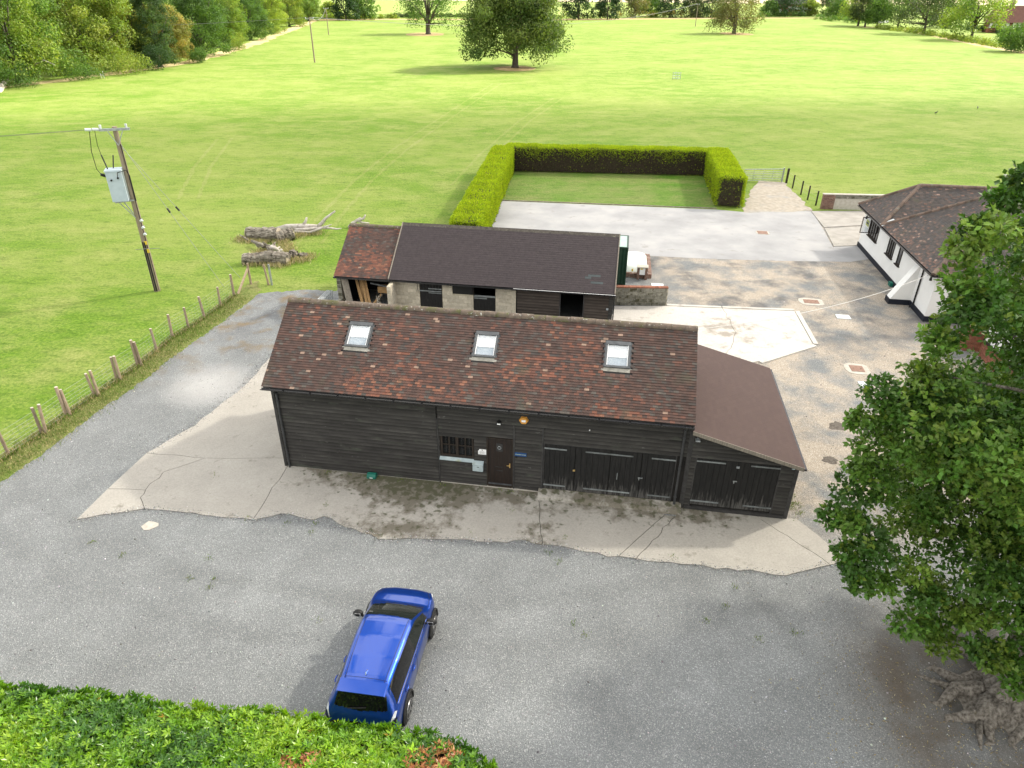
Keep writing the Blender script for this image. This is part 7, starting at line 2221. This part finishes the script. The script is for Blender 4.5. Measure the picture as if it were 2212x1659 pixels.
for i in range(nyy - 1):
    ym = (yy[i] + yy[i + 1]) / 2
    for j in range(ntt - 1):
        t = tpar[j]; part = 'body'
        if t > 6.12 and .40 + .05 * ((t - 6.12) / 1.88) < ym < 1.16 + .10 * ((t - 6.12) / 1.88): part = 'windscreen'
        elif t > 6.05 and -2.05 + .03 * (8 - t) < ym < -1.80 - .03 * ((t - 6.3) / 1.7): part = 'rear_window'
        elif 4.18 < t < 5.80 and -1.60 - .10 * (5.8 - t) < ym < 1.02 - .03 * (t - 4.2):
            if abs(ym + .20) < .045 or ym > .92: part = 'pillar'
            else: part = ('side_window_r' if sidev[j] else 'side_window_l') + ('f' if ym > -.2 else 'b')
        elif t < 1.35 and not (-2.06 < ym < 2.1) or t < .85: part = 'lower'
        sel.setdefault(part, []).append((i * ntt + j, i * ntt + j + 1, (i + 1) * ntt + j + 1, (i + 1) * ntt + j))
Vall = Gd.reshape(-1, 3)
names = dict(body=('body', 'paint'), windscreen=('windscreen', 'carglass'), rear_window=('rear_window', 'privacy'), pillar=('pillar_trim', 'black'), lower=('sill_cladding', 'black'),
             side_window_rf=('side_window', 'carglass'), side_window_lf=('side_window', 'carglass'), side_window_rb=('side_window', 'privacy'), side_window_lb=('side_window', 'privacy'))
for part, faces in sel.items():
    nm, mt = names[part]
    fa = np.array(faces); u_, inv = np.unique(fa, return_inverse=True)
    me = mesh_np(nm, Vall[u_], inv.reshape(-1, 4), MAT[mt], smooth=True)
    obj(nm, me, car)
# end caps
def cap(i, nm, mt):
    ring = Gd[i]; c = ring.mean(0)
    MB().add(list(ring) + [c], [(k_, (k_ + 1) % len(ring), len(ring)) for k_ in range(len(ring))]).build(nm, MAT[mt], car, smooth=True, fix=True)
cap(0, 'rear_bumper', 'black'); cap(-1, 'front_grille', 'black')


def surf_at(y, t, side=1, off=0.0):
    i = int(np.argmin(abs(yy - y))); j = int(round(t * SUB)); p = Gd[i, j].copy()
    p[0] *= side
    return p + np.array((side * off, 0, 0))


# shut lines: thin dark strips lying on the skin
def seam(pts, nm='shut_line', r=.0045, mt='black'):
    MB().tube(pts, r, 4).build(nm, MAT[mt], car)
for s in (1, -1):
    for y in (1.0, -.2, -1.22):
        seam([surf_at(y + .05 * (t - 4), t, s, .001) for t in np.arange(1.2, 4.01, .34)])
    seam([surf_at(y, 4.06, s, .006) for y in np.linspace(-1.72, .95, 24)], 'window_trim', .013, 'chrome')
    seam([surf_at(y, 6.5, s) + (0, 0, .001) for y in np.linspace(-1.66, .38, 30)], 'roof_joint', .006, 'black')
    for y in (-.55, -1.35 + .15):
        p = surf_at(y, 3.25, s, .02)
        MB().tube([p + (0, -.11, 0), p + (s * .02, -.04, .01), p + (s * .02, .05, .01), p + (0, .11, 0)], [.014, .018, .018, .012], 6).build('door_handle', MAT['paint'], car, smooth=True)
seam([surf_at(-1.52, t, 1) + (0, 0, .003) for t in np.arange(6.2, 8.01, .17)] + [surf_at(-1.52, t, -1) + (0, 0, .003) for t in np.arange(8, 6.19, -.17)])
seam([surf_at(1.30, t, 1) + (0, .0, .003) for t in np.arange(6.1, 8.01, .17)] + [surf_at(1.30, t, -1) + (0, 0, .003) for t in np.arange(8, 6.09, -.17)])
for s in (1, -1):
    seam([surf_at(y, 5.6 + .0 * y, s) + (0, 0, .003) for y in np.linspace(1.30, 2.05, 12)])
# wheels with arches
for sx in (1, -1):
    for wy in (1.34, -1.33):
        X = .845 * sx
        w_ = MB(); pr = []
        w_.tube([(X - sx * .11, wy, .345), (X - sx * .10, wy, .345), (X + sx * .085, wy, .345), (X + sx * .10, wy, .345)], [.30, .345, .345, .315], 28)
        wo2 = w_.build('wheel', MAT['tyre'], car, smooth=False)
        MB().tube([(X + sx * .098, wy, .345), (X + sx * .104, wy, .345)], .245, 24).build('rim_well', MAT['black'], wo2)
        rim = MB()
        rim.tube([(X + sx * .108, wy + .235 * math.cos(a), .345 + .235 * math.sin(a)) for a in np.linspace(0, 2 * PI, 25)], .014, 5, cap=False)
        for k_ in range(5):
            a = 2 * PI * k_ / 5 + .3
            for da in (-.13, .13):
                rim.beam((X + sx * .112, wy + .05 * math.cos(a), .345 + .05 * math.sin(a)), (X + sx * .110, wy + .23 * math.cos(a + da), .345 + .23 * math.sin(a + da)), .03, .016, (sx, 0, 0))
        rim.tube([(X + sx * .10, wy, .345), (X + sx * .122, wy, .345)], .06, 10)
        rim.build('rim', MAT['alloy'], wo2)
        # arch: dark liner disc and plastic lip
        MB().tube([(sx * .86, wy, .36), (sx * .934, wy, .36)], .40, 28).build('arch_liner', MAT['black'], car)
        lip = [(sx * .938, wy + .42 * math.cos(a), .36 + .42 * math.sin(a)) for a in np.linspace(-.22, PI + .22, 22)]
        MB().tube(lip, .035, 6).build('arch_lip', MAT['tyre'], car, smooth=True)
        wo2.location = (sx * .02, 0, 0)
# mirrors
for s in (1, -1):
    m_ = MB(); vs, fs = [], []
    for a in range(7):
        for b in range(10):
            th, ph = PI * a / 6, 2 * PI * b / 10
            vs.append((s * (1.03 + .15 * math.sin(th) * math.cos(ph)), .80 + .10 * math.sin(th) * math.sin(ph) * (1.3 if math.sin(ph) > 0 else .7), 1.06 + .10 * math.cos(th)))
    for a in range(6):
        for b in range(10): fs.append((a * 10 + b, a * 10 + (b + 1) % 10, (a + 1) * 10 + (b + 1) % 10, (a + 1) * 10 + b))
    mr = m_.add(vs, fs).build('mirror', MAT['black'], car, smooth=True)
    MB().beam((s * .86, .80, .99), (s * .98, .80, 1.03), .05, .04).build('stalk', MAT['black'], mr)
    MB().box(min(s * .93, s * 1.11), .742, 1.0, max(s * .93, s * 1.11), .746, 1.12).build('mirror_glass', MAT['chrome'], mr)
# lamps
for s in (1, -1):
    a_ = [surf_at(y, t, s, .008) + (0, 0, .006) for y, t in ((2.08, 3.7), (1.95, 3.6), (1.80, 3.8), (1.84, 4.2), (1.98, 4.35), (2.08, 4.2))]
    c_ = np.mean(a_, 0) + np.array((s * .02, .02, .02))
    MB().add(a_ + [c_], [(k_, (k_ + 1) % 6, 6) for k_ in range(6)]).build('headlamp', MAT['lamp'], car, fix=True)
    tl = [surf_at(y, t, s) + (s * .012, -.012, .0) for y, t in ((-2.17, 4.15), (-2.02, 3.75), (-1.86, 3.9), (-1.92, 4.35), (-2.06, 4.9), (-2.15, 4.9))]
    c_ = np.mean(tl, 0) + np.array((s * .02, -.02, .02))
    MB().add(tl + [c_], [(k_, (k_ + 1) % 6, 6) for k_ in range(6)]).build('tail_lamp', MAT['lamp'], car, fix=True)
    t2_ = [surf_at(y, t, s) + (s * .02, -.016, .0) for y, t in ((-2.19, 3.6), (-2.08, 3.2), (-1.95, 3.4), (-2.04, 3.75), (-2.19, 4.0))]
    MB().add(t2_, [(0, 1, 2, 3, 4)]).build('lamp_surround', MAT['black'], car, fix=True)
MB().tube([(-.68, -2.205, .66), (0, -2.235, .64), (.68, -2.205, .66)], [.09, .10, .09], 8).build('bumper_trim', MAT['black'], car)
MB().add([(-.5, -1.735, 1.58), (.5, -1.735, 1.58), (.54, -1.87, 1.505), (-.54, -1.87, 1.505)], [(0, 1, 2, 3)])
sp2 = MB(); sp2.hexa([(-.60, -1.90, 1.485), (.60, -1.90, 1.485), (.60, -1.60, 1.57), (-.60, -1.60, 1.57), (-.57, -1.90, 1.505), (.57, -1.90, 1.505), (.585, -1.60, 1.592), (-.585, -1.60, 1.592)])
sp2.build('spoiler', MAT['paint'], car, fix=True)
MB().add([(-.02, -1.30, 1.60), (.02, -1.30, 1.60), (.006, -1.42, 1.672), (-.006, -1.42, 1.672), (.012, -1.46, 1.60), (-.012, -1.46, 1.60)], [(0, 1, 2, 3), (1, 4, 2), (0, 3, 5), (3, 2, 4, 5)]).build('aerial_fin', MAT['chrome'], car, fix=True)
for s in (-.35, .25):
    MB().beam((s, 1.24, 1.115), (s + .48, 1.16, 1.165), .02, .015).build('wiper', MAT['black'], car)
MB().tube([(-.3, -2.06, 1.125), (.15, -2.02, 1.165)], .011, 5).build('rear_wiper', MAT['black'], car)
# cabin
MB().box(-.80, -1.7, .38, .80, 1.0, .42).build('floor', MAT['dash'], car)
MB().profile([(.70, .6), (1.08, .6), (1.08, 1.02), (.95, 1.06), (.72, .98)], -.78, .78).build('dashboard', MAT['dash'], car, fix=True)
for sx in (-.38, .38):
    for sy in (-.05, -.95):
        st2 = MB(); st2.box(sx - .24, sy - .1, .5, sx + .24, sy + .45, .66).hexa([(sx - .23, sy - .12, .6), (sx + .23, sy - .12, .6), (sx + .23, sy, .6), (sx - .23, sy, .6), (sx - .2, sy - .28, 1.18), (sx + .2, sy - .28, 1.18), (sx + .2, sy - .18, 1.18), (sx - .2, sy - .18, 1.18)])
        st2.box(sx - .11, sy - .30, 1.2, sx + .11, sy - .20, 1.36).build('seat', MAT['seat'], car)
MB().tube([(.38 + .18 * math.cos(a), .60 + .05 * math.sin(a), .98 + .17 * math.sin(a)) for a in np.linspace(0, 2 * PI, 17)], .014, 5, cap=False).build('steering_wheel', MAT['black'], car)
MB().box(-.62, .62, 1.395, -.52, .66, 1.40).build('tax_disc', MAT['white'], car)

# a few weeds and blown leaves on the yard
rg = np.random.default_rng(88)
wc = [(x, y, 0) for x, y in zip(rg.uniform(-14, 9, 26), rg.uniform(13, 21, 26)) if in_poly(np.array([(x, y)]), yard)[0] and (np.array((x, y)) - BO) @ BN < -.3]
wc += [(*(bl(u, -.12 - rg.random() * .1)), 0) for u in rg.uniform(.5, 9.5, 14)] + [(*(bl(18.9 + rg.random() * .3, v)), 0) for v in rg.uniform(-.1, 3.5, 22)]
tufts('yard_weeds', 'small green weeds rooted in the gravel and along the barn foot', wc, .07, 1500, .10, GRN, 5, 'grassblade')
